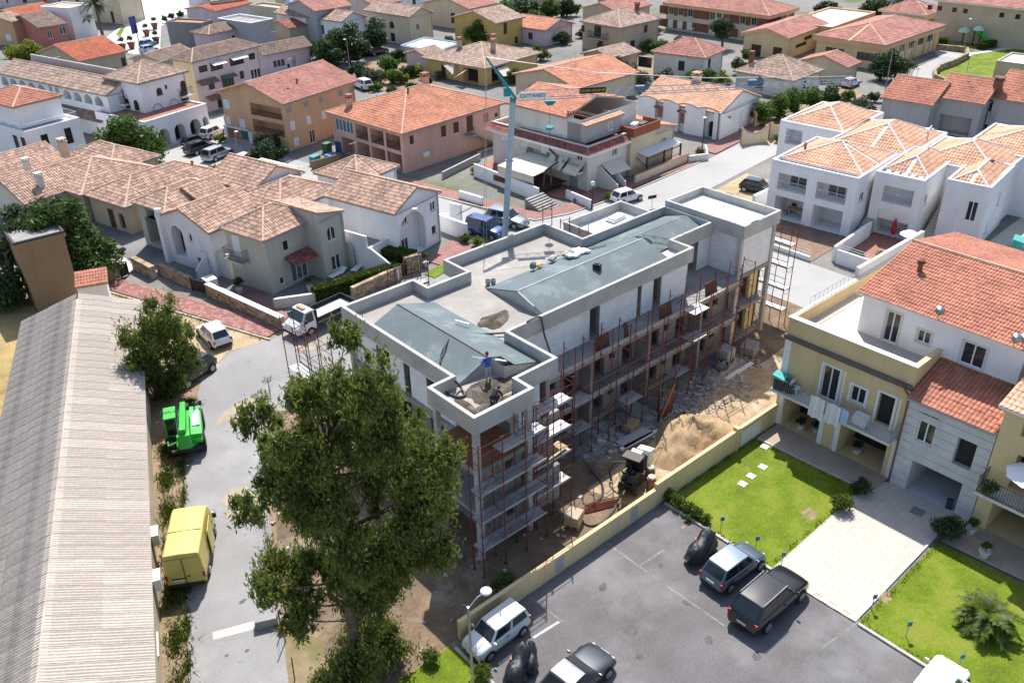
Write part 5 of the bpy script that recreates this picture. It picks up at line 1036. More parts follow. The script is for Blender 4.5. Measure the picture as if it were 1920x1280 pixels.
# ------------------------------------------------------------------ yellow apartment house, lower right
M['rustic'] = mat('rusticated_white_render', (.60,.59,.58), .9, .08, .8, .06, 8)
ops = [('L', 4.3, 3.45, 1.1, 2.3, 'w'), ('L', 2.5, 4.1, .95, 1.1, 'w'), ('L', .75, 3.4, .95, 2.1, 'o', .3), ('L', 5.0, 0.1, 2.6, 2.4, 'o', 2.2), ('L', .6, 0.1, 3.0, 2.4, 'o', 2.2)]
r, X_, Y_, Z_ = house('apartment_house', 'yellow apartment house with laundry balcony, roof terrace and red tiled upper floor', None, None, None, 7.85, 'yellowb', ('flat', .85, .28, 'drive', 'yellowb'), ops, world=(44.0,16.45,0,17,8.2), cat='building')
YH = r
b = MB(); b.box(-.16,0,-.02,Y_+.1,6.55,6.75); b.box(-.1,0,-.02,Y_+.1,6.4,6.55); b.build('cornice', mat('dark_cornice', (.15,.13,.12), .9, .1, 1, .1), r)
for u in (4.05, .5): 
    b = MB(); b.box(-.03,-.003,u-.12,u,3.35,5.85 if u > 4 else 5.6); b.build('window_trim', M['white'], r)
for u, w_, v, h in ((4.3,1.1,3.45,2.3),(2.5,.95,4.1,1.1),(.75,.95,3.4,2.1)):
    b = MB(); b.box(-.04,-.003,u-.14,u,v-.1,v+h+.14); b.box(-.04,-.003,u+w_,u+w_+.14,v-.1,v+h+.14); b.box(-.04,-.003,u,u+w_,v+h,v+h+.14); b.build('window_trim', M['white'], r)
for u in (-.0, 3.62, 4.68, 7.68):
    b = MB(); b.box(-.05,-.003,u,u+.3,0,2.95); b.build('pilaster', M['white'], r)
b = MB(); b.box(-.06,-.003,7.75,8.2,3.2,6.4); b.build('pilaster', M['white'], r)
bal = balcony(r, 'L', X_, Y_, .05, 3.2, 8.1, 1.15, 'offwhite', 'gframe', .95)
b = MB(); b.box(-.95,-.4,1.75,2.6,3.25,3.95); b.build('air_conditioner', M['acwhite'], r)
for (y0, y1, z0, mm) in ((4.3,5.3,2.65,(.72,.72,.76)), (3.25,4.2,2.75,(.70,.70,.76)), (2.75,3.2,3.1,(.45,.55,.75))):
    n = 6; b = MB()
    for i in range(n): a, c = y0+(y1-y0)*i/n, y0+(y1-y0)*(i+1)/n; b.add([(-1.2-.05*math.sin(i*1.7),a,4.15),(-1.2-.05*math.sin(i*1.7+1.7),c,4.15),(-1.25-.08*math.sin(i*2+2),c,z0),(-1.25-.08*math.sin(i*2),a,z0)], [(0,1,2,3)])
    tag(b.build('laundry', mat('laundry_%d' % int(y0*100), mm, .8, .05, 1, 0)), {4.3: 'white sheet hung over the balcony rail, the left one', 3.25: 'white sheet hung over the balcony rail, the right one', 2.75: 'pale blue cloth hung at the end of the laundry'}[y0], 'laundry').location = (44.0, 16.45, 0)
t = thing('drying_rack', 'balcony corner clutter under a turquoise cloth', 'clutter', (43.3,24.2,3.2)); b = MB(); b.cbox((0,0,.35),(.7,.6,.7),.2); b.cbox((.1,-.7,.3),(.5,.5,.55),.5); b.build('crates', M['iron'], t); b = MB(); b.cbox((0,.05,.9),(.9,.8,.14),.25,.2,.1); b.cbox((.3,.0,.72),(.3,.7,.3),.3); b.build('cloth', mat('turquoise_cloth', (.08,.38,.36), .8, .1, 2, 0), t)
t = thing('plastic_chair', 'white plastic chair on the laundry balcony', 'chair', (43.5,23.2,3.2)); b = MB(); b.box(-.25,.25,-.25,.25,.4,.45); b.build('seat', M['acwhite'], t); b = MB(); b.box(-.25,.25,.22,.27,.45,.9); b.build('backrest', M['acwhite'], t)
for sx in (-.22,.22):
    for sy in (-.22,.22): b = MB(); b.box(sx-.025,sx+.025,sy-.025,sy+.025,0,.4); b.build('leg', M['acwhite'], t)
# upper floor
UO = (3.0,-4.2); UL, UW = 12.0, 9.4
b = MB(); hs = [('L', 6.9, 7.05, .9, 2.0, 'w'), ('L', 5.0, 7.8, .8, .8, 'w'), ('L', 1.9, 7.5, 1.3, 1.4, 'w')]
wall_face(b, UW, 6.9, 9.75, hs, lambda u,d,v: (UO[0]+d, UO[1]+u, v), lambda o: .2); wall_face(b, UL, 6.9, 9.75, [], lambda u,d,v: (UO[0]+u, UO[1]+UW-d, v), lambda o: .2); b.box(UO[0]+.01,UO[0]+UL,UO[1],UO[1]+.05,6.9,9.75)
b.build('upper_wall', M['white'], r)
for o in hs:
    w_ = win_part(r, 'L', 0, 0, o[1]+UO[1], o[2], o[3], o[4], 'w'); w_.location.x = UO[0]
    b = MB(); f = UO[0]-.03; u, v, ww, h = o[1]+UO[1], o[2], o[3], o[4]; b.box(f,f+.027,u-.12,u,v,v+h+.12); b.box(f,f+.027,u+ww,u+ww+.12,v,v+h+.12); b.box(f,f+.027,u,u+ww,v+h,v+h+.12); b.build('window_trim', M['offwhite'], r)
roof(r, UO[0]-.45, UO[0]+UL+.4, UO[1]-.3, UO[1]+UW+.35, 9.75, 'gy', 1.35, 'terra', .19, 'ridge', 'wframe', .14, .34)
flue(r, 6.2, 3.6, 10.5, .9, .16, 'flue')
def dish(root, x, y, z, d=.45, az=0):
    b = MB(); b.tube((0,0,0),(0,0,.5),.03,5); b.build('mast', M['gframe'], root).location = (x,y,z)
    b = MB(); b.lathe([(.02,0),(d*.6,.04),(d,.14)], (0,0,0), 14); o = b.build('dish', M['steel'], root, smooth=True); o.location = (x,y,z+.6); o.rotation_euler = (R_(60),0,az)
for x, y in ((2.7,.6),(2.6,-3.6),(2.9,-3.9)): dish(r, x, y, 9.7, .28, R_(-50))
low_wall('terrace_wall', 'cream parapet wall running back from the roof terrace to the street', [(52,24.75),(61,24.75)], 8.6, .25, 'offwhite')
railing(r, [(2.0,8.05),(8.0,8.05)], 7.9, .7, 'gframe', .5); b = MB(); b.box(0,17,8.0,8.2,7.86,7.95); b.build('parapet_cap', M['roofwhite'], r); b = MB(); b.box(-.05,.36,-.05,8.25,7.912,7.96); b.build('parapet_cap', M['roofwhite'], r)
# garage bay with rusticated render
ops = [('L', 3.0, 3.6, 1.0, 2.1, 'w'), ('L', .75, 3.2, 1.0, 2.2, 'o', .35), ('L', .9, 0.02, 2.9, 2.35, 'o', 3.0)]
r, X_, Y_, Z_ = house('garage_bay', 'white rusticated garage bay with red tiled lean-to roof', None, None, None, 6.2, 'rustic', None, ops, world=(43.75,11.55,0,5,4.88), cat='building')
for v in np.arange(.55, 6.1, .55):
    for u0, u1 in ((0,.88),(3.82,4.88)) if v < 2.4 else (((0,.72),(1.77,2.98),(4.02,4.88)) if 3.2 < v < 5.4 else ((0,4.88),)):
        b = MB(); b.box(-.035,-.003,u0,u1,v-.5,v-.02); b.build('rustic_course', M['rustic'], r)
roof(r, -.35, 3.4, .05, 4.85, 6.25, 'sx+', 1.15, 'terra', .24, None, 'greyw', .16, .36)
b = MB(); b.tube((-.08,4.82,0),(-.08,4.82,6.2),.06,6); b.tube((-.08,4.82,6.2),(-.05,5.6,6.9),.06,6); b.build('downpipe', M['flue'], r)
ops = [('L', 6.9, 3.3, 1.5, 2.2, 'o', 1.0), ('L', 3.6, 3.3, 1.5, 2.2, 'o', 1.0), ('L', .8, .05, 3.4, 2.5, 'o', 2.5), ('L', 5.2, .05, 3.6, 2.5, 'o', 2.5), ('L', 6.4, 6.6, 2.2, 1.1, 'lx', 1.6)]
r, X_, Y_, Z_ = house('apartment_house', 'yellow right hand wing with planted balcony and white parasol', None, None, None, 8.0, 'yellowb', ('sx+', 1.4, 'peach', .26, None, 'wframe', .14, .4), ops, world=(43.7,1.9,0,6,9.6), cat='building', over=.3)
balcony(r, 'L', X_, Y_, .3, 3.1, 9.2, 1.3, 'offwhite', 'iron', 1.0)
t = thing('parasol', 'white parasol open on the planted balcony', 'parasol', (42.9,9.2,3.1)); b = MB(); b.tube((0,0,0),(0,0,2.3),.03,6); b.build('pole', M['wsteel'], t); b = MB(); b.lathe([(1.25,2.0),(.6,2.28),(.02,2.45)], (0,0,0), 8); b.build('canopy', M['whitecloth'], t)
sheet('patio', [(41.6,24.25),(43.98,24.25),(43.98,16.5),(42.0,16.6)], 0.09, M['patio'], True); sheet('patio', [(41.0,11.9),(43.7,11.5),(43.7,2),(41.6,2)], 0.09, M['patio'], True); sheet('garage_apron', [(42.6,17),(43.7,16.4),(43.7,11.6),(41.0,12.1),(42.0,12.1)], 0.05, M['drive'], True)
kerb_line([(41.65,24.2),(41.95,16.6)], name='patio_edge', h=.1)
# ------------------------------------------------------------------ corrugated shed and brown tower, left
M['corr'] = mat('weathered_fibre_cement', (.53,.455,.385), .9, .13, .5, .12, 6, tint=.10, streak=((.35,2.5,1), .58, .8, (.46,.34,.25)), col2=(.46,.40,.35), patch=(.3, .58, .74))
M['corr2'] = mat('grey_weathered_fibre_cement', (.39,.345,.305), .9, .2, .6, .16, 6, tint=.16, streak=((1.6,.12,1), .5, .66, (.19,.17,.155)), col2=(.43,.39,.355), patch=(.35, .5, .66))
SH = thing('shed', 'long shed with weathered corrugated fibre cement roof along the lane', 'shed', (4.05,28.0,0), R_(-20.5))
SW, SLn, SE, SR = 4.15, 40.0, 3.0, 4.45     # half width, length, eave, ridge height
b = MB(); b.box(-2*SW+.15,-.12,-14,SLn,0,2.9); 
for y in (-13.99, SLn-.01): b.poly([(-2*SW+.15,y,2.9),(-.12,y,2.9),(-SW,y,4.3)])
b.build('wall', M['beige'], SH)
def corr_mesh(w_, l, per=.18, amp=.03):
    n = int(l/per*6); y = np.linspace(0, l, n+1); z = amp*np.cos(y*2*math.pi/per)
    V = np.zeros((2*(n+1), 3)); V[:n+1, 1] = y; V[:n+1, 2] = z; V[n+1:, 0] = w_; V[n+1:, 1] = y; V[n+1:, 2] = z
    i = np.arange(n); F = np.stack([i, i+1, n+2+i, n+1+i], 1); return V, F
sl = math.hypot(SW, SR-SE); pit = math.atan2(SR-SE, SW)
ms = {}
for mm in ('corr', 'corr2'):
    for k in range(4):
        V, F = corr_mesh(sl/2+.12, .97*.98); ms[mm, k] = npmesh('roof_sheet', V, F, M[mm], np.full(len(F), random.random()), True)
nr = int((SLn+14.5)/.95)
for j in range(nr):
    for side in (0, 1):
        for c in (0, 1):
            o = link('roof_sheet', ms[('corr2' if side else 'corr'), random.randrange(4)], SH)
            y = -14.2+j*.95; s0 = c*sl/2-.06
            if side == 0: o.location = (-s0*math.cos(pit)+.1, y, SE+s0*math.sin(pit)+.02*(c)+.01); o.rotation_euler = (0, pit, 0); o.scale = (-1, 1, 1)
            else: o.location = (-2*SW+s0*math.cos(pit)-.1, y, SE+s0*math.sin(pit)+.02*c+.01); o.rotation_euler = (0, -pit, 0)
b = MB()
for j in range(int((SLn+14)/1.9)): b.cbox((-SW+.14,-13.3+j*1.9,SR+.0), (.34,1.88,.03), 0, 0, pit); b.cbox((-SW-.14,-13.3+j*1.9,SR+.0), (.34,1.88,.03), 0, 0, -pit)
b.build('ridge_caps', M['corr'], SH, kind='stuff')
b = MB(); b.cbox((-SW-2.4,1.5,SE+.75),(1.1,.12,.08),1.05); tag(b.build('plank', M['wood']), 'pale plank lying on the grey side of the shed roof', 'plank').location = (0,0,0)
bpy.data.objects['plank'].location = (4.05+(.0), 28.0, 0); bpy.data.objects['plank'].rotation_euler = (0,0,R_(-20.5))
for k, (yy, zz) in enumerate(((13.0,1.2),(9.5,1.2))): ac_unit(SH, .14, yy, zz, -math.pi/2)
for k, (yy, w_) in enumerate(((5.0,1.4),(-1.2,1.6),(-5.5,1.2))):
    o = win_part(SH, 'F', 0, 0, yy, 1.0, w_, 1.1, 'g'); o.location.x = -.11
TW = thing('tower', 'brown rendered water tower with shallow flat roof behind the shed', 'tower', (12.4,75.3,0), R_(-3))
b = MB(); b.add([(.25,.25,0),(3.7,.25,0),(3.7,4.0,0),(.25,4.0,0),(.1,.1,6.0),(3.8,.1,6.0),(3.8,4.1,6.0),(.1,4.1,6.0)], [(0,1,5,4),(1,2,6,5),(2,3,7,6),(3,0,4,7),(4,5,6,7)]); b.build('wall', M['mud'], TW)
b = MB(); b.box(-.05,3.95,-.05,4.25,6.01,6.3); b.build('roof_slab', M['mud'], TW)
b = MB(); b.box(-.02,3.92,-.02,.16,6.31,6.5); b.box(-.02,3.92,4.04,4.22,6.31,6.5); b.box(-.02,.16,.16,4.04,6.31,6.5); b.box(3.74,3.92,.16,4.04,6.31,6.5); b.build('roof_rim', mat('dark_lead', (.07,.065,.065), .8, .1, 1, .1), TW)
b = MB(); b.box(.17,3.73,.17,4.03,6.305,6.33); b.build('roof_surface', M['concrete'], TW)
t = thing('lean_to', 'white lean-to with a few red tiles between tower and shed', 'outbuilding', (15.2,71.6,0), R_(-20)); b = MB(); b.box(0,2.2,0,1.6,0,3.0); b.build('wall', M['white'], t); roof(t, -.1, 2.4, -.2, 1.8, 3.0, 'sy+', .5, 'terra', .22, None)
# ------------------------------------------------------------------ scaffolding
def scaffold(name, label, A, B, dep, zs, ztop, planks=None, n=None, side=1, toe=True, braces=True):
    """frame scaffold from A to B (world xy); dep: depth to the left of A->B; zs platform heights; frames, planks, rails, braces are single parts"""
    A, B = np.array(A, float), np.array(B, float); L = np.linalg.norm(B-A); d = (B-A)/L; nn = np.array([-d[1], d[0]])*side
    root = thing(name, label, 'scaffold', (*A, 0)); n = n or max(1, int(round(L/1.65)))
    xy = lambda s, t: tuple(d*s+nn*t)
    for i in range(n+1):
        s = L*i/n; b = MB(); zt = ztop+(.0 if i % 2 else .25)
        for t in (0, dep): b.tube((*xy(s,t),0), (*xy(s,t),zt), .034, 5)
        for z in list(zs)+[ztop-.1]:
            b.tube((*xy(s,0),z-.06), (*xy(s,dep),z-.06), .022, 4)
            b.tube((*xy(s,0),z-.06), (*xy(s,dep*.45),z-.5), .016, 3); b.tube((*xy(s,dep),z-.06), (*xy(s,dep*.55),z-.5), .016, 3)
        for t in (0, dep): b.cbox((*xy(s,t),.02), (.15,.15,.03))
        b.build('frame', M['rust'], root)
    pl = MB(); 
    for k, z in enumerate(zs):
        m = 3; w_ = dep/m
        for i in range(n):
            if planks is not None and (k, i) not in planks and (k, None) not in planks: continue
            for j in range(m):
                b = MB(); a, c = xy(L*i/n+.02, w_*j+.012), xy(L*(i+1)/n-.02, w_*(j+1)-.012); zz = z+random.uniform(-.008, .01)
                pts = [xy(L*i/n+.02, w_*j+.012), xy(L*(i+1)/n-.02, w_*j+.012), xy(L*(i+1)/n-.02, w_*(j+1)-.012), xy(L*i/n+.02, w_*(j+1)-.012)]
                pts = [tuple(p) for p in pts]
                b.prism(pts, zz-.045, zz); b.t = [random.random()]*len(b.f); b.build('plank', M['plank'], root)
            if toe:
                b = MB(); b.prism([xy(L*i/n,-.02), xy(L*(i+1)/n,-.02), xy(L*(i+1)/n,.0), xy(L*i/n,.0)], z, z+.14); b.build('toe_board', M['plank'], root)
        for h in (.5, 1.0):
            b = MB(); b.tube((*xy(0,0),z+h), (*xy(L,0),z+h), .024, 4); b.build('guard_rail', M['rust'], root)
    if braces:
        zz = [0]+list(zs)
        for i in range(0, n, 2):
            for k in range(len(zz)-1):
                b = MB(); p, q = (i, i+1) if k % 2 else (i+1, i); b.tube((*xy(L*p/n,-.03),zz[k]+.1), (*xy(L*q/n,-.03),zz[k+1]), .02, 3); b.build('brace', M['rust'], root)
    return root
scaffold('scaffold', 'red scaffold with four plank decks around the near terrace corner', (20.85,26.85), (25.45,26.85), .85, (1.75,3.65,5.45,7.45), 8.5, planks={(0,None),(1,None),(2,None),(3,1),(3,2)}, n=3)
scaffold('scaffold', 'red scaffold bay with sunlit planks right of the terrace', (25.5,27.95), (28.4,27.95), .9, (1.9,3.9,5.6,7.4), 8.6, n=2)
scaffold('scaffold', 'long red scaffold along the shaded balcony facade', (31.3,30.65), (49.0,30.65), .95, (2.0,4.1,6.2), 8.1, planks={(1,0),(0,0),(1,7),(2,7),(0,6),(0,3)}, n=11, toe=False)
scaffold('scaffold', 'red scaffold tower with four sunlit decks at the far end of the building', (54.9,34.4), (54.9,31.6), .85, (1.55,3.35,5.2,7.0), 8.4, n=2)
scaffold('scaffold', 'red scaffold at the left end by the flatbed truck', (21.9,47.0), (21.9,42.4), .9, (2.0,4.0,6.0), 7.6, planks={(1,None),(0,1)}, n=3, side=-1)
scaffold('scaffold', 'scaffold behind the stepped roof corner near the villas', (31.3,44.9), (28.6,44.9), .9, (3.6,5.6,7.4), 9.2, n=2, side=-1, planks={(2,0)})
scaffold('scaffold', 'scaffold standing behind the small white roof box', (42.0,44.8), (41.0,40.0), .8, (5,7.2), 9.9, n=2, side=1, planks=set())
scaffold('scaffold', 'dark scaffold on the left facade behind the eucalyptus', (21.75,41.8), (21.75,32.0), .9, (2.0,4.0), 5.6, planks={(0,None)}, n=5, side=1, toe=False)
def warp_planks(): pass
t = thing('timber_deck', 'pale wooden boards lying on the scaffold right of the terrace', 'boards', (26.6,27.95,3.97))
for j in range(4):
    b = MB(); b.box(-.1,1.75,.05+j*.2,.05+j*.2+.17,0,.04, tint=random.random()); o = b.build('board', M['wood'], t); o.rotation_euler = (0, -.05, .1)
# ------------------------------------------------------------------ roof and site clutter
def hose(lab, pts, r=.06, name='hose', m='hose', n=40, cat='hose'):
    P_ = [np.array(p, float) for p in pts]; out = []
    for i in range(len(P_)-1):
        p0, p1, p2, p3 = P_[max(i-1,0)], P_[i], P_[i+1], P_[min(i+2,len(P_)-1)]
        for t in np.linspace(0, 1, 8, endpoint=False): out.append(.5*((2*p1)+(-p0+p2)*t+(2*p0-5*p1+4*p2-p3)*t*t+(-p0+3*p1-3*p2+p3)*t**3))
    out.append(P_[-1]); b = MB(); b.path([q-P_[0] for q in out], r, 6); o = b.build(name, M[m], None, True); o.location = tuple(P_[0]); return tag(o, lab, cat)
A4 = lambda x, y, z: P(620+x/4, 480+y/4, z)
hose('dark concrete hose looping over the near membrane roof', [A4(1320,580,9.0)+[0,0,.05], A4(1150,590,9.0)+[0,0,.06], A4(930,597,9.45)+[0,0,.1], A4(860,680,9.6)+[0,0,.1], A4(830,760,9.3)+[0,0,.1], A4(822,815,9.1)+[0,0,.1]])
hose('dark hose hanging down the white wall from the front parapet', [A4(1470,495,9.65), A4(1520,470,9.72), (30.6,32.9,9.7), (30.75,32.85,9.2), (30.9,32.85,8.4), (31.4,32.9,7.0), (31.6,32.9,6.1)])
hose('short hose end curled on the terrace roof', [A4(930,930,9.6), A4(975,985,9.0), A4(1005,1040,8.95), A4(950,1055,8.93), A4(870,1020,8.93), A4(830,1000,8.95)], .07)
C5 = lambda x, y, z=0.0: P(800+x/2.91, 660+y/2.91, z)
hose('long black hose snaking over the sandy yard', [C5(850,580,.6), C5(915,660,.05), C5(960,730,.05), C5(945,800,.05), C5(870,860,.05), C5(845,910,.05), C5(890,945,.05), C5(960,925,.05), C5(1020,860,.05), C5(1045,800,.05)], .07)
hose('black hose looped above the mortar pump', [C5(1005,700,.1), C5(1000,640,.8), C5(1040,600,1.5), C5(1110,605,1.7)], .06)
t = tag(MB().lathe([(.16,0),(.16,.3),(.2,.3),(.2,.34),(.02,.34)], (0,0,0), 12).build('bucket', M['offwhite']), 'white bucket in the corner of the terrace roof', 'bucket'); t.location = tuple(A4(830,1000,8.86))
for k, (x, y, lab) in enumerate(((1180,200,'grey bucket on the roof deck, left of two'), (1220,195,'grey bucket on the roof deck, right of two'))):
    t = tag(MB().lathe([(.14,0),(.19,.34),(.17,.34),(.12,.05)], (0,0,0), 12).build('bucket', M['gframe']), lab, 'bucket'); t.location = tuple(A4(x,y+15,8.9))
def heap(name, lab, cx, cy, z0, rx, ry, h, m, n=22, rough=.12, cat='heap', rz=0.0, kind=None):
    V = []; F = []; rr = 12
    for i in range(rr+1):
        for j in range(n):
            q = i/rr; a = 2*math.pi*j/n; wob = 1+.12*math.sin(3*a+rx)+.08*math.sin(5*a)
            x, y = rx*q*wob*math.cos(a), ry*q*wob*math.sin(a); z = h*max(0, (1-q**1.5))*(1+.15*math.sin(4*x+1)*math.cos(3*y))+random.uniform(-1, 1)*rough*h*.4*(q < 1)
            V.append((x*math.cos(rz)-y*math.sin(rz), x*math.sin(rz)+y*math.cos(rz), max(-.02, z) if q < 1 else -.03))
    for i in range(rr):
        for j in range(n): F.append((i*n+j, i*n+(j+1)%n, (i+1)*n+(j+1)%n, (i+1)*n+j))
    b = MB(); b.add(V, F); o = b.build(name, M[m], None, True); o.location = (cx, cy, z0); 
    return tag(o, lab, cat)
c = A4(1230,480,8.86); heap('mortar_patch', 'dark wet mortar spread on the roof deck between the two membrane roofs', c[0], c[1], 8.86, 1.3, .8, .12, 'wet', rough=.8, cat='mortar', rz=.2)
c = A4(1200,1000,8.86); heap('mortar_patch', 'dark wet mortar band across the terrace roof', c[0]+.2, c[1], 8.86, 1.9, 1.0, .07, 'wet', rough=.9, cat='mortar', rz=-.1)
c = A4(1230,1130,8.86); heap('mortar_patch', 'wet mortar along the front edge of the terrace roof', c[0]+.1, c[1]+.25, 8.86, 1.3, .4, .05, 'wet', rough=.9, cat='mortar', rz=-.05)
c = A4(1000,1140,8.86); heap('mortar_patch', 'wet mortar strip at the left corner of the terrace roof', c[0]+.2, c[1], 8.86, .3, 1.1, .05, 'wet', rough=.9, cat='mortar')
B4 = lambda x, y, z: P(980+x/3.84, 340+y/3.84, z)
for k, (x, y, s, m, lab, z) in enumerate(((75,625,(.4,.3,.35),'glassb','blue tool box on the big roof',9.2), (215,565,(.7,.35,.2),'gframe','grey membrane roll box on the big roof, left of two',9.2), (315,535,(.6,.35,.2),'gframe','grey membrane roll box on the big roof, right of two',9.2), (120,610,(.5,.3,.12),'yellow','yellow tool tray on the big roof',9.2), (535,640,(.35,.5,.45),'iron','dark gas cylinder trolley on the big roof slope',9.45))):
    p = B4(x, y, z); b = MB(); b.cbox((0,0,s[2]/2), s, .4); b.cbox((0,0,s[2]+.03), (s[0]*.6,s[1]*.5,.06), .4); o = tag(b.build('roof_tool_box', M[m]), lab, 'tool box'); o.location = tuple(p+[0,0,.03])
b = MB(); p = B4(400,525,9.35)
for k in range(7): b.cbox((random.uniform(-.8,.8),random.uniform(-.3,.3),.1+k*.01), (random.uniform(.4,.9),random.uniform(.3,.5),.12), random.uniform(0,3), random.uniform(-.2,.2), random.uniform(-.2,.2))
o = tag(b.build('crumpled_sheet', M['whitecloth']), 'crumpled white plastic sheets on the big roof ridge', 'sheet'); o.location = tuple(p)
b = MB(); b.cbox((0,0,.1), (1.6,.8,.2), .1); b.cbox((.05,0,.25), (1.4,.7,.08), .15); o = tag(b.build('panel_stack', M['roofwhite']), 'stack of white panels on the small roof box', 'panels'); o.location = (46.6,41.6,8.63)
for x, y, a, l, lab in ((985,500,1.1,.9,'white batten on the near membrane roof'), (1265,785,.85,.9,'white batten beside the standing worker')):
    p = A4(x, y, 9.4); b = MB(); b.cbox((0,0,.05), (l,.1,.05), 0); o = tag(b.build('batten', M['wframe']), lab, 'batten'); o.location = tuple(p); o.rotation_euler = (0, .1, -a)
p = A4(1180,240,8.9)
heap('sand_pile', 'large heap of yellow sand behind the beige wall', 38.3, 27.0, 0, 3.6, 2.1, 1.7, 'sand', n=30, rough=.22, cat='sand', rz=.05)
heap('rubble_pile', 'pile of pale rubble under the long scaffold', 46.6, 30.9, 0, 2.6, 1.2, .5, 'concrete', n=26, rough=.9, cat='rubble')
heap('soil_mound', 'brown soil mound beyond the far scaffold', 56.6, 30.0, 0, 2.4, 1.3, 1.0, 'sitesoil', n=24, rough=.5, cat='soil')
# scattered debris on the site
M['debris'] = mat('plaster_debris', (.42,.39,.35), .9, .2, 2, .15, tint=.45)
sheet('sunlit_sand', [(31,24.7),(44,24.7),(58.5,26),(58,30.2),(50,29.4),(45.5,30.3),(41,29.2),(36,28.6),(30,28.2)], .0085, mat('trodden_sand', (.40,.30,.185), .95, .2, .8, .15, 6, bump=.5, bscale=6, col2=(.50,.43,.34), patch=(.5,.5,.68)), True)
sheet('plaster_dust', [(32,29.9),(40,29.4),(47.5,29.8),(51,31.0),(50,32.6),(30,32.6)], .0088, mat('dusty_rubble_ground', (.25,.235,.22), .95, .3, .9, .2, 6, bump=.6, bscale=6, col2=(.46,.45,.44), patch=(.8,.52,.66)), True)
dv = MB()
for k in range(700):
    if k < 430: x, y = random.uniform(33, 50), 30.2+random.gauss(0, 1.1)
    elif k < 560: x, y = random.uniform(41, 47), 29.0+random.gauss(0, .7)
    else: x, y = random.uniform(14, 30), random.uniform(25, 42)
    s = random.uniform(.05, .3); c = MB(); dv.cbox((x, y, s*.12+.006), (s, s*random.uniform(.4,1), s*.3), random.uniform(0,3), random.uniform(-.3,.3), random.uniform(-.3,.3)); dv.t += [random.random()]*6
dv.build('debris', M['debris'], None, kind='stuff'); bpy.data.objects['debris']['label'] = 'scattered plaster debris around the building site'; bpy.data.objects['debris']['category'] = 'debris'
t = thing('mortar_pump', 'dark mortar pump machine with raised hood beside the sand heap', 'machine', (31.9,26.4,0), R_(15))
b = MB(); b.box(-.7,.9,-.5,.5,.35,.9); b.cbox((.1,0,1.1),(1.0,.8,.5),0,0,.2); b.lathe([(.5,0),(.34,.5)],(-.2,-.1,1.0),10); b.build('chassis', M['iron'], t, bevel=.04)
b = MB()
for k in range(14): b.tube((random.uniform(-.8,.8),random.uniform(-.5,.5),.8),(random.uniform(-1.0,.9),random.uniform(-.6,.6),1.6),.05,5)
b.build('engine_pipes', M['hose'], t, kind='stuff')
for s in (-.55,.55):
    b = MB(); b.tube((-.2,s-.08,.32),(-.2,s+.08,.32),.32,12); b.build('wheel', M['hose'], t)
b = MB(); b.box(.35,.45,-.6,.6,1.2,2.4); b.box(-.3,.45,-.6,.6,2.4,2.48); b.build('hood', M['iron'], t, bevel=.03); b = MB(); b.cbox((.75,.05,1.9),(.35,.7,1.1),0,0,-.15); b.build('side_panel', M['offwhite'], t, bevel=.05)
b = MB(); b.tube((-.7,0,.6),(-2.0,-.2,.35),.05,6); b.tube((-2.0,-.2,0),(-2.0,-.2,.5),.05,6); b.build('drawbar', M['iron'], t)
t = thing('hopper', 'tilted cream box hopper with dark grille on the sand heap', 'hopper', (33.7,27.0,0), R_(20)); b = MB(); b.cbox((0,0,1.1),(.9,.9,1.3),0,0,.35); b.build('box', M['offwhite'], t, bevel=.05); b = MB(); b.cbox((-.52,0,1.2),(.04,.7,.9),0,0,.35); b.build('grille', M['iron'], t); b = MB(); b.tube((0,0,.6),(.1,0,0),.06,6); b.build('foot', M['iron'], t)
for k, (x, y, lab) in enumerate(((32.75,25.55,'rusty drum standing at the beige wall, front one'), (33.4,26.2,'rusty drum standing behind the mortar pump'))):
    t = thing('drum', lab, 'drum', (x, y, 0)); b = MB(); b.lathe([(.29,0),(.29,.28),(.31,.3),(.29,.32),(.29,.6),(.31,.62),(.29,.64),(.29,.9)],(0,0,0),14); b.build('shell', mat('rusty_drum', (.25,.13,.09), .8, .3, 3, .2), t); b = MB(); b.lathe([(.2,.9),(.22,1.05),(.1,1.1)],(0,0,0),10); b.build('lid', M['awning'], t)
t = thing('formwork_stand', 'red-brown shuttering panel standing by the entrance steps', 'formwork', (39.2,29.9,0), R_(5))
for x in (-.75, 0, .75):
    b = MB(); b.box(x-.06,x+.06,-.05,.05,0,2.4 if x else 1.2); b.build('post', M['brownboard'], t)
b = MB(); b.prism([(-.7,-.07),(.7,-.07),(.7,-.055),(-.7,-.055)], .1, 1.0); b.build('sheet', mat('rust_red_sheet', (.20,.055,.035), .8, .2, 2, .1), t); b = MB(); b.tube((-.75,-.1,.1),(.75,-.1,2.3),.06,5); b.build('diagonal', M['wood'], t); b = MB(); b.prism([(0,-.09),(.74,-.09),(.74,-.08),(0,-.08)], 1.1, 2.2); b.build('sheet', mat('rust_red_sheet', (.2,.055,.035)), t)
def pallet(lab, x, y, rz, w_, d, h, m, cat='pallet', rows=3):
    t = thing('loaded_pallet', lab, cat, (x, y, 0), rz); 
    for k in range(3): b = MB(); b.box(-w_/2,w_/2,-d/2+k*d/2.4,-d/2+k*d/2.4+.1,0,.12); b.build('slat', M['wood'], t)
    for i in range(rows):
        b = MB(); b.cbox((random.uniform(-.04,.04),random.uniform(-.04,.04),.13+h*(i+.5)/rows), (w_*.95,d*.95,h/rows*.94), random.uniform(-.06,.06)); b.build('layer', M[m], t, bevel=.03)
    return t
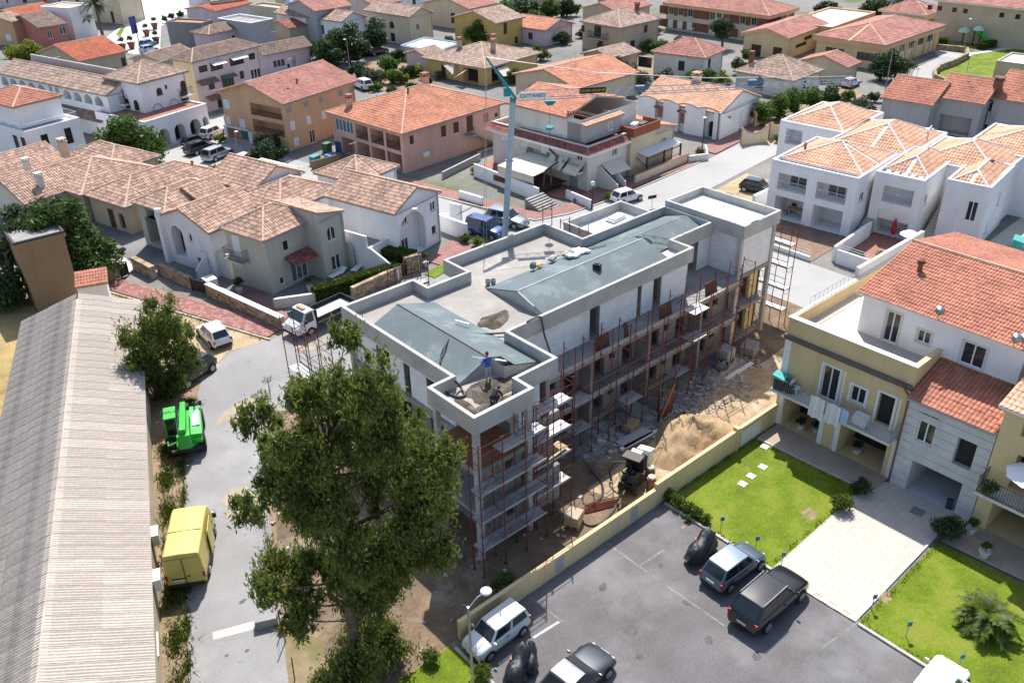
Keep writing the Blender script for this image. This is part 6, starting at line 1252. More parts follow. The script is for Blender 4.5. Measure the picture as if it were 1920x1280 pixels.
pallet('pale block stack on a pallet under the far scaffold', 47.9,31.4, .1, 1.1, 1.0, 1.1, 'greyw'); pallet('grey bags on a pallet beside the rubble', 50.3,31.0, .3, 1.6, 1.1, .6, 'concrete'); pallet('timber stack lying in front of the entrance', 36.6,30.6,.3,1.3,.8,.35,'wood'); pallet('grey brick stack under the terrace scaffold', 27.3,26.6,.4,1.0,.9,.7,'tan')
hose('coil of black pipe beside the block pallet', [(46.6+.6*math.cos(a),30.9+.5*math.sin(a),.35+.01*a) for a in np.linspace(0,18,24)], .07)
for k, (x0, y0, x1, y1, m, lab, w_) in enumerate(((45.9,29.9,49.1,29.9,'roofwhite','white beam lying in the sunlit yard',.3), (34.3,29.4,38.0,29.1,'roofwhite','long pale board beside the sand heap',.25), (34.6,29.7,37.2,29.6,'greyw','grey sheet lying by the sand heap',.9), (28.6,26.9,30.6,26.0,'rust','red scaffold tubes lying on the sand',.12), (28.4,26.7,30.4,25.9,'rust','second bundle of red tubes lying on the sand',.12))):
    L = math.hypot(x1-x0, y1-y0); b = MB()
    if m == 'rust':
        for j in range(4): b.tube((0,j*.09,.08+.03*j),(L,j*.11,.1+.03*j),.035,5)
    else: b.box(0,L,-w_/2,w_/2,.02,.14)
    o = tag(b.build('beam', M[m]), lab, 'beam' if m != 'rust' else 'tubes'); o.location = (x0,y0,0); o.rotation_euler = (0,0,math.atan2(y1-y0,x1-x0))
# beige boundary wall between site and car park, with grey repair patches and a gate panel
t = low_wall('boundary_wall', 'long beige boundary wall between building site and car park', [(17.3,24.5),(31.9,24.5)], 1.25, .22, 'yellowb')
for x, h in ((7.9,.5),(10.2,.9),(11.6,.75)) if False else ((6.4,.6),(12.3,.8)):
    b = MB(); b.box(x,x+.65,-.116,-.112,.15,1.1); b.build('repair_patch', M['greyw'], t)
t = low_wall('boundary_wall', 'beige boundary wall section along the lawn', [(31.9,24.55),(43.9,24.55)], 1.55, .22, 'yellowb')
b = MB(); b.box(8.0,10.2,-.2,-.12,.2,1.3); b.build('white_board', M['offwhite'], t, bevel=.03); b = MB(); b.box(7.6,7.85,-.2,.2,0,1.75); b.build('pier', M['yellowb'], t)
# ------------------------------------------------------------------ people
def person(lab, loc, rz, pts, edges, rad, cols):
    """one skinned body; clothing zones as material slots by bone"""
    t = thing('person', lab, 'person', loc, rz)
    me = bpy.data.meshes.new('body'); me.from_pydata(pts, edges, []); o = bpy.data.objects.new('body', me); COL.objects.link(o); o.parent = t; KIDS.setdefault(t.name, []).append(o)
    sk = o.modifiers.new('skin', 'SKIN'); ss = o.modifiers.new('sub', 'SUBSURF'); ss.levels = 1; ss.render_levels = 2
    for i, r in enumerate(rad): me.skin_vertices[0].data[i].radius = (r, r) if not isinstance(r, tuple) else r; me.skin_vertices[0].data[i].use_root = (i == 0)
    return t, o
def zone_mat(name, zones):
    """material by local height: list of (z_top, colour) from the feet up"""
    m = bpy.data.materials.new(name); m.use_nodes = True; n = m.node_tree.nodes; L = m.node_tree.links; b = n['Principled BSDF']; b.inputs['Roughness'].default_value = .85
    tc = n.new('ShaderNodeTexCoord'); sp = n.new('ShaderNodeSeparateXYZ'); L.new(tc.outputs['Object'], sp.inputs[0]); cur = None
    for zt, c in zones[::-1]:
        if cur is None: rgb = n.new('ShaderNodeRGB'); rgb.outputs[0].default_value = (*c, 1); cur = rgb.outputs[0]; continue
        cm = n.new('ShaderNodeMath'); cm.operation = 'LESS_THAN'; L.new(sp.outputs[2], cm.inputs[0]); cm.inputs[1].default_value = zt
        x = n.new('ShaderNodeMix'); x.data_type = 'RGBA'; L.new(cm.outputs[0], x.inputs[0]); L.new(cur, x.inputs[6]); x.inputs[7].default_value = (*c, 1); cur = x.outputs[2]
    L.new(cur, b.inputs['Base Color']); return m
def fingers(o_pts, o_edges, o_rad, wrist, dirv, spread):
    w0 = len(o_pts); o_pts.append(tuple(np.array(wrist)+np.array(dirv)*.08)); o_edges.append((o_pts.index(wrist), w0)); o_rad.append((.028,.016))
    for k in range(5):
        a = (k-2)*.35; q = np.array(wrist)+np.array(dirv)*(.09 if k else .05)+np.array(spread)*(k-2)*.018; e = q+np.array(dirv)*(.05+.012*(2-abs(k-2)))+np.array(spread)*(k-2)*.006
        o_pts.append(tuple(q)); o_rad.append(.009); o_edges.append((w0, len(o_pts)-1)); o_pts.append(tuple(e)); o_rad.append(.008); o_edges.append((len(o_pts)-2, len(o_pts)-1))
# standing worker seen from behind, blue shirt and pale trousers, arms forward
pts = [(0,0,.93),(0,.0,1.1),(0,.02,1.3),(0,.02,1.44),(0,.03,1.53),(0,.04,1.62),(0,.05,1.72), (.10,0,.88),(.12,.02,.5),(.12,-.02,.10),(.13,.12,.04), (-.10,0,.88),(-.13,-.04,.5),(-.13,-.08,.10),(-.14,.06,.04), (.19,.02,1.42),(.25,.10,1.17),(.22,.33,1.10), (-.19,.02,1.42),(-.25,.10,1.17),(-.22,.33,1.08)]
edges = [(0,1),(1,2),(2,3),(3,4),(4,5),(5,6),(0,7),(7,8),(8,9),(9,10),(0,11),(11,12),(12,13),(13,14),(3,15),(15,16),(16,17),(3,18),(18,19),(19,20)]
rad = [(.15,.11),(.15,.10),(.17,.11),(.12,.08),.055,(.075,.09),(.06,.075),.09,.062,.045,(.045,.03),.09,.062,.045,(.045,.03),.065,.048,.035,.065,.048,.035]
fingers(pts, edges, rad, pts[17], (0,.95,-.2), (0,.2,1)); fingers(pts, edges, rad, pts[20], (0,.95,-.2), (0,.2,1))
t, o = person('worker standing on the terrace roof in blue shirt and pale trousers', A4(1183,935,8.86), R_(-8), pts, edges, rad, None)
o.data.materials.append(zone_mat('worker_clothes_blue', [(.08,(.05,.045,.04)),(.92,(.36,.36,.36)),(1.46,(.015,.09,.42)),(1.56,(.42,.24,.16)),(2,(.42,.24,.16))]))
b = MB(); b.lathe([(.088,-.02),(.095,.05),(.075,.11),(.02,.14)],(0,.045,1.66),10); b.build('hair', M['iron'], t)
b = MB(); b.box(-.012,.012,.115,.14,1.6,1.64); b.build('nose', mat('skin_tone', (.42,.24,.16), .6, .05, 3, 0), t)
hose('steel float pole in the standing worker\'s hands', [A4(1183,935,8.86)+[.25,.35,1.08], A4(1183,935,8.86)+[-.3,1.0,1.2]], .02, 'tool_pole', 'steel', cat='tool')
# crouching worker in dark clothes
pts = [(0,0,.42),(0,.14,.55),(0,.32,.66),(0,.42,.70),(0,.50,.70),(0,.58,.72),(0,.66,.76), (.11,.0,.40),(.18,.34,.42),(.16,.05,.10),(.16,.18,.04), (-.11,.0,.40),(-.18,.34,.40),(-.16,.02,.10),(-.16,.15,.04), (.19,.40,.66),(.24,.52,.40),(.15,.66,.18), (-.19,.40,.66),(-.24,.50,.40),(-.12,.70,.16)]
edges = [(0,1),(1,2),(2,3),(3,4),(4,5),(5,6),(0,7),(7,8),(8,9),(9,10),(0,11),(11,12),(12,13),(13,14),(3,15),(15,16),(16,17),(3,18),(18,19),(19,20)]
rad = [(.15,.12),(.15,.11),(.17,.11),(.12,.08),.055,(.075,.09),(.06,.075),.09,.065,.048,(.045,.03),.09,.065,.048,(.045,.03),.065,.048,.035,.065,.048,.035]
fingers(pts, edges, rad, pts[17], (0,.5,-.85), (1,0,0)); fingers(pts, edges, rad, pts[20], (0,.5,-.85), (1,0,0))
t, o = person('worker crouching at the front edge of the terrace roof in dark clothes', A4(1215,1115,8.86), R_(-75), pts, edges, rad, None)
o.data.materials.append(mat('dark_work_clothes', (.022,.024,.03), .85, .15, 4, .1)); b = MB(); b.lathe([(.085,-.03),(.095,.04),(.07,.1),(.02,.12)],(0,.6,.73),10); b.build('hair', M['iron'], t); b = MB(); b.box(-.012,.012,.68,.71,.70,.73); b.build('nose', mat('skin_tone', (.42,.24,.16)), t)
# ------------------------------------------------------------------ tower crane
def text_mesh(txt, size, m, depth=.01):
    c = bpy.data.curves.new('lettering', 'FONT'); c.body = txt; c.size = size; c.extrude = depth; c.align_x = 'CENTER'; c.align_y = 'CENTER'
    o = bpy.data.objects.new('lettering', c); COL.objects.link(o); dg = bpy.context.evaluated_depsgraph_get(); me = bpy.data.meshes.new_from_object(o.evaluated_get(dg)); bpy.data.objects.remove(o); me.materials.clear(); me.materials.append(m); return me
M['cranegrey'] = mat('pale_blue_crane_paint', (.36,.45,.50), .5, .08, 1, .05); M['teal'] = mat('teal_crane_paint', (.03,.27,.29), .5, .12, 1, .05); M['jibgrey'] = mat('grey_jib_paint', (.40,.45,.50), .5, .08, 1, 0)
top = np.array([40.68,46.41,18.0]); bs = P(937,605); jd = np.array([20.67,-14.33,0]); jd /= np.linalg.norm(jd); jn = np.array([-jd[1], jd[0], 0])
CR = thing('tower_crane', 'pale blue tower crane with teal head and thin lattice jib over the roofs', 'crane', bs); W2 = lambda p: tuple(np.array(p)-bs)
b = MB(); n4 = 8; ax = (top-bs)
for k in range(1):
    s = .33; v = []
    for q, ss in ((bs, .19), (top, .17)):
        for e, f in ((-1,-1),(1,-1),(1,1),(-1,1)): v.append(W2(q+np.array([e*ss, f*ss, 0])))
    b.add(v, [(3,2,1,0),(4,5,6,7),(0,1,5,4),(1,2,6,5),(2,3,7,6),(3,0,4,7)])
b.build('mast', M['cranegrey'], CR, bevel=.05)
b = MB()
for q in (.25,.5,.75): c = W2(bs+ax*q); b.box(c[0]-.23,c[0]+.23,c[1]-.23,c[1]+.23,c[2]-.06,c[2]+.06)
b.build('mast_joints', M['cranegrey'], CR, kind='stuff')
tip = top-jd*1.8+np.array([0,0,2.9])
b = MB()
for s in (-.22,.22): b.tube(W2(top+jn*s+jd*.2), W2(tip+jn*s*.4), .11, 6, .07)
for q in np.linspace(.1,.9,7): b.tube(W2(top+(tip-top)*q-jn*.2), W2(top+(tip-top)*q+jn*.2), .05, 4)
b.build('head_frame', M['teal'], CR)
b = MB(); b.lathe([(.2,0),(.25,.2),(.2,.4)], W2(top+[0,0,-.3]), 10); b.cbox(W2(top-jd*.4+[0,0,.5]), (.5,.45,.6), math.atan2(jd[1],jd[0])); b.build('slewing_head', M['teal'], CR, bevel=.04)
JL = 25.2; hgt = lambda s: .62-.36*s/JL
for seg, (s0, s1) in enumerate(((.3,8.9),(9.3,17.2),(17.5,JL))):
    b = MB(); n = int((s1-s0)/.75)
    f = lambda s, k: W2(top+jd*s+(jn*.3*k if k else np.array([0,0,hgt(s)]))+np.array([0,0,-.1]))
    for k in (-1,1): b.tube(f(s0,k), f(s1,k), .03, 5)
    b.tube(f(s0,0), f(s1,0), .03, 5)
    for i in range(n):
        a, m_, c = s0+(s1-s0)*i/n, s0+(s1-s0)*(i+.5)/n, s0+(s1-s0)*(i+1)/n
        for k in (-1,1): b.tube(f(a,k), f(m_,0), .014, 3); b.tube(f(m_,0), f(c,k), .014, 3)
        b.tube(f(a,-1), f(a,1), .018, 3)
    b.build('jib_section', M['jibgrey'], CR)
for s in (9.1, 17.35): b = MB(); b.cbox(W2(top+jd*s+[0,0,.25]), (.7,.4,.42), math.atan2(jd[1],jd[0])); b.cbox(W2(top+jd*(s+.5)+[0,0,.4]), (.5,.3,.5), .4, .5, .3); b.build('jib_joint', mat('blue_grey_joint', (.10,.16,.22), .6, .1, 2, 0), CR, bevel=.04)
b = MB(); b.path([W2(tip), W2(top+jd*6+[0,0,1.5]), W2(top+jd*14+[0,0,.75]), W2(top+jd*24.8+[0,0,.35])], .025, 4); b.tube(W2(tip), W2(tip-jd*.6+[0,0,-18.5]), .02, 4); b.tube(W2(tip), W2(tip-jd*.9+[0,0,-18.5]), .02, 4); b.build('tie_cables', M['steel'], CR)
ja = math.atan2(jd[1], jd[0])
b = MB(); b.cbox(W2(top+jd*2.62+[0,0,-.35]), (.7,.5,.2), ja); b.cbox(W2(top+jd*2.62+[0,0,-.5]), (.45,.25,.18), ja); b.build('trolley', M['teal'], CR)
hk = top+jd*2.6+np.array([0,0,-2.2]); b = MB(); b.tube(W2(top+jd*2.6+[0,0,-.7]), W2(hk), .018, 4); b.tube(W2(hk), W2(hk+[0,0,-1.6]), .02, 4); b.build('hoist_rope', M['iron'], CR)
b = MB(); b.lathe([(.08,-.2),(.30,-.1),(.32,.06),(.08,.18)], W2(hk), 10); b.build('hook_block', M['teal'], CR)
b = MB(); b.path([W2(hk+[0,0,-1.6]), W2(hk+jd*.5+[0,0,-2.1]), W2(hk+jd*.6+[0,0,-2.6]), W2(hk-jd*.3+[0,0,-3.2]), W2(hk-jd*.5+[0,0,-4.4])], .09, 5); b.path([W2(hk+jd*.1+[0,0,-2.9]), W2(hk+jd*.1+[0,0,-4.2])], .07, 5); b.build('lifting_fork', M['iron'], CR)
def sign_panel(root, c, w_, h, txt, bgm, fgm, rz, size):
    b = MB(); b.box(-w_/2,w_/2,-.02,.02,-h/2,h/2); o = b.build('sign', bgm, root); o.location = c; o.rotation_euler = (0,0,rz)
    l = link('lettering', text_mesh(txt, size, fgm), o, (0,-.025,0)); l.rotation_euler = (R_(90),0,0); return o
sign_panel(CR, W2(top+jd*1.35-jn*.36+[0,0,.22]), 1.9, .5, 'CATTANEO', M['wframe'], M['iron'], ja, .34)
sign_panel(CR, W2(top+jd*5.6-jn*.36+[0,0,.38]), 1.9, .42, 'GOLDEN HOUSE SRL', M['iron'], mat('yellow_letters', (.65,.5,.03), .5, 0, 1, 0), ja, .2)
for k in range(4):
    b = MB(); a = k*math.pi/2+.5; b.tube(W2(bs+[0,0,4.5]), W2(bs+[2.2*math.cos(a),2.2*math.sin(a),.4]), .09, 5); b.build('base_strut', M['teal'], CR)
for k in range(3): b = MB(); b.box(-1.2,1.2,-1.6,-.6,.2+.5*k,.66+.5*k); b.build('ballast_block', M['concrete'], CR)
# ------------------------------------------------------------------ vehicles
M['tyre'] = mat('black_tyre_rubber', (.018,.018,.018), .85, .1, 4, 0); M['rim'] = mat('alloy_rim', (.42,.42,.43), .35, .05, 4, 0, metal=.8)
M['cglass'] = mat('car_glass', (.015,.02,.024), .05, 0, 1, 0, spec=.7); M['lampw'] = mat('headlamp', (.65,.66,.68), .15, 0, 1, 0, spec=.6); M['lampr'] = mat('tail_lamp', (.35,.015,.012), .25, 0, 1, 0); M['trim'] = mat('black_plastic_trim', (.025,.025,.027), .6, .05, 4, 0); M['plate'] = mat('number_plate', (.62,.62,.62), .5, 0, 1, 0)
def paint(key, col, metal=.25, rough=.32): return mat('car_paint_'+key, col, rough, .03, 1, .02, 60, metal=metal, coat=.6, spec=.5)
# L, W, H, wheelbase, body top profile (x/L, z), belt z, windscreen base x, roof front x, roof rear x, rear glass base x  (x as fractions of L from the middle)
KIND_CAR = {
 'hatch': (3.85,1.68,1.48,2.45,.33,[(-.50,.42),(-.495,.80),(-.46,.93),(.20,.95),(.34,.86),(.46,.72),(.50,.50)],.93,.235,.09,-.36,-.475),
 'boxy':  (3.45,1.52,1.44,2.16,.29,[(-.50,.40),(-.495,.84),(-.48,.92),(.24,.92),(.40,.84),(.485,.74),(.50,.46)],.92,.265,.13,-.43,-.49),
 'suv':   (4.80,1.92,1.74,2.93,.38,[(-.50,.52),(-.495,.95),(-.47,1.08),(.18,1.10),(.32,1.04),(.46,.92),(.50,.62)],1.07,.20,.07,-.37,-.475),
 'wagon': (4.60,1.80,1.62,2.72,.34,[(-.50,.45),(-.495,.88),(-.475,.98),(.18,1.0),(.32,.92),(.46,.78),(.50,.52)],.98,.21,.07,-.40,-.485),
 'coupe': (4.30,1.80,1.40,2.60,.33,[(-.50,.45),(-.49,.80),(-.44,.92),(.12,.93),(.32,.84),(.46,.68),(.50,.46)],.90,.17,-.01,-.24,-.43),
 'minivan': (4.20,1.80,1.78,2.70,.33,[(-.50,.46),(-.495,1.0),(-.485,1.05),(.22,1.06),(.36,.96),(.47,.80),(.50,.52)],1.05,.26,.12,-.45,-.49)}
WH = {}
def wheels(root, wb, tr, r, w_=.2):
    if r not in WH:
        b = MB(); b.lathe([(r*.62,0),(r*.95,0),(r,.03),(r,w_-.03),(r*.95,w_),(r*.62,w_)],(0,0,0),18); t = b.mesh('tyre', M['tyre'], True)
        b = MB(); b.lathe([(r*.66,w_*.99),(r*.64,w_*1.05),(r*.54,w_*1.03),(r*.2,w_*1.04),(.02,w_*1.08)],(0,0,0),18)
        for k in range(5): a = k*1.2566; b.cbox((r*.38*math.cos(a),r*.38*math.sin(a),w_*1.06),(r*.5,.06,.03),a)
        WH[r] = (t, b.mesh('rim', M['rim']))
    for sx in (-1, 1):
        for sy in (-1, 1):
            o = link('wheel', WH[r][0], root, (sx*wb/2, sy*(tr-w_+.04), r)); o.rotation_euler = (-sy*R_(90), 0, 0); link('rim', WH[r][1], o)
            b = MB(); n = 12; c = (sx*wb/2, sy*(tr+.004), r); b.add([(c[0]+r*1.16*math.cos(a), c[1], c[2]+r*1.16*math.sin(a)) for a in np.linspace(-.35, math.pi+.35, n)], [tuple(range(n))]); b.build('wheel_arch', M['trim'], root)
def car(kind, lab, col, px_rear=None, px_front=None, loc=None, rz=None, sc=1.0, name='parked_car', cat='car', group=None):
    """px_rear / px_front: ground contact pixels of the two visible wheels"""
    L, W_, H_, wb, wr, prof, belt, wsb, rf, rr, rgb = KIND_CAR[kind]
    if px_rear is not None:
        a, c = P(*px_rear)[:2], P(*px_front)[:2]; d = (c-a)/np.linalg.norm(c-a); rz = math.atan2(d[1], d[0]); m = (a+c)/2
        nn = np.array([-d[1], d[0]]); nn = nn if nn@m > 0 else -nn; loc = m+nn*(W_/2-.08)*sc
    t = thing(name, lab, cat, (loc[0], loc[1], 0.014), rz, group); t.scale = (sc,)*3
    hw = W_/2; b = MB(); V = []; st = prof
    xs = sorted({p[0]*L for p in prof}|{-.42*L,-.25*L,0,.1*L,.40*L})
    zt = lambda x: float(np.interp(x/L, [p[0] for p in prof], [p[1] for p in prof]))
    for x in xs:
        q = abs(x)/(L/2); w_ = hw*(1-.12*max(0, (q-.78)/.22)**2-.02*q); z1 = zt(x); z0 = .2+.08*max(0, (q-.85)/.15)
        sec = [(.0,z0),(w_*.86,z0),(w_*.985,z0+.1),(w_,(z0+z1)/2),(w_*.975,z1-.10),(w_*.90,z1-.015),(w_*.45,z1+.02),(0,z1+.025)]
        V.append([(x,y,z) for y, z in sec]+[(x,-y,z) for y, z in sec[-2:0:-1]])
    n = len(V[0]); vs = [p for s in V for p in s]; f = [(i*n+j, i*n+(j+1)%n, (i+1)*n+(j+1)%n, (i+1)*n+j) for i in range(len(V)-1) for j in range(n)]
    f += [tuple(range(n))[::-1], tuple((len(V)-1)*n+j for j in range(n))]; b.add(vs, f); body = b.build('body', col, t, True); ss = body.modifiers.new('sub', 'SUBSURF'); ss.levels = 1; ss.render_levels = 1
    # greenhouse
    g = MB(); bw, tw = hw*.90, hw*.72; B_ = [(rgb*L,belt-.03),(wsb*L,belt-.03)]; T_ = [(rr*L,H_),(rf*L,H_)]
    base = [(rgb*L,-bw*.94,belt-.04),(wsb*L,-bw*.97,belt-.04),(wsb*L,bw*.97,belt-.04),(rgb*L,bw*.94,belt-.04)]; tp = [(rr*L,-tw,H_-.03),(rf*L,-tw,H_-.03),(rf*L,tw,H_-.03),(rr*L,tw,H_-.03)]
    g.add(base+tp, [(0,1,5,4),(1,2,6,5),(2,3,7,6),(3,0,4,7),(4,5,6,7)]); gh = g.build('cabin', col, t, bevel=.05)
    r_ = MB(); k = 7; grid = [[(x, y, H_-.03+.05*(1-(2*i/k-1)**2*.6)*(1-(y/tw)**2*.6)) for y in np.linspace(-tw*.97, tw*.97, 5)] for i, x in enumerate(np.linspace(rr*L+.03, rf*L-.03, k+1))]
    r_.add([p for s in grid for p in s], [(i*5+j, (i+1)*5+j, (i+1)*5+j+1, i*5+j+1) for i in range(k) for j in range(4)]); r_.build('roof', col, t, True)
    def pane(nm, q, ins=(.06,.06,.08,.08)):
        q = [np.array(p, float) for p in q]; l, r, bt, tp_ = ins
        lerp = lambda u, v: (q[0]*(1-u)+q[1]*u)*(1-v)+(q[3]*(1-u)+q[2]*u)*v
        c = [lerp(l,bt), lerp(1-r,bt), lerp(1-r,1-tp_), lerp(l,1-tp_)]; nn = np.cross(c[1]-c[0], c[3]-c[0]); nn /= np.linalg.norm(nn); cen = sum(c)/4
        if nn@(cen-np.array([0,0,belt])) < 0: nn = -nn
        p = MB(); p.poly([x+nn*.012 for x in c]); p.build(nm, M['cglass'], t)
    base = [np.array(p) for p in base]; tp = [np.array(p) for p in tp]
    pane('windscreen', [base[1], base[2], tp[2], tp[1]], (.05,.05,.06,.06)); pane('rear_window', [base[3], base[0], tp[0], tp[3]], (.08,.08,.12,.10))
    for s in (0, 1):
        p = [base[0], base[1], tp[1], tp[0]] if s == 0 else [base[3], base[2], tp[2], tp[3]]
        lerp = lambda a, c, u: a+(c-a)*u
        for (u0, u1) in ((.06,.47),(.51,.95)): pane('side_window', [lerp(p[0],p[1],u0), lerp(p[0],p[1],u1), lerp(p[3],p[2],u1 if u1 < .9 else .95), lerp(p[3],p[2],u0)], (.03,.03,.12,.12))
    wheels(t, wb, hw, wr)
    for s in (-1, 1):
        q = MB(); q.cbox((L*.452, s*hw*.60, prof[-2][1]-.10), (.20,hw*.30,.11), -s*.3, 0, .25); q.build('headlight', M['lampw'], t, bevel=.03)
        q = MB(); q.cbox((-L*.482, s*hw*.80, prof[1][1]-.06), (.12,hw*.20,.22), s*.15); q.build('taillight', M['lampr'], t, bevel=.03)
        q = MB(); q.cbox((wsb*L-.12, s*(hw+.06), belt+.05), (.10,.2,.13)); q.build('mirror', col, t, bevel=.03)
        q = MB(); q.cbox((-.02*L, s*(hw*.985), belt-.14), (.2,.03,.035)); q.build('door_handle', M['trim'], t)
    q = MB(); q.cbox((-L*.498,0,.66),(.03,.5,.12)); q.build('number_plate', M['plate'], t); q = MB(); q.cbox((L*.498,0,.42),(.03,.5,.11)); q.build('number_plate', M['plate'], t)
    q = MB(); q.cbox((L*.492,0,.36),(.06,hw*1.2,.16)); q.build('front_grille', M['trim'], t); q = MB(); q.cbox((-L*.492,0,.36),(.06,hw*1.5,.18)); q.build('rear_bumper', M['trim'], t)
    return t
wht, slv, blk, drk = paint('white', (.72,.72,.72), 0, .3), paint('silver', (.42,.43,.45), .6), paint('black', (.006,.006,.008), 0, .22), paint('charcoal', (.012,.013,.017), 0, .25)
car('boxy', 'small boxy white hatchback parked nose to the street lamp in the car park', paint('offwhite', (.60,.60,.58), 0, .4), (979,1190), (918,1237))
t = car('suv', 'black estate SUV with roof rails in the car park', blk, (1436,1185), (1498.5,1127))
for s in (-.68, .68): b = MB(); b.tube((-1.7,s,1.78),(.3,s,1.78),.025,5); b.build('roof_rail', M['rim'], t)
car('hatch', 'steel blue hatchback between the covered scooter and the black SUV', paint('steelblue', (.13,.17,.215), .6), (1368,1109), (1421,1069))
c = P(1140,1275); car('coupe', 'dark rounded coupe at the bottom edge of the car park', paint('darkgrey', (.05,.055,.065), .5), loc=(c[0]-1.3, c[1]+.85), rz=R_(4))
c = P(1785,1256); car('hatch', 'white hatchback cut by the bottom edge facing the lawn', wht, loc=(c[0]-1.95, c[1]-.1), rz=R_(2))
car('hatch', 'white hatchback on the sandy verge beside the red pavement', wht, (397,654), (375,632))
car('hatch', 'black hatchback half hidden under the tree by the shed', drk, (395,699), (357,725))
bl = car('minivan', 'dark blue people carrier with its tailgate open behind the crane', paint('darkblue', (.015,.05,.16), .4), (880,440), (925,452))
b = MB(); b.cbox((-2.55,0,1.95),(1.0,1.5,.08),0,0,-.55); b.build('open_tailgate', MATS['car_paint_darkblue'], bl, bevel=.05); b = MB(); b.cbox((-2.62,0,2.03),(.6,1.2,.02),0,0,-.55); b.build('tailgate_glass', M['cglass'], bl)
car('wagon', 'grey green estate car parked on the street behind the crane', paint('greygreen', (.17,.22,.23), .5), (920,421), (966,431))
car('hatch', 'white car on the street half hidden by the small roof box', wht, (1166,386), (1200,376), sc=.95)
car('hatch', 'black hatchback on the sandy plot beside the white villas', drk, (1395,360), (1434,368), sc=.97)
G = 'cars parked below the orange block'
car('wagon', 'silver people carrier parked below the orange block', slv, (404.7,303.4), (432.8,292.2), sc=.95, group=G); car('wagon', 'black saloon parked left of the silver people carrier', blk, (368,292), (400,281), sc=.92, group=G); car('hatch', 'small black car parked behind the black saloon', drk, (361,277), (384,270), sc=.88, group=G); car('suv', 'white SUV parked nearest the white arcade', wht, (397,262), (421,252), sc=.86, group=G); car('hatch', 'white hatchback parked in front of the dark red car', wht, (459,313), (481,304), sc=.92, group=G); car('hatch', 'dark red car parked in the shade of the orange block', paint('darkred', (.10,.012,.018), .3), (477,311), (500,303), sc=.92, group=G)
car('suv', 'white SUV parked by the garden between orange block and pink house', wht, (681,171), (663,164), sc=.92)
car('suv', 'dark SUV parked under the dark oaks, left one', blk, (676,111), (688,106), sc=.9); car('suv', 'dark SUV parked under the dark oaks, right one', drk, (706,105), (720,102), sc=.9); car('hatch', 'small white car at the edge of the dark oaks', wht, (660,112), (667,107), sc=.85)
car('hatch', 'white and blue patrol car on the plaza, upper one', paint('patrolblue', (.10,.28,.48), .1), (272,91), (294,85), sc=.9); car('hatch', 'white and blue patrol car on the plaza, lower one', paint('patrolblue2', (.45,.55,.62), .1), (274,101), (294,97), sc=.9)
car('hatch', 'white car behind the scalloped garden walls', wht, (1592,168), (1612,160), sc=.9)
# yellow panel van seen from behind
a, c = P(318,1112)[:2], P(392,1101)[:2]; mid = (a+c)/2; dv_ = c-a; rz = math.atan2(dv_[1], dv_[0])+math.pi/2; hd = np.array([math.cos(rz), math.sin(rz)])
VN = thing('panel_van', 'yellow high roof panel van parked on the lane seen from behind', 'van', (*(mid+hd*2.55), .014), rz); yel = mat('faded_yellow_van_paint', (.58,.48,.13), .5, .08, .8, .06, 8, coat=.2, streak=((1.5,1.5,.3), .6, .85, (.45,.38,.15)))
b = MB(); V = []; hw = .99
for x, zt_, zb, k in ((-2.5,2.40,.42,.97),(-2.46,2.46,.36,1),(.9,2.50,.36,1),(1.35,2.40,.36,1),(1.95,1.35,.38,.98),(2.45,1.05,.4,.92),(2.55,.8,.45,.86)):
    w_ = hw*k; tw = w_*(.90 if zt_ > 1.5 else .88); V.append([(x,y,z) for y, z in ((0,zb),(w_*.95,zb),(w_,zb+.15),(w_,min(zt_-.1,1.25)),(tw+.02,zt_-.08),(tw-.08,zt_),(0,zt_+.03))]+[(x,-y,z) for y, z in ((tw-.08,zt_),(tw+.02,zt_-.08),(w_,min(zt_-.1,1.25)),(w_,zb+.15),(w_*.95,zb))])
n = len(V[0]); b.add([p for s in V for p in s], [(i*n+j, i*n+(j+1)%n, (i+1)*n+(j+1)%n, (i+1)*n+j) for i in range(len(V)-1) for j in range(n)]+[tuple(range(n))[::-1], tuple((len(V)-1)*n+j for j in range(n))]); b.build('body', yel, VN, bevel=.04)
wheels(VN, 3.1, .98, .34, .22)
for s in (-1, 1):
    q = MB(); q.cbox((-2.53,s*.5,1.32),(.03,.9,1.75)); q.build('rear_door', yel, VN, bevel=.012)
    q = MB(); q.cbox((-2.50,s*.94,1.0),(.12,.12,.34)); q.build('taillight', M['lampr'], VN, bevel=.02); q = MB(); q.cbox((1.55,s*1.12,1.45),(.12,.22,.3)); q.build('mirror', M['trim'], VN, bevel=.03)
    q = MB(); q.add([(.75,s*1.0,1.25),(1.6,s*.985,1.25),(1.35,s*.93,1.95),(.75,s*.945,2.0)],[(0,1,2,3)]); q.build('side_window', M['cglass'], VN); q = MB(); q.cbox((2.45,s*.72,.85),(.2,.3,.2),0,0,.3); q.build('headlight', M['lampw'], VN)
q = MB(); q.add([(1.93,-.82,1.36),(1.93,.82,1.36),(1.40,.78,2.33),(1.40,-.78,2.33)],[(0,1,2,3)]); o = q.build('windscreen', M['cglass'], VN); o.location = (.02,0,.02)
q = MB(); q.box(-2.62,-2.48,-.95,.95,.34,.55); q.build('rear_bumper', M['trim'], VN, bevel=.03); q = MB(); q.cbox((-2.56,.35,.78),(.02,.55,.12)); q.build('number_plate', M['plate'], VN); q = MB(); q.box(-2.56,-2.545,.0,.7,.86,.93); q.build('handle_bar', M['trim'], VN); q = MB(); q.tube((-2.56,-.18,1.0),(-2.54,-.18,1.0),.06,8); q.build('lock', M['trim'], VN)
q = MB(); q.cbox((.1,-1.06,1.3),(1.35,.05,1.7),0.04); q.build('open_sliding_door', yel, VN, bevel=.03)
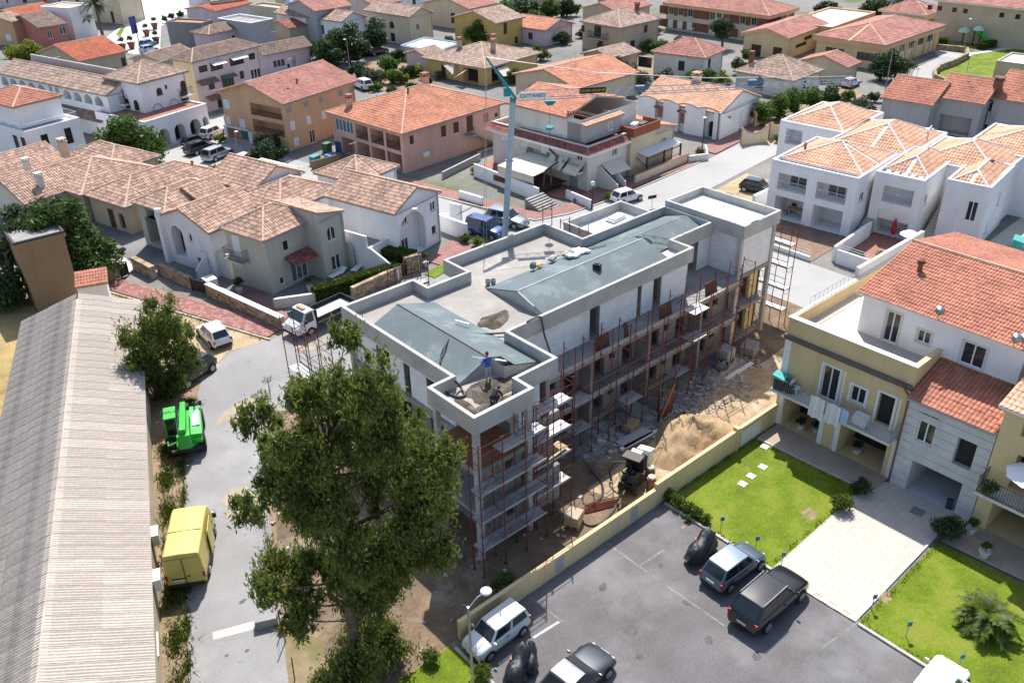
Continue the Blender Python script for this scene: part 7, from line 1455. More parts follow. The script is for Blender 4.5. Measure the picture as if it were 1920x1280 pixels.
# white flatbed truck
TK = thing('flatbed_truck', 'white cab flatbed truck with dark dropsides parked below the hedge', 'truck', (29.1,57.25,.014), R_(187)); tw_ = wht
b = MB(); V = []
for x, zt_, zb, k in ((1.15,2.05,.45,1),(1.5,2.15,.42,1),(2.0,2.10,.42,1),(2.45,1.35,.42,.98),(2.95,1.08,.42,.93),(3.1,.8,.48,.86)):
    w_ = .98*k; V.append([(x,y,z) for y, z in ((0,zb),(w_*.94,zb),(w_,zb+.12),(w_,min(zt_-.1,1.2)),(w_*.86,zt_-.05),(w_*.78,zt_),(0,zt_+.03))]+[(x,-y,z) for y, z in ((w_*.78,zt_),(w_*.86,zt_-.05),(w_,min(zt_-.1,1.2)),(w_,zb+.12),(w_*.94,zb))])
n = len(V[0]); b.add([p for s in V for p in s], [(i*n+j, i*n+(j+1)%n, (i+1)*n+(j+1)%n, (i+1)*n+j) for i in range(len(V)-1) for j in range(n)]+[tuple(range(n))[::-1], tuple((len(V)-1)*n+j for j in range(n))]); b.build('cab', tw_, TK, bevel=.05)
q = MB(); q.add([(2.44,-.86,1.37),(2.44,.86,1.37),(2.04,.78,2.03),(2.04,-.78,2.03)],[(0,1,2,3)]); o = q.build('windscreen', M['cglass'], TK); o.location = (.02,0,.02)
for s in (-1, 1):
    q = MB(); q.add([(1.35,s*.99,1.22),(2.25,s*.98,1.22),(1.98,s*.865,1.95),(1.35,s*.865,1.98)],[(0,1,2,3)]); q.build('side_window', M['cglass'], TK); q = MB(); q.cbox((2.2,s*1.12,1.45),(.12,.22,.32)); q.build('mirror', M['trim'], TK); q = MB(); q.cbox((2.98,s*.72,.9),(.2,.3,.18),0,0,.3); q.build('headlight', M['lampw'], TK)
    q = MB(); q.box(-2.9,1.0,s*1.02-.03,s*1.02+.03,.95,1.35); q.build('dropside', M['trim'], TK)
q = MB(); q.box(-2.9,1.0,-1.0,1.0,.85,.95); q.build('load_bed', M['plank'], TK); q = MB(); q.box(-2.93,-2.87,-1.0,1.0,.95,1.35); q.build('tailboard', M['trim'], TK); q = MB(); q.box(1.0,1.07,-1.0,1.0,.95,2.0); q.build('head_board', M['trim'], TK); q = MB(); q.box(-2.9,2.6,-.45,.45,.5,.84); q.build('chassis', M['trim'], TK); q = MB(); q.box(3.0,3.14,-.9,.9,.42,.62); q.build('bumper', M['trim'], TK, bevel=.03)
wheels(TK, 3.5, .98, .36, .22)
q = MB(); q.cbox((1.75,0,2.22),(.25,.9,.1)); q.build('orange_beacon', mat('orange_beacon', (.7,.25,.05), .4, 0, 1, 0), TK)
# green telescopic handler
c0 = (P(318,862)[:2]+P(395,856)[:2])/2; TH = thing('telehandler', 'bright green telescopic handler with closed cab and lowered boom', 'telehandler', (c0[0]+.75, c0[1]+2.0, .014), R_(68)); grn = mat('dusty_green_machine_paint', (.045,.44,.05), .5, .10, 1.2, .08, 9, coat=.2, col2=(.14,.40,.10), patch=(1.0,.58,.8))
b = MB(); b.box(-2.1,2.0,-.55,.55,.55,1.05); b.build('chassis', grn, TK if False else TH, bevel=.05)
b = MB(); b.box(-1.9,1.4,-1.08,-.42,.75,1.55); b.add([(-1.9,-1.08,1.55),(1.4,-1.08,1.55),(1.4,-.42,1.62),(-1.9,-.42,1.62)],[(0,1,2,3)]); b.build('engine_cover', grn, TH, bevel=.08); b = MB(); b.box(-1.0,.9,-1.0,-.5,1.6,1.66); b.build('glare_panel', mat('painted_sun_glare', (.42,.62,.55), .35, .05, 1, 0), TH, bevel=.03)  # pale top panel: sun glare on the engine cover, painted as colour
b = MB(); b.add([(-.9,.36,.8),(.9,.36,.8),(.9,1.12,.8),(-.9,1.12,.8),(-.75,.38,2.3),(.5,.38,2.3),(.5,1.06,2.3),(-.75,1.06,2.3)],[(3,2,1,0),(4,5,6,7),(0,1,5,4),(1,2,6,5),(2,3,7,6),(3,0,4,7)]); b.build('cab', M['cglass'], TH, bevel=.05)
b = MB(); b.box(-.82,.58,.34,1.1,2.3,2.42); b.build('cab_roof', grn, TH, bevel=.05)
for x, y, x2 in ((-.88,.40,-.74),(.86,.40,.48),(.86,1.08,.48),(-.88,1.08,-.74)): b = MB(); b.tube((x,y,.8),(x2,y if y < .6 else 1.04,2.3),.05,5); b.build('cab_pillar', grn, TH)
b = MB(); b.box(-.95,.95,.36,1.13,.62,1.15); b.build('cab_door', grn, TH, bevel=.04)
l = link('lettering', text_mesh('MERLO', .34, M['iron']), TH, (-.1,.72,2.425), R_(-90))
b = MB(); b.add([(-2.3,-.2,1.8),(-2.3,.2,1.8),(2.1,.17,1.25),(2.1,-.17,1.25),(-2.3,-.2,2.35),(-2.3,.2,2.35),(2.1,.17,1.7),(2.1,-.17,1.7)],[(3,2,1,0),(4,5,6,7),(0,1,5,4),(1,2,6,5),(2,3,7,6),(3,0,4,7)]); b.build('boom', grn, TH, bevel=.04)
b = MB(); b.cbox((-2.35,0,1.5),(.35,.8,1.0)); b.build('boom_pivot_housing', grn, TH, bevel=.06); b = MB(); b.cbox((2.3,0,.95),(.5,.6,.7)); b.build('fork_carriage', M['iron'], TH, bevel=.04)
for s in (-.35,.35): b = MB(); b.box(2.5,3.5,s-.06,s+.06,.35,.42); b.build('fork', M['iron'], TH)
for s in (-1,1): b = MB(); b.path([(-2.0,s*.5,1.3),(-2.15,s*1.0,1.25),(-1.6,s*1.05,1.2)],.05,5); b.build('mudguard_bar', grn, TH)
tl = MB(); tl.lathe([(.3,0),(.58,0),(.62,.05),(.62,.38),(.58,.43),(.3,.43)],(0,0,0),18); tlm = tl.mesh('tyre', M['tyre'], True); rm = MB(); rm.lathe([(.32,.3),(.3,.4),(.1,.34),(.02,.36)],(0,0,0),14); rmm = rm.mesh('rim', grn)
for sx in (-1.35,1.3):
    for sy in (-1,1): o = link('wheel', tlm, TH, (sx, sy*.72, .62)); o.rotation_euler = (-sy*R_(90),0,0); link('rim', rmm, o)
for x in (-.7,): q = MB(); q.box(x,x+.02,-.84,.84,2.48,2.532); q.build('roof_rib', yel, VN)
for s in (-1,1):
    q = MB(); q.box(-.62,-.60,s*1.0-.006,s*1.0+.006,.5,2.2); q.build('panel_seam', M['trim'], VN); q = MB(); q.box(-2.4,1.4,s*.995-.015,s*.995+.015,.62,.74); q.build('rubbing_strip', M['trim'], VN); q = MB(); q.box(.66,.68,s*1.0-.006,s*1.0+.006,.5,2.1); q.build('panel_seam', M['trim'], VN)
q = MB(); q.box(-2.56,-2.546,-.008,.008,.5,2.2); q.build('panel_seam', M['trim'], VN)
q = MB(); q.box(-1.6,-.9,-1.1,-1.075,.95,1.4); q.build('engine_grille', M['trim'], TH); q = MB(); q.tube((.9,-.75,1.6),(.9,-.75,2.2),.05,8); q.build('exhaust', M['iron'], TH)
for y, x in ((1.2,.8),(-1.15,1.2)): q = MB(); q.cbox((x,y,1.9),(.08,.2,.32)); q.build('mirror', M['trim'], TH)
q = MB(); q.path([(-2.2,.3,1.8),(-1.2,.33,2.05),(.4,.3,1.75),(1.8,.28,1.4)],.035,5); q.build('hydraulic_hose', M['hose'], TH); q = MB(); q.cbox((0,.72,1.2),(.5,.5,.5)); q.build('seat', M['trim'], TH); q = MB(); q.box(-2.25,-2.05,-.9,.9,.6,.8); q.build('rear_lamp_bar', M['trim'], TH)
# covered scooters
M['cover'] = mat('black_vinyl_cover', (.016,.018,.022), .42, .1, 3, .1, 12, spec=.5, bump=.6, bscale=9)
def covered(lab, px, rz, L=2.0, lobes=((-.85,.85,.34),(-.45,1.0,.44),(.0,.92,.40),(.3,1.12,.44),(.6,1.28,.42),(.85,1.0,.36),(1.0,.6,.26)), sc=1.0):
    c = P(*px); t = thing('covered_scooter', lab, 'scooter', (c[0],c[1],.012), rz); t.scale = (sc,)*3
    xs = np.linspace(-1.05,1.05,15); V = []; n = 16
    for x in xs:
        h = float(np.interp(x, [-1.06]+[l[0] for l in lobes]+[1.06], [.35]+[l[1] for l in lobes]+[.4])); w_ = float(np.interp(x, [-1.06]+[l[0] for l in lobes]+[1.06], [.12]+[l[2] for l in lobes]+[.14]))
        for j in range(n):
            a = math.pi*(j/(n-1)); fold = 1+.09*math.sin(a*7+x*6)+.05*math.sin(a*13-x*9); y = w_*math.cos(a)*fold*(1.15 if j in (0,n-1) else 1); z = .3+(h-.3)*math.sin(a)**.6 if 0 < j < n-1 else .3+.05*math.sin(x*9)
            V.append((x*1.05+.05*math.sin(a*9)+random.uniform(-.02,.02), y+random.uniform(-.012,.012), z+.045*math.sin(x*11+a*5)+random.uniform(-.02,.02)))
    b = MB(); b.add(V, [(i*n+j,i*n+j+1,(i+1)*n+j+1,(i+1)*n+j) for i in range(14) for j in range(n-1)]+[tuple(range(n)), tuple(14*n+j for j in range(n))[::-1]]); b.build('cover', M['cover'], t, True)
    for x in (-.72,.72): b = MB(); b.tube((x,-.07,.26),(x,.07,.26),.26,14); b.build('wheel', M['tyre'], t)
    for x, y in ((.1,.38),(.3,-.36)): b = MB(); b.cbox((x,y,.75),(.22,.06,.05),.5); b.build('reflector_patch', mat('orange_patch', (.45,.12,.06), .6, 0, 1, 0), t)
    return t
covered('black vinyl covered scooter beside the steel blue hatchback', (1313,1040), R_(8), sc=1.12); covered('black covered motorcycle behind the white boxy hatchback, left one', (972,1262), R_(28), sc=1.05); covered('black covered motorcycle behind the white boxy hatchback, right one', (993,1243), R_(50), sc=.8)
# ------------------------------------------------------------------ trees and plants
LEAF = {'euc': leafmat('eucalyptus_leaf', (.050,.092,.019), (.205,.235,.052), .42), 'green': leafmat('fresh_leaf', (.035,.080,.014), (.11,.19,.03), .35), 'dark': leafmat('dark_evergreen_leaf', (.018,.042,.016), (.060,.100,.030), .25),
        'olive': leafmat('olive_leaf', (.05,.07,.03), (.13,.15,.08), .25), 'lime': leafmat('lime_leaf', (.10,.15,.012), (.24,.27,.03), .4), 'hedge': leafmat('clipped_hedge_leaf', (.035,.070,.008), (.13,.17,.015), .3), 'lawn': leafmat('lawn_blade', (.10,.165,.008), (.20,.26,.015), .4), 'pine': leafmat('pine_needle', (.028,.065,.014), (.10,.155,.035), .3)}
M['bark'] = mat('grey_brown_bark', (.16,.12,.085), .95, .25, 3, .2, 12, bump=.5)
def leaves(centers, radii, n, size, hang=0.0, asp=.38, flat=.8, wisp=False):
    """n leaf quads spread over clumps (centres k,3; radii k): positions mostly in the outer shell"""
    k = len(centers); w_ = radii**2; idx = RNG.choice(k, n, p=w_/w_.sum())
    d = RNG.normal(size=(n, 3)); d /= np.linalg.norm(d, axis=1)[:, None]; rad = RNG.random(n)**.42
    pos = centers[idx]+d*(rad*radii[idx])[:, None]*np.array([1, 1, flat])
    if wisp: rad = np.minimum(1.6, np.abs(RNG.normal(0, .62, n))+.1); pos = centers[idx]+d*(rad*radii[idx])[:, None]*np.array([.9, .9, 1.25])
    ax = RNG.normal(size=(n, 3)); ax[:, 2] -= hang*2.2; ax /= np.linalg.norm(ax, axis=1)[:, None]
    nr = RNG.normal(size=(n, 3))*.8+d*.7+np.array([0, 0, .5]); sd = np.cross(ax, nr); sd /= np.linalg.norm(sd, axis=1)[:, None]+1e-9
    s = size*RNG.uniform(.45, 1.5, n)[:, None]
    V = np.stack([pos-ax*s*.5, pos+sd*s*asp*.5, pos+ax*s*.5, pos-sd*s*asp*.5], 1)
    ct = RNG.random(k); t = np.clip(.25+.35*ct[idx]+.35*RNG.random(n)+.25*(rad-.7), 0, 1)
    return V.reshape(-1, 3), np.arange(n*4).reshape(-1, 4), t
def tree(lab, base, masses, leaf, size, dens, trunk_r=.2, sub=9, hang=0.0, name='tree', cat='tree', group=None, asp=.38, trunk_top=None, limbs=True, spread=.55, crown='crown', wisp=False):
    """masses: (x,y,z,r) in metres relative to the base; each splits into sub clumps"""
    t = thing(name, lab, cat, (base[0], base[1], 0), 0, group); C = []; Rr = []
    for (x, y, z, r) in masses:
        for _ in range(sub):
            d = RNG.normal(size=3); d /= np.linalg.norm(d); q = RNG.random()**.5
            C.append(np.array([x, y, z])+d*r*spread*q*np.array([1.1, 1.1, .95])*1.25); Rr.append(r*(RNG.uniform(.24, .46) if wisp else RNG.uniform(.40, .68)))
    C, Rr = np.array(C), np.array(Rr); area = sum(4*math.pi*r*r for *_, r in masses); n = int(area*dens*1.25)
    V, F, tt = leaves(C, Rr, n, size, hang, asp, wisp=wisp); V[:, 2] = np.maximum(V[:, 2], .03)
    link(crown, npmesh(crown, V, F, LEAF[leaf], tt), t)
    b = MB(); zt = trunk_top or max(m[2] for m in masses)*.75
    mm = sorted(masses, key=lambda m: m[2]); top = np.array([np.mean([m[0] for m in mm])*.6, np.mean([m[1] for m in mm])*.6, zt])
    pts = [np.array([0, 0, -.05]), top*.35+np.array([.1*trunk_r, 0, 0]), top*.7, top]; b.path(pts, trunk_r, 7, [trunk_r*1.25, trunk_r, trunk_r*.7, trunk_r*.3])
    if limbs:
        for m in masses:
            e = np.array(m[:3]); s = min(.95, max(.25, (m[2]-m[3]*1.2)/max(zt, .1))); st_ = top*s; mid = st_*.5+e*.5+np.array([0, 0, -.12*m[3]]); b.path([st_, mid, e], trunk_r*.3, 5, [trunk_r*.34, trunk_r*.2, trunk_r*.06])
            for c in C[RNG.integers(0, len(C), 2)]:
                if np.linalg.norm(c-e) < m[3]*1.3: b.path([e*.7+mid*.3, c], trunk_r*.1, 4, [trunk_r*.12, trunk_r*.04])
    b.build('trunk', M['bark'], t, True); return t
def px_masses(base, L, jit=1.5):
    """mass outlines read on the vertical plane through the base, with real depth"""
    bx, by = base[:2]; dh = np.array([bx, by])/math.hypot(bx, by); out = []
    for (px, py, rp) in L:
        d = _r2*(px-960)/FPX-_u2*(py-640)/FPX+_f; s = math.hypot(bx, by)/(d[:2]@dh); p = np.array([0, 0, CAM_H])+d*s
        r = rp*s/FPX*1.12; off = RNG.uniform(-jit, jit); out.append((p[0]+dh[0]*off-bx, p[1]+dh[1]*off-by, max(p[2], r*.7), r))
    return out
hb = (12.1,25.4)
big = [(678,697,58),(655,665,34),(569,738,38),(600,770,42),(487,826,40),(471,900,34),(580,836,62),(650,860,58),(729,800,60),(812,816,38),(785,898,64),(838,929,30),(709,930,62),(791,1001,48),(559,950,38),(595,1007,38),(533,1104,52),(500,1090,30),(709,1063,58),(735,1115,38),(698,1166,52),(660,1238,58),(720,1240,45),(600,900,50),(640,960,45),(760,860,45),(560,1150,34),(650,1065,40),(640,1130,40),(740,1040,44),(755,950,44),(670,1000,46),(690,1270,50),(640,1290,44),(700,745,46),(640,800,50),(690,1110,44),(545,880,36),(530,850,40),(520,905,36),(515,795,30),(590,1085,36),(570,1120,30)]
tree('tall eucalyptus with drooping olive green crown in the foreground', hb, px_masses(hb, big, 1.7), 'euc', .23, 190, .22, 26, .9, 'eucalyptus_tree', trunk_top=15, asp=.30, spread=.75, wisp=True)
hb = (14.7,55.6); tree('smaller eucalyptus beside the shed shading the black hatchback', hb, px_masses(hb, [(300,590,36),(275,630,40),(330,625,36),(300,660,44),(345,665,26),(262,680,30),(315,705,36),(285,722,30),(325,745,26)], .8), 'euc', .28, 110, .14, 20, .8, 'eucalyptus_tree', asp=.3, spread=.72, wisp=True)
hb = P(150,528); tree('large green pine behind the brown tower', hb, px_masses(hb, [(110,415,36),(150,440,42),(85,400,28),(165,480,42),(135,470,38),(188,470,26),(160,510,30),(190,500,20),(120,395,26)], 1.5), 'pine', .42, 42, .3, 11, .2, 'pine_tree')
hb = P(40,560); tree('dark shaded pine left of the brown tower', hb, px_masses(hb, [(20,470,40),(5,530,40),(35,430,30),(10,590,36)], 1.5), 'dark', .42, 42, .3, 10, .2, 'pine_tree')
hb = P(75,470); tree('grey green tamarisk above the brown tower', hb, px_masses(hb, [(75,395,30),(40,410,28),(110,388,24)], 1), 'olive', .4, 38, .2, 9, .2)
hb = P(243,312); tree('round bright green tree in front of the white arcade', hb, px_masses(hb, [(243,250,38),(212,258,30),(275,266,32),(195,280,20),(240,280,38),(288,285,22),(225,240,24)], 1.5), 'green', .42, 34, .28, 10)
hb = P(612,125); tree('dark evergreen oak, left of the dense group by the car yard', hb, px_masses(hb, [(605,82,24),(630,75,24),(615,100,26),(590,95,16)], 2), 'dark', .6, 16, .3, 9)
hb = P(655,118); tree('dark evergreen oak, middle of the dense group by the car yard', hb, px_masses(hb, [(655,70,26),(640,90,24),(670,88,22)], 2), 'dark', .6, 16, .3, 9)
hb = P(700,100); tree('dark evergreen oak, right of the dense group by the car yard', hb, px_masses(hb, [(695,55,22),(710,70,20),(690,80,22)], 2), 'dark', .6, 16, .3, 9)
hb = P(900,88); tree('conical green tree in front of the mustard house', hb, px_masses(hb, [(900,50,16),(893,65,18),(910,68,16),(900,78,18)], .8), 'green', .5, 18, .2, 8)
hb = P(1354,92); tree('dark round tree before the school facade', hb, px_masses(hb, [(1352,45,16),(1342,56,14),(1366,55,14),(1354,62,15)], .8), 'dark', .5, 18, .2, 8)
hb = P(1650,152); tree('broad dark tree beside the bend of the upper road, left trunk', hb, px_masses(hb, [(1645,118,20),(1660,112,18),(1650,128,20)], 1), 'dark', .45, 22, .25, 9)
hb = P(1688,150); tree('broad dark tree beside the bend of the upper road, right trunk', hb, px_masses(hb, [(1685,115,20),(1697,125,15),(1675,125,18)], 1), 'dark', .45, 22, .25, 9)
GT = 'garden trees beyond the white bungalow'
for k, (px, py, r, lf, lab) in enumerate(((1432,205,20,'green','bright green garden tree at the gable of the white bungalow'), (1462,190,22,'green','bright green garden tree second from the white bungalow'), (1492,182,22,'green','garden tree third from the white bungalow'), (1522,180,20,'green','garden tree in the middle of the row behind the scalloped walls'), (1562,180,20,'dark','dark thin tree towards the end of the row behind the scalloped walls'), (1612,200,22,'olive','grey green bush tree left of the pale row houses'), (1160,118,16,'olive','olive tree left of the green shuttered house'), (1185,135,18,'olive','olive tree right of the cream gable roof'), (1205,150,16,'olive','olive tree close to the ridge of the white bungalow'), (1245,140,16,'olive','pale olive tree below the green shuttered house'), (1300,140,13,'green','dark citrus tree behind the white bungalow roof, left'), (1325,138,15,'green','citrus tree behind the white bungalow roof, middle'), (1355,150,16,'lime','yellow green citrus tree behind the white bungalow roof, right'), (1385,118,14,'olive','pale shrub beside the white bungalow with chimney'), (1510,145,14,'lime','light green tree top under the large hip roof'), (1135,80,13,'olive','tall shrub beside the large beige house'))):
    hb = P(px, py+r*1.5); tree(lab, hb, px_masses(hb, [(px,py-r*.2,r*.8),(px-r*.6,py+r*.3,r*.6),(px+r*.6,py+r*.3,r*.6),(px,py+r*.7,r*.7)], .7), lf, .42, 26, .12, 8, 0, 'garden_tree', group=GT)
for k, (px, py, r, lf, lab) in enumerate(((672,128,15,'dark','dark bush at the left of the walled garden'), (700,138,16,'olive','grey green bush in the walled garden'), (728,118,15,'green','bright bush near the car yard exit'), (735,140,15,'green','green bush in the middle of the walled garden'), (762,130,14,'dark','dark bush beside the flat white roof terrace'), (752,142,12,'lime','yellow flowering bush in the walled garden'), (780,128,12,'lime','yellow green bush beside the yellow bungalow'), (50,93,24,'lime','lime green bush at the top left behind the arcades'), (25,95,12,'lime','pale bush at the left edge behind the arcades'), (745,100,12,'dark','dark ivy column at the car yard wall'), (985,112,16,'olive','shrub behind the crane tip'), (965,140,14,'green','bush under the yellow bungalow eaves'), (1010,62,12,'dark','bush beside the small pink house'), (1055,70,12,'dark','dark bush right of the small pink house'), (1012,98,14,'green','shrub by the yellow bungalow corner'), (1222,82,13,'green','green bush right of the large beige house'), (1240,82,12,'lime','light bush right of the large beige house'), (945,20,20,'green','tree at the top edge left of centre'), (985,10,22,'dark','dark tree at the top edge near centre'), (1025,12,20,'green','leafy tree at the top edge right of centre'), (1062,10,18,'dark','dark tree at the top edge beside the ochre house'), (1000,28,15,'green','low tree above the small pink house'), (1780,205,12,'lime','small yellow green tree before the recessed porch'), (1550,10,16,'dark','far tree behind the flat school block'), (1640,10,20,'dark','dark far tree left of the nursery roof'), (1690,12,16,'dark','dark far bush beside the nursery roof'), (500,262,20,'olive','bare twiggy tree at the orange block, upper'), (505,282,22,'dark','dark shrub at the foot of the orange block'), (412,258,8,'lime','shrub in the planter by the white SUV'), (400,316,10,'lime','little tree behind the coppo roof ridge'), (1655,230,10,'green','shrub below the pale row house'), (1470,255,12,'green','bush beside the scalloped wall'), (530,92,10,'green','ivy on the brown outbuilding wall'), (440,32,10,'green','bush behind the rose wall house'))):
    r *= 1.3; hb = P(px, py+r*.9); tree(lab, hb, px_masses(hb, [(px,py,r*.75),(px-r*.6,py+r*.2,r*.55),(px+r*.6,py+r*.2,r*.55),(px,py+r*.5,r*.6)], .5), lf, .42 if py > 60 else .6, 24 if py > 60 else 13, .1, 7, 0, 'shrub', 'shrub', limbs=False)
def bush(lab, base, r, h, lf='green', size=.14, dens=130, name='shrub', z0=0, sub=14, pot=None):
    z = pot or 0; t = tree(lab, base, [(0,0,z+h*.55,r*.8),(r*.35,0,z+h*.45,r*.6),(-r*.3,r*.2,z+h*.45,r*.6),(0,-r*.3,z+h*.5,r*.6)], lf, size, dens, .04, sub, 0, name, 'shrub', limbs=False); t.location.z = z0; return t
def potted(lab, base, r=.35, h=.9, lf='green', pot_h=.5, pot_r=.28, m='offwhite', z0=0):
    t = bush(lab, base, r, h, lf, .14, 140, 'potted_plant', z0, 10, pot_h); b = MB(); b.lathe([(pot_r*.6,0),(pot_r*.95,pot_h*.8),(pot_r*1.08,pot_h*.82),(pot_r*1.08,pot_h),(pot_r*.9,pot_h)],(0,0,0),14); b.build('pot', M[m], t); return t
for k, (px, py, r, h, lf, lab) in enumerate(((1255,938,.5,.9,'hedge','low green shrub at the wall corner of the lawn'), (1272,950,.55,.9,'hedge','low green shrub second along the lawn kerb'), (1290,960,.5,.85,'hedge','low green shrub third along the lawn kerb'), (1305,970,.5,.8,'hedge','low green shrub fourth along the lawn kerb'), (1322,978,.4,.7,'hedge','small green shrub at the end of the lawn kerb row'), (1575,955,.8,1.2,'hedge','bright round shrub at the driveway corner of the lawn'), (1612,925,.75,1.2,'dark','dark shrub in a white bowl at the driveway corner'), (1770,1008,1.05,1.7,'dark','large clipped dark ball shrub beside the driveway'), (808,1240,.55,1.0,'hedge','round shrub at the car park corner'), (905,1268,.6,1.0,'hedge','round shrub at the foot of the parking lamp'), (950,1105,.6,1.7,'green','wild green bush behind the beige wall'), (930,1110,.4,1.2,'green','small wild bush left of the one behind the beige wall'), (1290,975,.3,.5,'green','tuft of grass at the lawn edge'))):
    bush(lab, P(px, py), r, h, lf)
for px, py, lab, r in ((1843,1045,'leafy plant in a white pot by the right patio',.35), (1818,1000,'taller plant in a white pot by the right patio',.4), (450,550,'tree in a white bowl before the sage villa',.55), (582,545,'yucca beside the sage villa terrace',.45), (798,500,'clipped tree in a pot at the white villa gate',.45), (640,497,'clipped bush in a white trough between the villas',.5)):
    potted(lab, P(px, py), r, 1.3 if r > .4 else .8, 'dark' if px in (450,798) else 'green')
for k, (px, py, lab) in enumerate(((1500,805,'leafy plant in the left yellow porch'), (1530,812,'bushy plant in the left yellow porch'), (1605,850,'bushy plant in the right yellow porch'))): potted(lab, P(px, py), .4, .7, 'dark', .4)
for k, px_y in enumerate(((42.5,10.8),(42.5,8.4),(42.6,6.2))): bush('trailing plants on the right balcony, '+('left','middle','right')[k]+' clump', px_y, .55, 1.0, 'green', .13, 130, 'balcony_plant', 3.15)
for k, (x, y) in enumerate(((70.5,33.8),(71.5,32.2),(70.3,31.2))): bush(('leafy','flowering','low')[k]+' shrub in the villa forecourt garden', (x, y), .8, 1.3, 'green', .2, 60)
for k, (px, py, r, lf) in enumerate(((705,160,12,'green'),(735,168,12,'olive'),(770,160,11,'dark'),(800,150,11,'green'),(825,140,10,'olive'),(860,120,10,'green'),(1075,130,12,'olive'),(1110,125,12,'green'),(1245,112,12,'olive'),(1275,75,12,'green'),(1300,85,11,'dark'),(1400,98,11,'green'),(1230,55,11,'green'),(1090,62,11,'olive'),(960,70,12,'green'),(935,95,11,'olive'),(690,32,13,'green'),(620,35,13,'dark'),(840,75,11,'green'),(1590,175,13,'green'),(1640,180,13,'dark'),(1540,200,14,'green'),(1580,205,13,'olive'),(1700,85,11,'green'),(1455,140,11,'green'),(560,110,13,'dark'),(600,118,13,'dark'),(240,395,13,'olive'),(208,462,11,'green'),(225,470,10,'olive'),(640,190,11,'green'),(890,45,11,'green'),(1130,60,10,'dark'))):
    hb = P(px, py+r*.9); tree('wild garden bush %s' % ('by '+('the walled garden edge','the garden lane','the parked cars yard','the yellow bungalow drive','the yellow bungalow hedge','the pink house back yard','the gable roof eaves','the crane tip gardens','the olive grove corner','the school fence','the school lane','the hall entrance','the beige house corner','the pink cottage drive','the mustard house stairs','the shade sails','the top edge lane','the pale salmon roofed house','the flat roof terrace','the scalloped wall end','the upper road pole','the garden tree row','the olive bushes','the gymnasium corner','the chimney bungalow','the blue balcony house','the oak group foot','the tan bungalow forecourt','the gravel garden left side','the gravel garden right side','the orange block back','the conical tree foot','the beige house back')[k]), hb, px_masses(hb, [(px,py,r*.75),(px-r*.6,py+r*.2,r*.55),(px+r*.6,py+r*.2,r*.55),(px,py+r*.5,r*.6)], .5), lf, .45, 20, .1, 6, 0, 'shrub', 'shrub', limbs=False)
for k, (px, py, lf, lab) in enumerate(((872,455,'hedge','low green shrub beside the white stepped wall'), (895,462,'lime','yellow flowering shrub beside the blue people carrier'), (1312,292,'olive','flowering plants in the street corner planter'), (890,325,'lime','flowers along the white garden wall, left'), (915,335,'olive','flowers along the white garden wall, right'), (1085,380,'olive','plants behind the small white wall'), (1140,375,'green','plants beside the dark stairs'), (655,320,'green','weeds beside the pink house'))): bush(lab, P(px, py), .7, 1.0, lf, .22, 50)
# clipped hedges
def hedge(lab, p, q, w_, h):
    p, q = np.array(p), np.array(q); L = np.linalg.norm(q-p); a = math.atan2(q[1]-p[1], q[0]-p[0]); t = thing('hedge', lab, 'hedge', (*p, 0), a); n = int((L*h*2+L*w_+w_*h*2)*420)
    pos = np.stack([RNG.uniform(0, L, n), RNG.uniform(-w_/2, w_/2, n), RNG.uniform(.05, h, n)], 1); s = RNG.integers(0, 5, n)
    pos[s == 0, 1] = -w_/2; pos[s == 1, 1] = w_/2; pos[s >= 3, 2] = h; pos[s == 2, 0] = RNG.choice([0, L], (s == 2).sum()); pos += RNG.normal(0, .04, (n, 3))
    ax = RNG.normal(size=(n, 3)); ax /= np.linalg.norm(ax, axis=1)[:, None]; sd = np.cross(ax, RNG.normal(size=(n, 3))); sd /= np.linalg.norm(sd, axis=1)[:, None]; ss = RNG.uniform(.05, .11, (n, 1))
    V = np.stack([pos-ax*ss, pos+sd*ss*.6, pos+ax*ss, pos-sd*ss*.6], 1).reshape(-1, 3); link('foliage', npmesh('foliage', V, np.arange(n*4).reshape(-1, 4), LEAF['hedge'], RNG.random(n)), t)
    b = MB(); b.box(.06, L-.06, -w_/2+.06, w_/2-.06, 0, h-.06); b.build('core', mat('hedge_core', (.02,.035,.008), .95, .2, 4, 0), t); return t
hedge('long clipped hedge along the villa terrace', P(592,566)[:2], P(745,518)[:2], .9, 1.3); hedge('taller clipped hedge beside the villa street lamp', P(722,492)[:2], P(775,505)[:2], 1.4, 1.6)
hedge('clipped hedge at the playground', P(1836,93)[:2], P(1885,82)[:2], 1.0, 1.0); hedge('clipped hedge left of the playground path', P(1748,82)[:2], P(1775,84)[:2], 1.0, 1.0)
sheet('garden_ground', [(655,128),(740,100),(800,108),(835,150),(720,172)], .02, M['earth']); sheet('garden_ground', [(1120,90),(1240,100),(1215,160),(1140,170),(1090,130)], .02, M['earth']); sheet('garden_ground', [(1415,235),(1430,190),(1600,160),(1660,215),(1560,240)], .015, M['earth'])
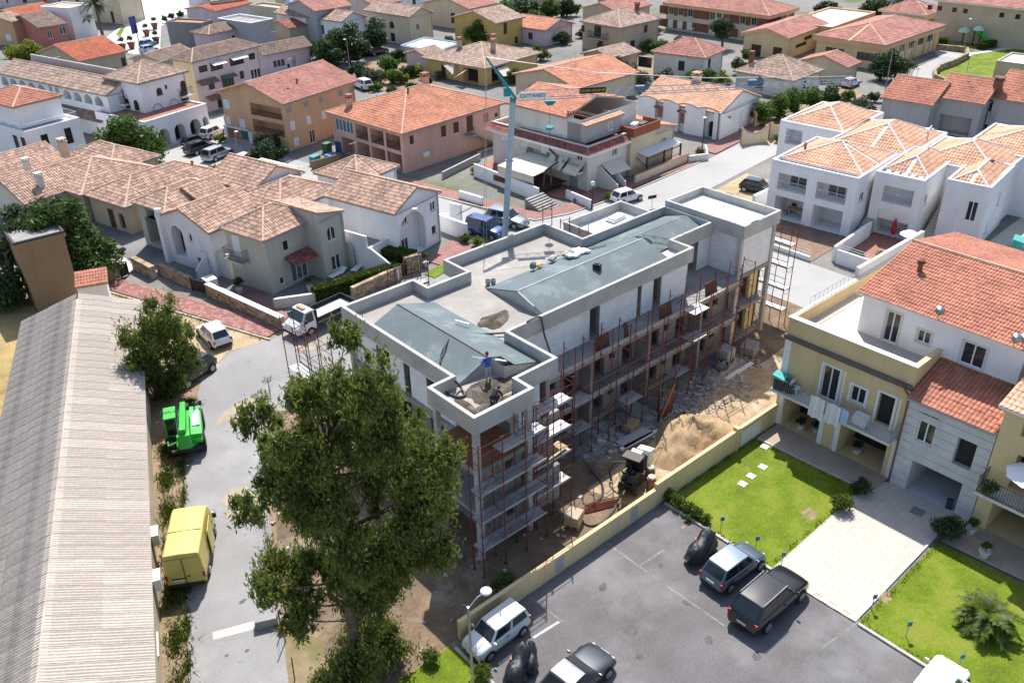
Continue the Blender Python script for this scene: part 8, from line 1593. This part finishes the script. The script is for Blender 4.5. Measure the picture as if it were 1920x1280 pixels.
# palms
def palm(lab, base, h, R0, n, tr=.12, col='green', seg=7, droop=1.0, wl=.35):
    t = thing('palm', lab, 'palm', (base[0], base[1], 0)); b = MB(); b.path([(0,0,-.05),(.1*h*.1,0,h*.5),(0,0,h)], tr, 8, [tr*1.4,tr,tr*1.2]); b.build('trunk', M['bark'], t); V = []; F = []; k = 0
    for i in range(n):
        a = i*2.39996; el = RNG.uniform(-.1, 1.25); l = R0*RNG.uniform(.8, 1.1); d = np.array([math.cos(a), math.sin(a), 0]); sd = np.array([-math.sin(a), math.cos(a), 0]); pts = []
        for s in np.linspace(0, 1, seg+1): pts.append(d*l*s*math.cos(el*(1-s*.4))+np.array([0,0,h+l*s*math.sin(el)-droop*l*.55*s*s]))
        for j in range(seg):
            p, q = pts[j], pts[j+1]; m_ = wl*R0*.5*math.sin(math.pi*(j+.7)/(seg+.6))
            for e in range(3):
                c = p+(q-p)*(e/3)
                for s_ in (-1, 1): tipp = c+sd*s_*m_+(q-p)*.9+np.array([0,0,-.12*m_]); V += [c, c+(q-p)*.5, tipp]; F.append((k,k+1,k+2)); k += 3
        for j in range(seg): p, q = pts[j], pts[j+1]; V += [p-sd*.02, p+sd*.02, q]; F.append((k,k+1,k+2)); k += 3
    link('fronds', npmesh('fronds', np.array(V), np.array(F), LEAF[col], RNG.random(len(F))), t); return t
palm('small fan of palm fronds on the lower right lawn', P(1843,1172), .75, 1.6, 34, .16, 'hedge', wl=.5); palm('tall palm in front of the white cubic house', P(194,73), 6.6, 3.4, 40, .25, 'olive'); palm('short palm beside the tall one', P(172,70), 3.4, 2.2, 28, .2, 'olive')
# weeds and grass along the lane
def grass(name, lab, strips_, n, h, leaf):
    P0 = []; 
    for (x0, y0, x1, y1, w_) in strips_:
        m_ = int(n*math.hypot(x1-x0, y1-y0)*w_); s = RNG.random(m_); o = RNG.normal(0, w_*.3, m_); d = np.array([x1-x0, y1-y0]); nn = np.array([-d[1], d[0]])/np.linalg.norm(d); cl = .5+.5*np.sin(s*40+RNG.normal(0, .6, m_)); keep = RNG.random(m_) < cl
        P0.append((np.array([x0, y0])+d*s[:, None]+nn*o[:, None])[keep])
    p = np.vstack(P0); m_ = len(p); a = RNG.uniform(0, 6.28, m_); hh = h*RNG.uniform(.4, 1.3, m_); b = np.stack([np.cos(a), np.sin(a)], 1)*.035; ln = RNG.normal(0, .5, (m_, 2))*hh[:, None]
    V = np.stack([np.c_[p-b, np.zeros(m_)], np.c_[p+b, np.zeros(m_)], np.c_[p+ln, hh]], 1).reshape(-1, 3); o = link(name, npmesh(name, V, np.arange(m_*3).reshape(-1, 3), LEAF[leaf], RNG.random(m_)), None, kind='stuff'); o['label'] = lab; o['category'] = 'grass'
grass('weeds', 'green weeds along the shed wall and the lane verge', [(5.4,30,13.0,50,.9),(-1,15,5.4,30,1.0),(6.5,31.5,12.8,46.8,.35),(12.8,47,16.5,54,.8)], 300, .34, 'hedge')
grass('dry_weeds', 'dry straw coloured weeds along the site fence', [(11.0,31,15.0,40.5,.7),(15.0,40.5,22,53,.7),(17.5,77,24.4,58.3,.5),(12,26,16,25,1.5),(18,25.1,31,25.1,.5)], 60, .3, 'lime')
grass('lawn_edge_tufts', 'longer grass tufts along the lawn edges', [(32.65,24,32.65,17.2,.25),(33,17.1,41.8,17.3,.3),(32.6,11.8,41,11.85,.3),(32.65,11.7,32.65,0,.25),(32.6,24.25,41.5,24.25,.3),(41.4,24,41.7,17.4,.3)], 260, .13, 'lawn')
grass('lawn_blades', 'short grass blades over the mown lawns', [(32.8,20.6,41.4,20.6,9),(32.8,6,41.2,6,11)], 60, .05, 'lawn')
# ------------------------------------------------------------------ street furniture, walls, small things
def rubble_wall(lab, pts, h, t=.35, cap=None):
    o = low_wall('stone_wall', lab, pts, h-.03, t-.06, 'mortar'); p0 = np.array(pts[0], float); b = MB()
    for i in range(len(pts)-1):
        p, q = np.array(pts[i], float)-p0, np.array(pts[i+1], float)-p0; L = np.linalg.norm(q-p); d = (q-p)/L; nn = np.array([-d[1], d[0]]); z = 0.0
        while z < h-.05:
            rh = random.uniform(.16, .30); rh = min(rh, h-z); u = -random.uniform(0, .2)
            while u < L:
                l = random.uniform(.2, .55); a, c = max(0, u), min(L, u+l)
                if c-a > .06:
                    f0 = random.uniform(0, .03); pr = [tuple(p+d*(a+.012)-nn*(t/2+f0)), tuple(p+d*(c-.012)-nn*(t/2+f0)), tuple(p+d*(c-.012)+nn*(t/2+f0)), tuple(p+d*(a+.012)+nn*(t/2+f0))]; n0 = len(b.f); b.prism(pr, z+.012, z+rh-.01); b.t += [random.random()]*(len(b.f)-n0)
                u += l
            z += rh
    b.build('stones', M['stone'], o, kind='stuff')
    if cap:
        for i in range(len(pts)-1):
            p, q = np.array(pts[i], float)-p0, np.array(pts[i+1], float)-p0; d = (q-p)/np.linalg.norm(q-p); nn = np.array([-d[1], d[0]])*(t/2+.06); c = MB(); c.prism([tuple(p-nn), tuple(q-nn), tuple(q+nn), tuple(p+nn)], h, h+.07); c.build('coping', M[cap], o)
    return o
V_ = lambda x, y: tuple(P(x, y)[:2])
rubble_wall('rough stone wall with pale coping along the red pavement, near the truck', [V_(392,553), V_(532,618)], 1.1, .4, 'offwhite')
rubble_wall('rough stone wall section by the white arched villa', [V_(300,512), V_(362,540)], 1.0, .4)
rubble_wall('short stone pier wall beside the dark garden gate', [V_(254,503), V_(290,522)], 1.2, .5)
rubble_wall('stone wall end by the pale gravel garden', [V_(198,530), V_(226,514)], 1.2, .5, 'offwhite')
rubble_wall('stone wall below the clipped hedge', [V_(662,562), V_(752,520)], 1.2, .35)
rubble_wall('stone gate pier wall near the villa street lamp', [V_(760,512), V_(790,505)], 1.6, .5)
for (x, y, x2, y2, lab) in ((228,520,242,515,'dark metal garden gate by the gravel garden'), (362,545,388,552,'dark metal gate between the stone walls'), (752,520,762,514,'dark metal gate beside the hedge')):
    a, c = P(x,y)[:2], P(x2,y2)[:2]; t = thing('gate', lab, 'gate', (*a, 0), math.atan2(c[1]-a[1], c[0]-a[0])); L = np.linalg.norm(c-a); b = MB(); b.box(0,L,-.03,.03,.1,1.2); b.build('panel', M['iron'], t); b = MB(); b.box(-.05,.05,-.06,.06,0,1.35); b.box(L-.05,L+.05,-.06,.06,0,1.35); b.build('posts', M['iron'], t)
low_wall('planter', 'white planter box beside the sage villa stairs', [V_(392,540), V_(402,548)], 1.2, 1.0, 'white', 'planter'); low_wall('terrace_wall', 'white low terrace wall below the sage villa', [V_(515,578), V_(600,566)], .9, .3, 'offwhite')
sheet('villa_terrace', [(432,555),(470,530),(540,592),(530,612),(470,580)], .06, M['paveplain']); sheet('villa_terrace', [(600,535),(690,495),(760,500),(600,566)], .06, M['patio']); sheet('villa_terrace', [(800,490),(855,445),(900,470),(850,505)], .06, M['paveplain']); sheet('gravel_garden', [(205,510),(230,480),(258,505),(226,520)], .05, M['plaza']); sheet('garden_lawn', [(795,515),(830,495),(845,505),(815,522)], .07, M['lawn'])
# sun loungers
for px, py, a, lab in ((633,520,.25,'white sun lounger on the villa terrace'), (672,507,.5,'white sun lounger beside the hedge')):
    c = P(px, py); t = thing('sun_lounger', lab, 'lounger', (c[0],c[1],.06), a); b = MB(); b.box(-.9,.5,-.3,.3,.3,.36); b.build('seat', M['whitecloth'], t); b = MB(); b.cbox((.75,0,.45),(.6,.6,.06),0,0,-.5); b.build('backrest', M['whitecloth'], t)
    for x in (-.8,.4):
        for y in (-.25,.25): b = MB(); b.box(x-.03,x+.03,y-.03,y+.03,0,.3); b.build('leg', M['gframe'], t)
# lamps
def lamp(lab, base, h, arm=0.0, az=0.0, m='steel', globe=False, r=.06):
    t = thing('street_lamp', lab, 'street lamp', (base[0], base[1], 0)); b = MB(); b.tube((0,0,0),(0,0,h),r,8,r*.7); b.tube((0,0,0),(0,0,.5),r*1.5,8); b.build('pole', M[m], t); e = np.array([arm*math.cos(az), arm*math.sin(az), 0])
    if arm: b = MB(); b.path([(0,0,h-.1),tuple(e*.5+[0,0,h+.25]),tuple(e+[0,0,h+.35])],.035,6); b.build('arm', M[m], t)
    b = MB(); z = h+.3 if arm else h
    if globe: b.lathe([(.08,-.05),(.2,.08),(.24,.22),(.18,.38),(.03,.44)],(0,0,h),12)
    else: b.lathe([(.05,.05),(.16,.02),(.26,-.02),(.26,-.07),(.15,-.12),(.03,-.16)],tuple(e+[0,0,z+.08]),12)
    b.build('lamp_head', M['acwhite'], t, True); return t
lamp('grey parking lamp with round head at the bottom of the beige wall', P(888,1300), 5.6, .95, R_(-5), 'steel', r=.075)
lamp('slim street lamp beside the hedge and the white villa', P(787,510), 5.6, .35, 1.0, 'steel'); lamp('dark street lamp with white head at the corner planter', P(1316,282), 4.0, 0, 0, 'iron'); lamp('globe lamp in the garden of the cream house', P(1110,392), 2.6, 0, 0, 'iron', True)
lamp('street lamp beside the cars below the orange block', P(447,292), 2.6, .4, .5, 'steel'); lamp('street lamp at the car yard of the dark oaks', P(656,130), 4.5, .4, 2.0, 'steel'); lamp('street lamp behind the tan bungalow', P(66,302), 3.0, .5, .8, 'steel'); lamp('lamp post on the bright upper lawn', P(1810,145), 3.2, 0, 0, 'steel'); lamp('lamp post before the nursery', P(1808,88), 4.6, 0, 0, 'steel')
for px, py, h, lab in ((1660,168,5.5,'concrete pole left of the upper road bend'), (1700,145,5.0,'concrete pole right of the upper road bend'), (1738,105,3.0,'thin pole at the zebra crossing')): b = MB(); b.tube((0,0,0),(0,0,h),.1,7,.07); o = tag(b.build('utility_pole', M['concrete']), lab, 'pole'); o.location = tuple(P(px, py))
sg = mat('blue_sign_plate', (.04,.15,.34), .5, .05, 2, 0)
for px, py, lab in ((1350,995,'blue bay sign on a post at the scooter'), (1415,1032,'blue bay sign on a post behind the steel blue hatchback'), (1464,1062,'blue bay sign on a post behind the black SUV'), (1633,1142,'blue bay sign on a post at the driveway corner'), (1697.5,1193.4,'blue bay sign on a post on the lower lawn'), (1795,1255,'bay post beside the white hatchback at the bottom edge')):
    c = P(px, py); t = thing('bay_sign', lab, 'sign', c); b = MB(); b.tube((0,0,0),(.08,0,.95),.022,6); b.build('post', M['gframe'], t); b = MB(); b.cbox((.08,-.02,.85),(.22,.02,.28),-.6); b.build('plate', sg, t)
b = MB(); t = thing('road_sign', 'dark street name board on two legs behind the far roof', 'sign', P(1222,388)); b.cbox((0,0,1.1),(1.0,.05,.35),-.3); b.build('plate', M['iron'], t); b = MB(); b.tube((0,0,0),(0,0,1),.03,5); b.build('post', M['gframe'], t)
# wire fence along the site, poles with red ribbon
FN = thing('wire_fence', 'sagging wire fence on thin posts between lane and building site', 'fence', (10.9,30.2,0)); fp = [(10.9,30.2),(13.2,35.6),(15.5,40.7),(17.3,44.2),(19.0,47.2),(20.8,50.3)]
for k, p in enumerate(fp): b = MB(); b.tube((p[0]-10.9,p[1]-30.2,0),(p[0]-10.9+random.uniform(-.08,.08),p[1]-30.2,1.7),.03,5); b.build('post', M['iron'], FN)
for k in range(len(fp)-1):
    p, q = np.array(fp[k])-fp[0], np.array(fp[k+1])-fp[0]
    for z in (.3,.8,1.3,1.6): b = MB(); b.path([(*p,z),(*((p+q)/2),z-.05),(*q,z)],.008,3); b.build('wire', M['steel'], FN)
t = low_wall('concrete_kerb_block', 'broken concrete block at the end of the wire fence', [V_(480,1175), V_(522,1165)], .55, .5, 'concrete', 'block')
b = MB(); b.cbox((0,0,.15),(.35,.3,.3),.4); b.lathe([(.12,.3),(.1,.5),(.02,.55)],(0,0,0),8); o = tag(b.build('yellow_box', mat('yellow_plastic', (.6,.38,.02), .5, .1, 3, 0)), 'small yellow and red box beside the concrete block', 'box'); o.location = tuple(P(530,1183))
for px, py, lab in ((528,1185,'thin pole with cable at the lane corner'), (553,1275,'leaning iron stake at the bottom edge')): b = MB(); b.tube((0,0,0),(.1,.1,1.4),.03,5); o = tag(b.build('stake', M['iron']), lab, 'stake'); o.location = tuple(P(px, py))
for px, py, lab in ((1392,908,'square stepping stone on the lawn, nearest the car park'), (1408,893,'square stepping stone on the lawn, middle'), (1430,876,'square stepping stone on the lawn, third'), (1434,838,'square stepping stone on the lawn beside the patio')): b = MB(); b.box(-.24,.24,-.24,.24,0,.05); o = tag(b.build('stepping_stone', M['offwhite']), lab, 'stepping stone', 'stepping stones on the lawn'); o.location = tuple(P(px, py)+[0,0,.02]); o.rotation_euler = (0,0,.1)
M['bare'] = mat('bare_lawn_patch', (.30,.22,.12), .95, .25, 2, .2, col2=(.15,.17,.02), patch=(1.2,.45,.6))
for px, py, rx, ry in ((1518,965,.7,.5),(1400,880,.3,.2),(1660,1120,.5,.3)): struct(blob('bare_patch', P(px,py), rx, ry, .3, .034, M['bare']))
sheet('terrace_paving', [(885,322),(1000,362),(1105,385),(1180,350),(1120,300),(960,280)], .06, M['terracotta'])
for px, py, rx, ry in ((1130,1100,.35,.2),(1180,1180,.3,.4),(1290,1130,.2,.3),(1060,1060,.25,.2),(1330,1200,.3,.2),(1240,1060,.2,.15),(1200,1230,.25,.2),(1420,1230,.3,.25)): struct(blob('oil_stain', P(px,py), rx, ry, .5, .0122, mat('oil_stained_asphalt', (.10,.094,.093), .75, .25, 2, .15)))
# upper right lawn, curved wall, road and playground
sheet('upper_lawn', [(1755,150),(1765,128),(1800,108),(1840,100),(1930,88),(1960,150),(1900,175)], .03, M['lawn']); sheet('upper_road', [(1700,165),(1716,128),(1762,108),(1745,92),(1812,102),(1802,118),(1755,138),(1748,158),(1770,170)], .02, M['street']); sheet('upper_path', [(1816,100),(1860,95),(1930,72),(1930,86),(1850,102),(1812,106)], .025, M['plaza'])
rubble_wall('curved stone retaining wall around the upper lawn', [V_(1772,160), V_(1752,152), V_(1750,142), V_(1760,133), V_(1790,122), V_(1812,110), V_(1812,100)], 1.0, .4); rubble_wall('stone wall beside the zebra crossing', [V_(1745,92), V_(1808,98)], .9, .4)
stripes('zebra_crossing', [(P(1765+k*9,101+k*1.5)[:2], P(1776+k*9,106+k*1.5)[:2]) for k in range(4)], .6, .03)
sheet('playground_lawn', [(1745,80),(1850,84),(1845,92),(1750,94)], .03, M['lawn'])
t = thing('playground_slide', 'green playground slide with pale green hood', 'slide', P(1828,86), R_(-60)); gm = mat('slide_green', (.03,.45,.05), .4, .05, 1, 0); b = MB(); b.path([(0,0,2.2),(.6,0,1.9),(1.6,0,.9),(2.4,0,.3)],.4,8); b.build('chute', gm, t); b = MB(); b.lathe([(.9,0),(.7,.5),(.05,.8)],(0,0,2.6),8); b.build('hood', mat('pale_green_hood', (.45,.65,.5), .5, .05, 1, 0), t)
for x in (-.5,.5): b = MB(); b.tube((x,.4,0),(x,.4,2.6),.06,6); b.tube((x,-.4,0),(x,-.4,2.6),.06,6); b.build('posts', M['iron'], t)
t = thing('playground_hut', 'small pale green play roof left of the slide', 'play hut', P(1803,82)); b = MB(); b.lathe([(1.1,0),(.8,.5),(.05,.9)],(0,0,2.0),8); b.build('roof', mat('pale_green_hood', (.45,.65,.5)), t); b = MB(); b.tube((0,0,0),(0,0,2.1),.1,6); b.build('post', M['iron'], t)
# scalloped garden wall by the white bungalow
def scallop(lab, pts, h, m='cream'):
    t = thing('scalloped_wall', lab, 'wall', (*pts[0], 0)); p0 = np.array(pts[0]); b = MB(); c = MB()
    for i in range(len(pts)-1):
        p, q = np.array(pts[i])-p0, np.array(pts[i+1])-p0; n = 12; d = (q-p)/np.linalg.norm(q-p); nn = np.array([-d[1], d[0]])*.12; f = lambda s: h+.9*(2*s-1)**2
        for k in range(n):
            s0, s1 = k/n, (k+1)/n; a, e = p+(q-p)*s0, p+(q-p)*s1
            b.add([(*(a-nn),0),(*(e-nn),0),(*(e+nn),0),(*(a+nn),0),(*(a-nn),f(s0)),(*(e-nn),f(s1)),(*(e+nn),f(s1)),(*(a+nn),f(s0))],[(4,5,6,7),(0,1,5,4),(2,3,7,6)]); c.tube((*a,f(s0)+.04),(*e,f(s1)+.04),.14,5)
    b.build('wall', M[m], t); c.build('coping_tiles', M['peach'], t, kind='stuff')
scallop('cream scalloped garden wall at the street beside the white bungalow', [V_(1388,272), V_(1438,266)], 1.2); scallop('cream scalloped garden wall running back to the garden trees', [V_(1440,262), V_(1480,243), V_(1512,228)], 1.2); scallop('far scalloped garden wall with terracotta crests', [V_(1412,240), V_(1442,224)], 1.2)
sheet('garden_soil', [(1395,268),(1440,262),(1560,215),(1560,240),(1480,275)], .02, M['lot'])
# plaza things
for k, (px, py, lab) in enumerate(((231,95,'potted tree on the plaza nearest the red roof'), (248,92,'potted tree second from the red roof'), (276,68,'potted tree in the middle of the plaza'), (291,55,'potted tree by the grey gable wall'), (294,82,'potted tree beside the patrol cars'))): potted(lab, P(px, py), .7, 1.6, 'olive', 1.2, .7, 'flue')
b = MB(); t = thing('information_board', 'blue information board on a pole at the plaza', 'sign', P(262,100)); b.cbox((0,0,5.0),(1.6,.08,3.0),.5); b.build('board', mat('dark_blue_board', (.05,.08,.22), .5, .05, 1, 0), t); b = MB(); b.tube((.3,0,0),(.3,0,5),.08,6); b.build('pole', M['iron'], t)
for k, (px, py, s) in enumerate(((340,35,1.0),(322,38,.9),(310,44,.8),(335,45,.8))): bush('plant in the dark plant row on the plaza, '+('first','second','third','fourth')[k]+' from the right', P(px, py), s, 1.8, 'dark', .5, 14)
t = thing('water_tank', 'blue water tank on the ochre flat roof', 'tank', (*P(545,12,5.0)[:2], 4.4)); b = MB(); b.lathe([(.9,0),(.95,.2),(.95,1.5),(.5,1.8),(.05,1.85)],(0,0,0),12); b.build('tank', mat('blue_plastic_tank', (.04,.16,.40), .5, .05, 1, 0), t)
# yards: bins, odds and ends by the pink house, forecourt table, umbrella
for k, (px, py, s, col, lab) in enumerate(((592,308,(1.2,.8,1.0),(.05,.28,.30),'turquoise bin beside the pink house drive'), (622,300,(1.4,1.0,.7),(.04,.18,.42),'blue sheeted trailer load beside the pink house'), (640,283,(1.0,1.0,1.2),(.03,.07,.22),'dark blue drum stack under the pink loggia'), (614,285,(1.0,.8,1.1),(.05,.16,.06),'green bin beside the pink house'), (1708,512,(.4,.4,.6),(.03,.04,.06),'dark bin at the street below the villa forecourt'), (1778,952,(.35,.35,.55),(.05,.06,.08),'dark bin at the rusticated garage pier'))):
    c = P(px, py); b = MB(); b.cbox((0,0,s[2]/2), s, .3); b.cbox((0,0,s[2]+.04), (s[0]*1.06,s[1]*1.06,.08), .3); o = tag(b.build('bin', mat('bin_%d' % k, col, .6, .1, 2, .05), bevel=.05), lab, 'bin'); o.location = tuple(c)
low_wall('drive_wall', 'grey drive wall in front of the pink house', [V_(830,335), V_(900,300)], .8, .25, 'greyw'); low_wall('drive_wall', 'brown timber fence along the pink house yard', [V_(585,318), V_(640,303)], 1.0, .15, 'mud', 'fence')
b = MB(); t = thing('garden_table', 'brown table in the open porch of the two loggia villa', 'table', (75.9,43.6,.05), R_(6)); b.box(-.5,.5,-.9,.9,.7,.76); b.build('table_top', M['tan'], t)
for x in (-.4,.4):
    for y in (-.8,.8): b = MB(); b.box(x-.04,x+.04,y-.04,y+.04,0,.7); b.build('leg', M['bframe'], t)
for k, (x, y, lab) in enumerate(((76.4,42.2,'dark chair at the porch table, right'), (76.8,44.3,'dark chair at the porch table, back'))):
    t = thing('porch_chair', lab, 'chair', (x,y,.05), .4+k); b = MB(); b.box(-.25,.25,-.25,.25,.4,.46); b.build('seat', M['iron'], t); b = MB(); b.box(-.25,.25,.2,.26,.46,.95); b.build('backrest', M['iron'], t)
    for sx in (-.2,.2):
        for sy in (-.2,.2): b = MB(); b.box(sx-.025,sx+.025,sy-.025,sy+.025,0,.4); b.build('leg', M['iron'], t)
t = thing('parasol', 'closed red parasol in the half shuttered porch', 'parasol', (77.6,34.2,.03)); b = MB(); b.lathe([(.05,0),(.32,.5),(.22,1.1),(.06,1.7)],(0,0,.3),8); b.build('canopy', mat('red_cloth', (.42,.03,.03), .8, .1, 2, 0), t); b = MB(); b.tube((0,0,0),(0,0,2.2),.03,6); b.build('pole', M['wsteel'], t)
t = thing('parasol', 'small white open parasol in the villa forecourt', 'parasol', (75.2,31.6,.03)); b = MB(); b.lathe([(.9,1.9),(.5,2.15),(.03,2.25)],(0,0,0),8); b.build('canopy', M['whitecloth'], t); b = MB(); b.tube((0,0,0),(0,0,2.2),.03,6); b.build('pole', M['wsteel'], t)
t = thing('folded_awning', 'turquoise covered bundle beside the cubic white villa', 'cover', (83.4,25.2,.03), .3); b = MB(); b.cbox((0,0,.55),(1.6,1.0,1.0),0,.2); b.build('cover', mat('turquoise_cloth', (.05,.33,.30), .8, .1, 2, 0), t, bevel=.1); b = MB(); b.box(-.9,.9,-.6,.6,0,.1); b.build('base', M['gframe'], t)
t = thing('doormat_grate', 'dark square mats on the driveway before the garage', 'mat', (42.4,13.9,.075), .1); b = MB(); b.box(-.35,.35,-.35,.35,0,.01); b.build('mat', M['grey'], t); b = MB(); b.box(-.9,-.5,-2.1,-1.4,0,.01); b.build('mat', M['grey'], t)
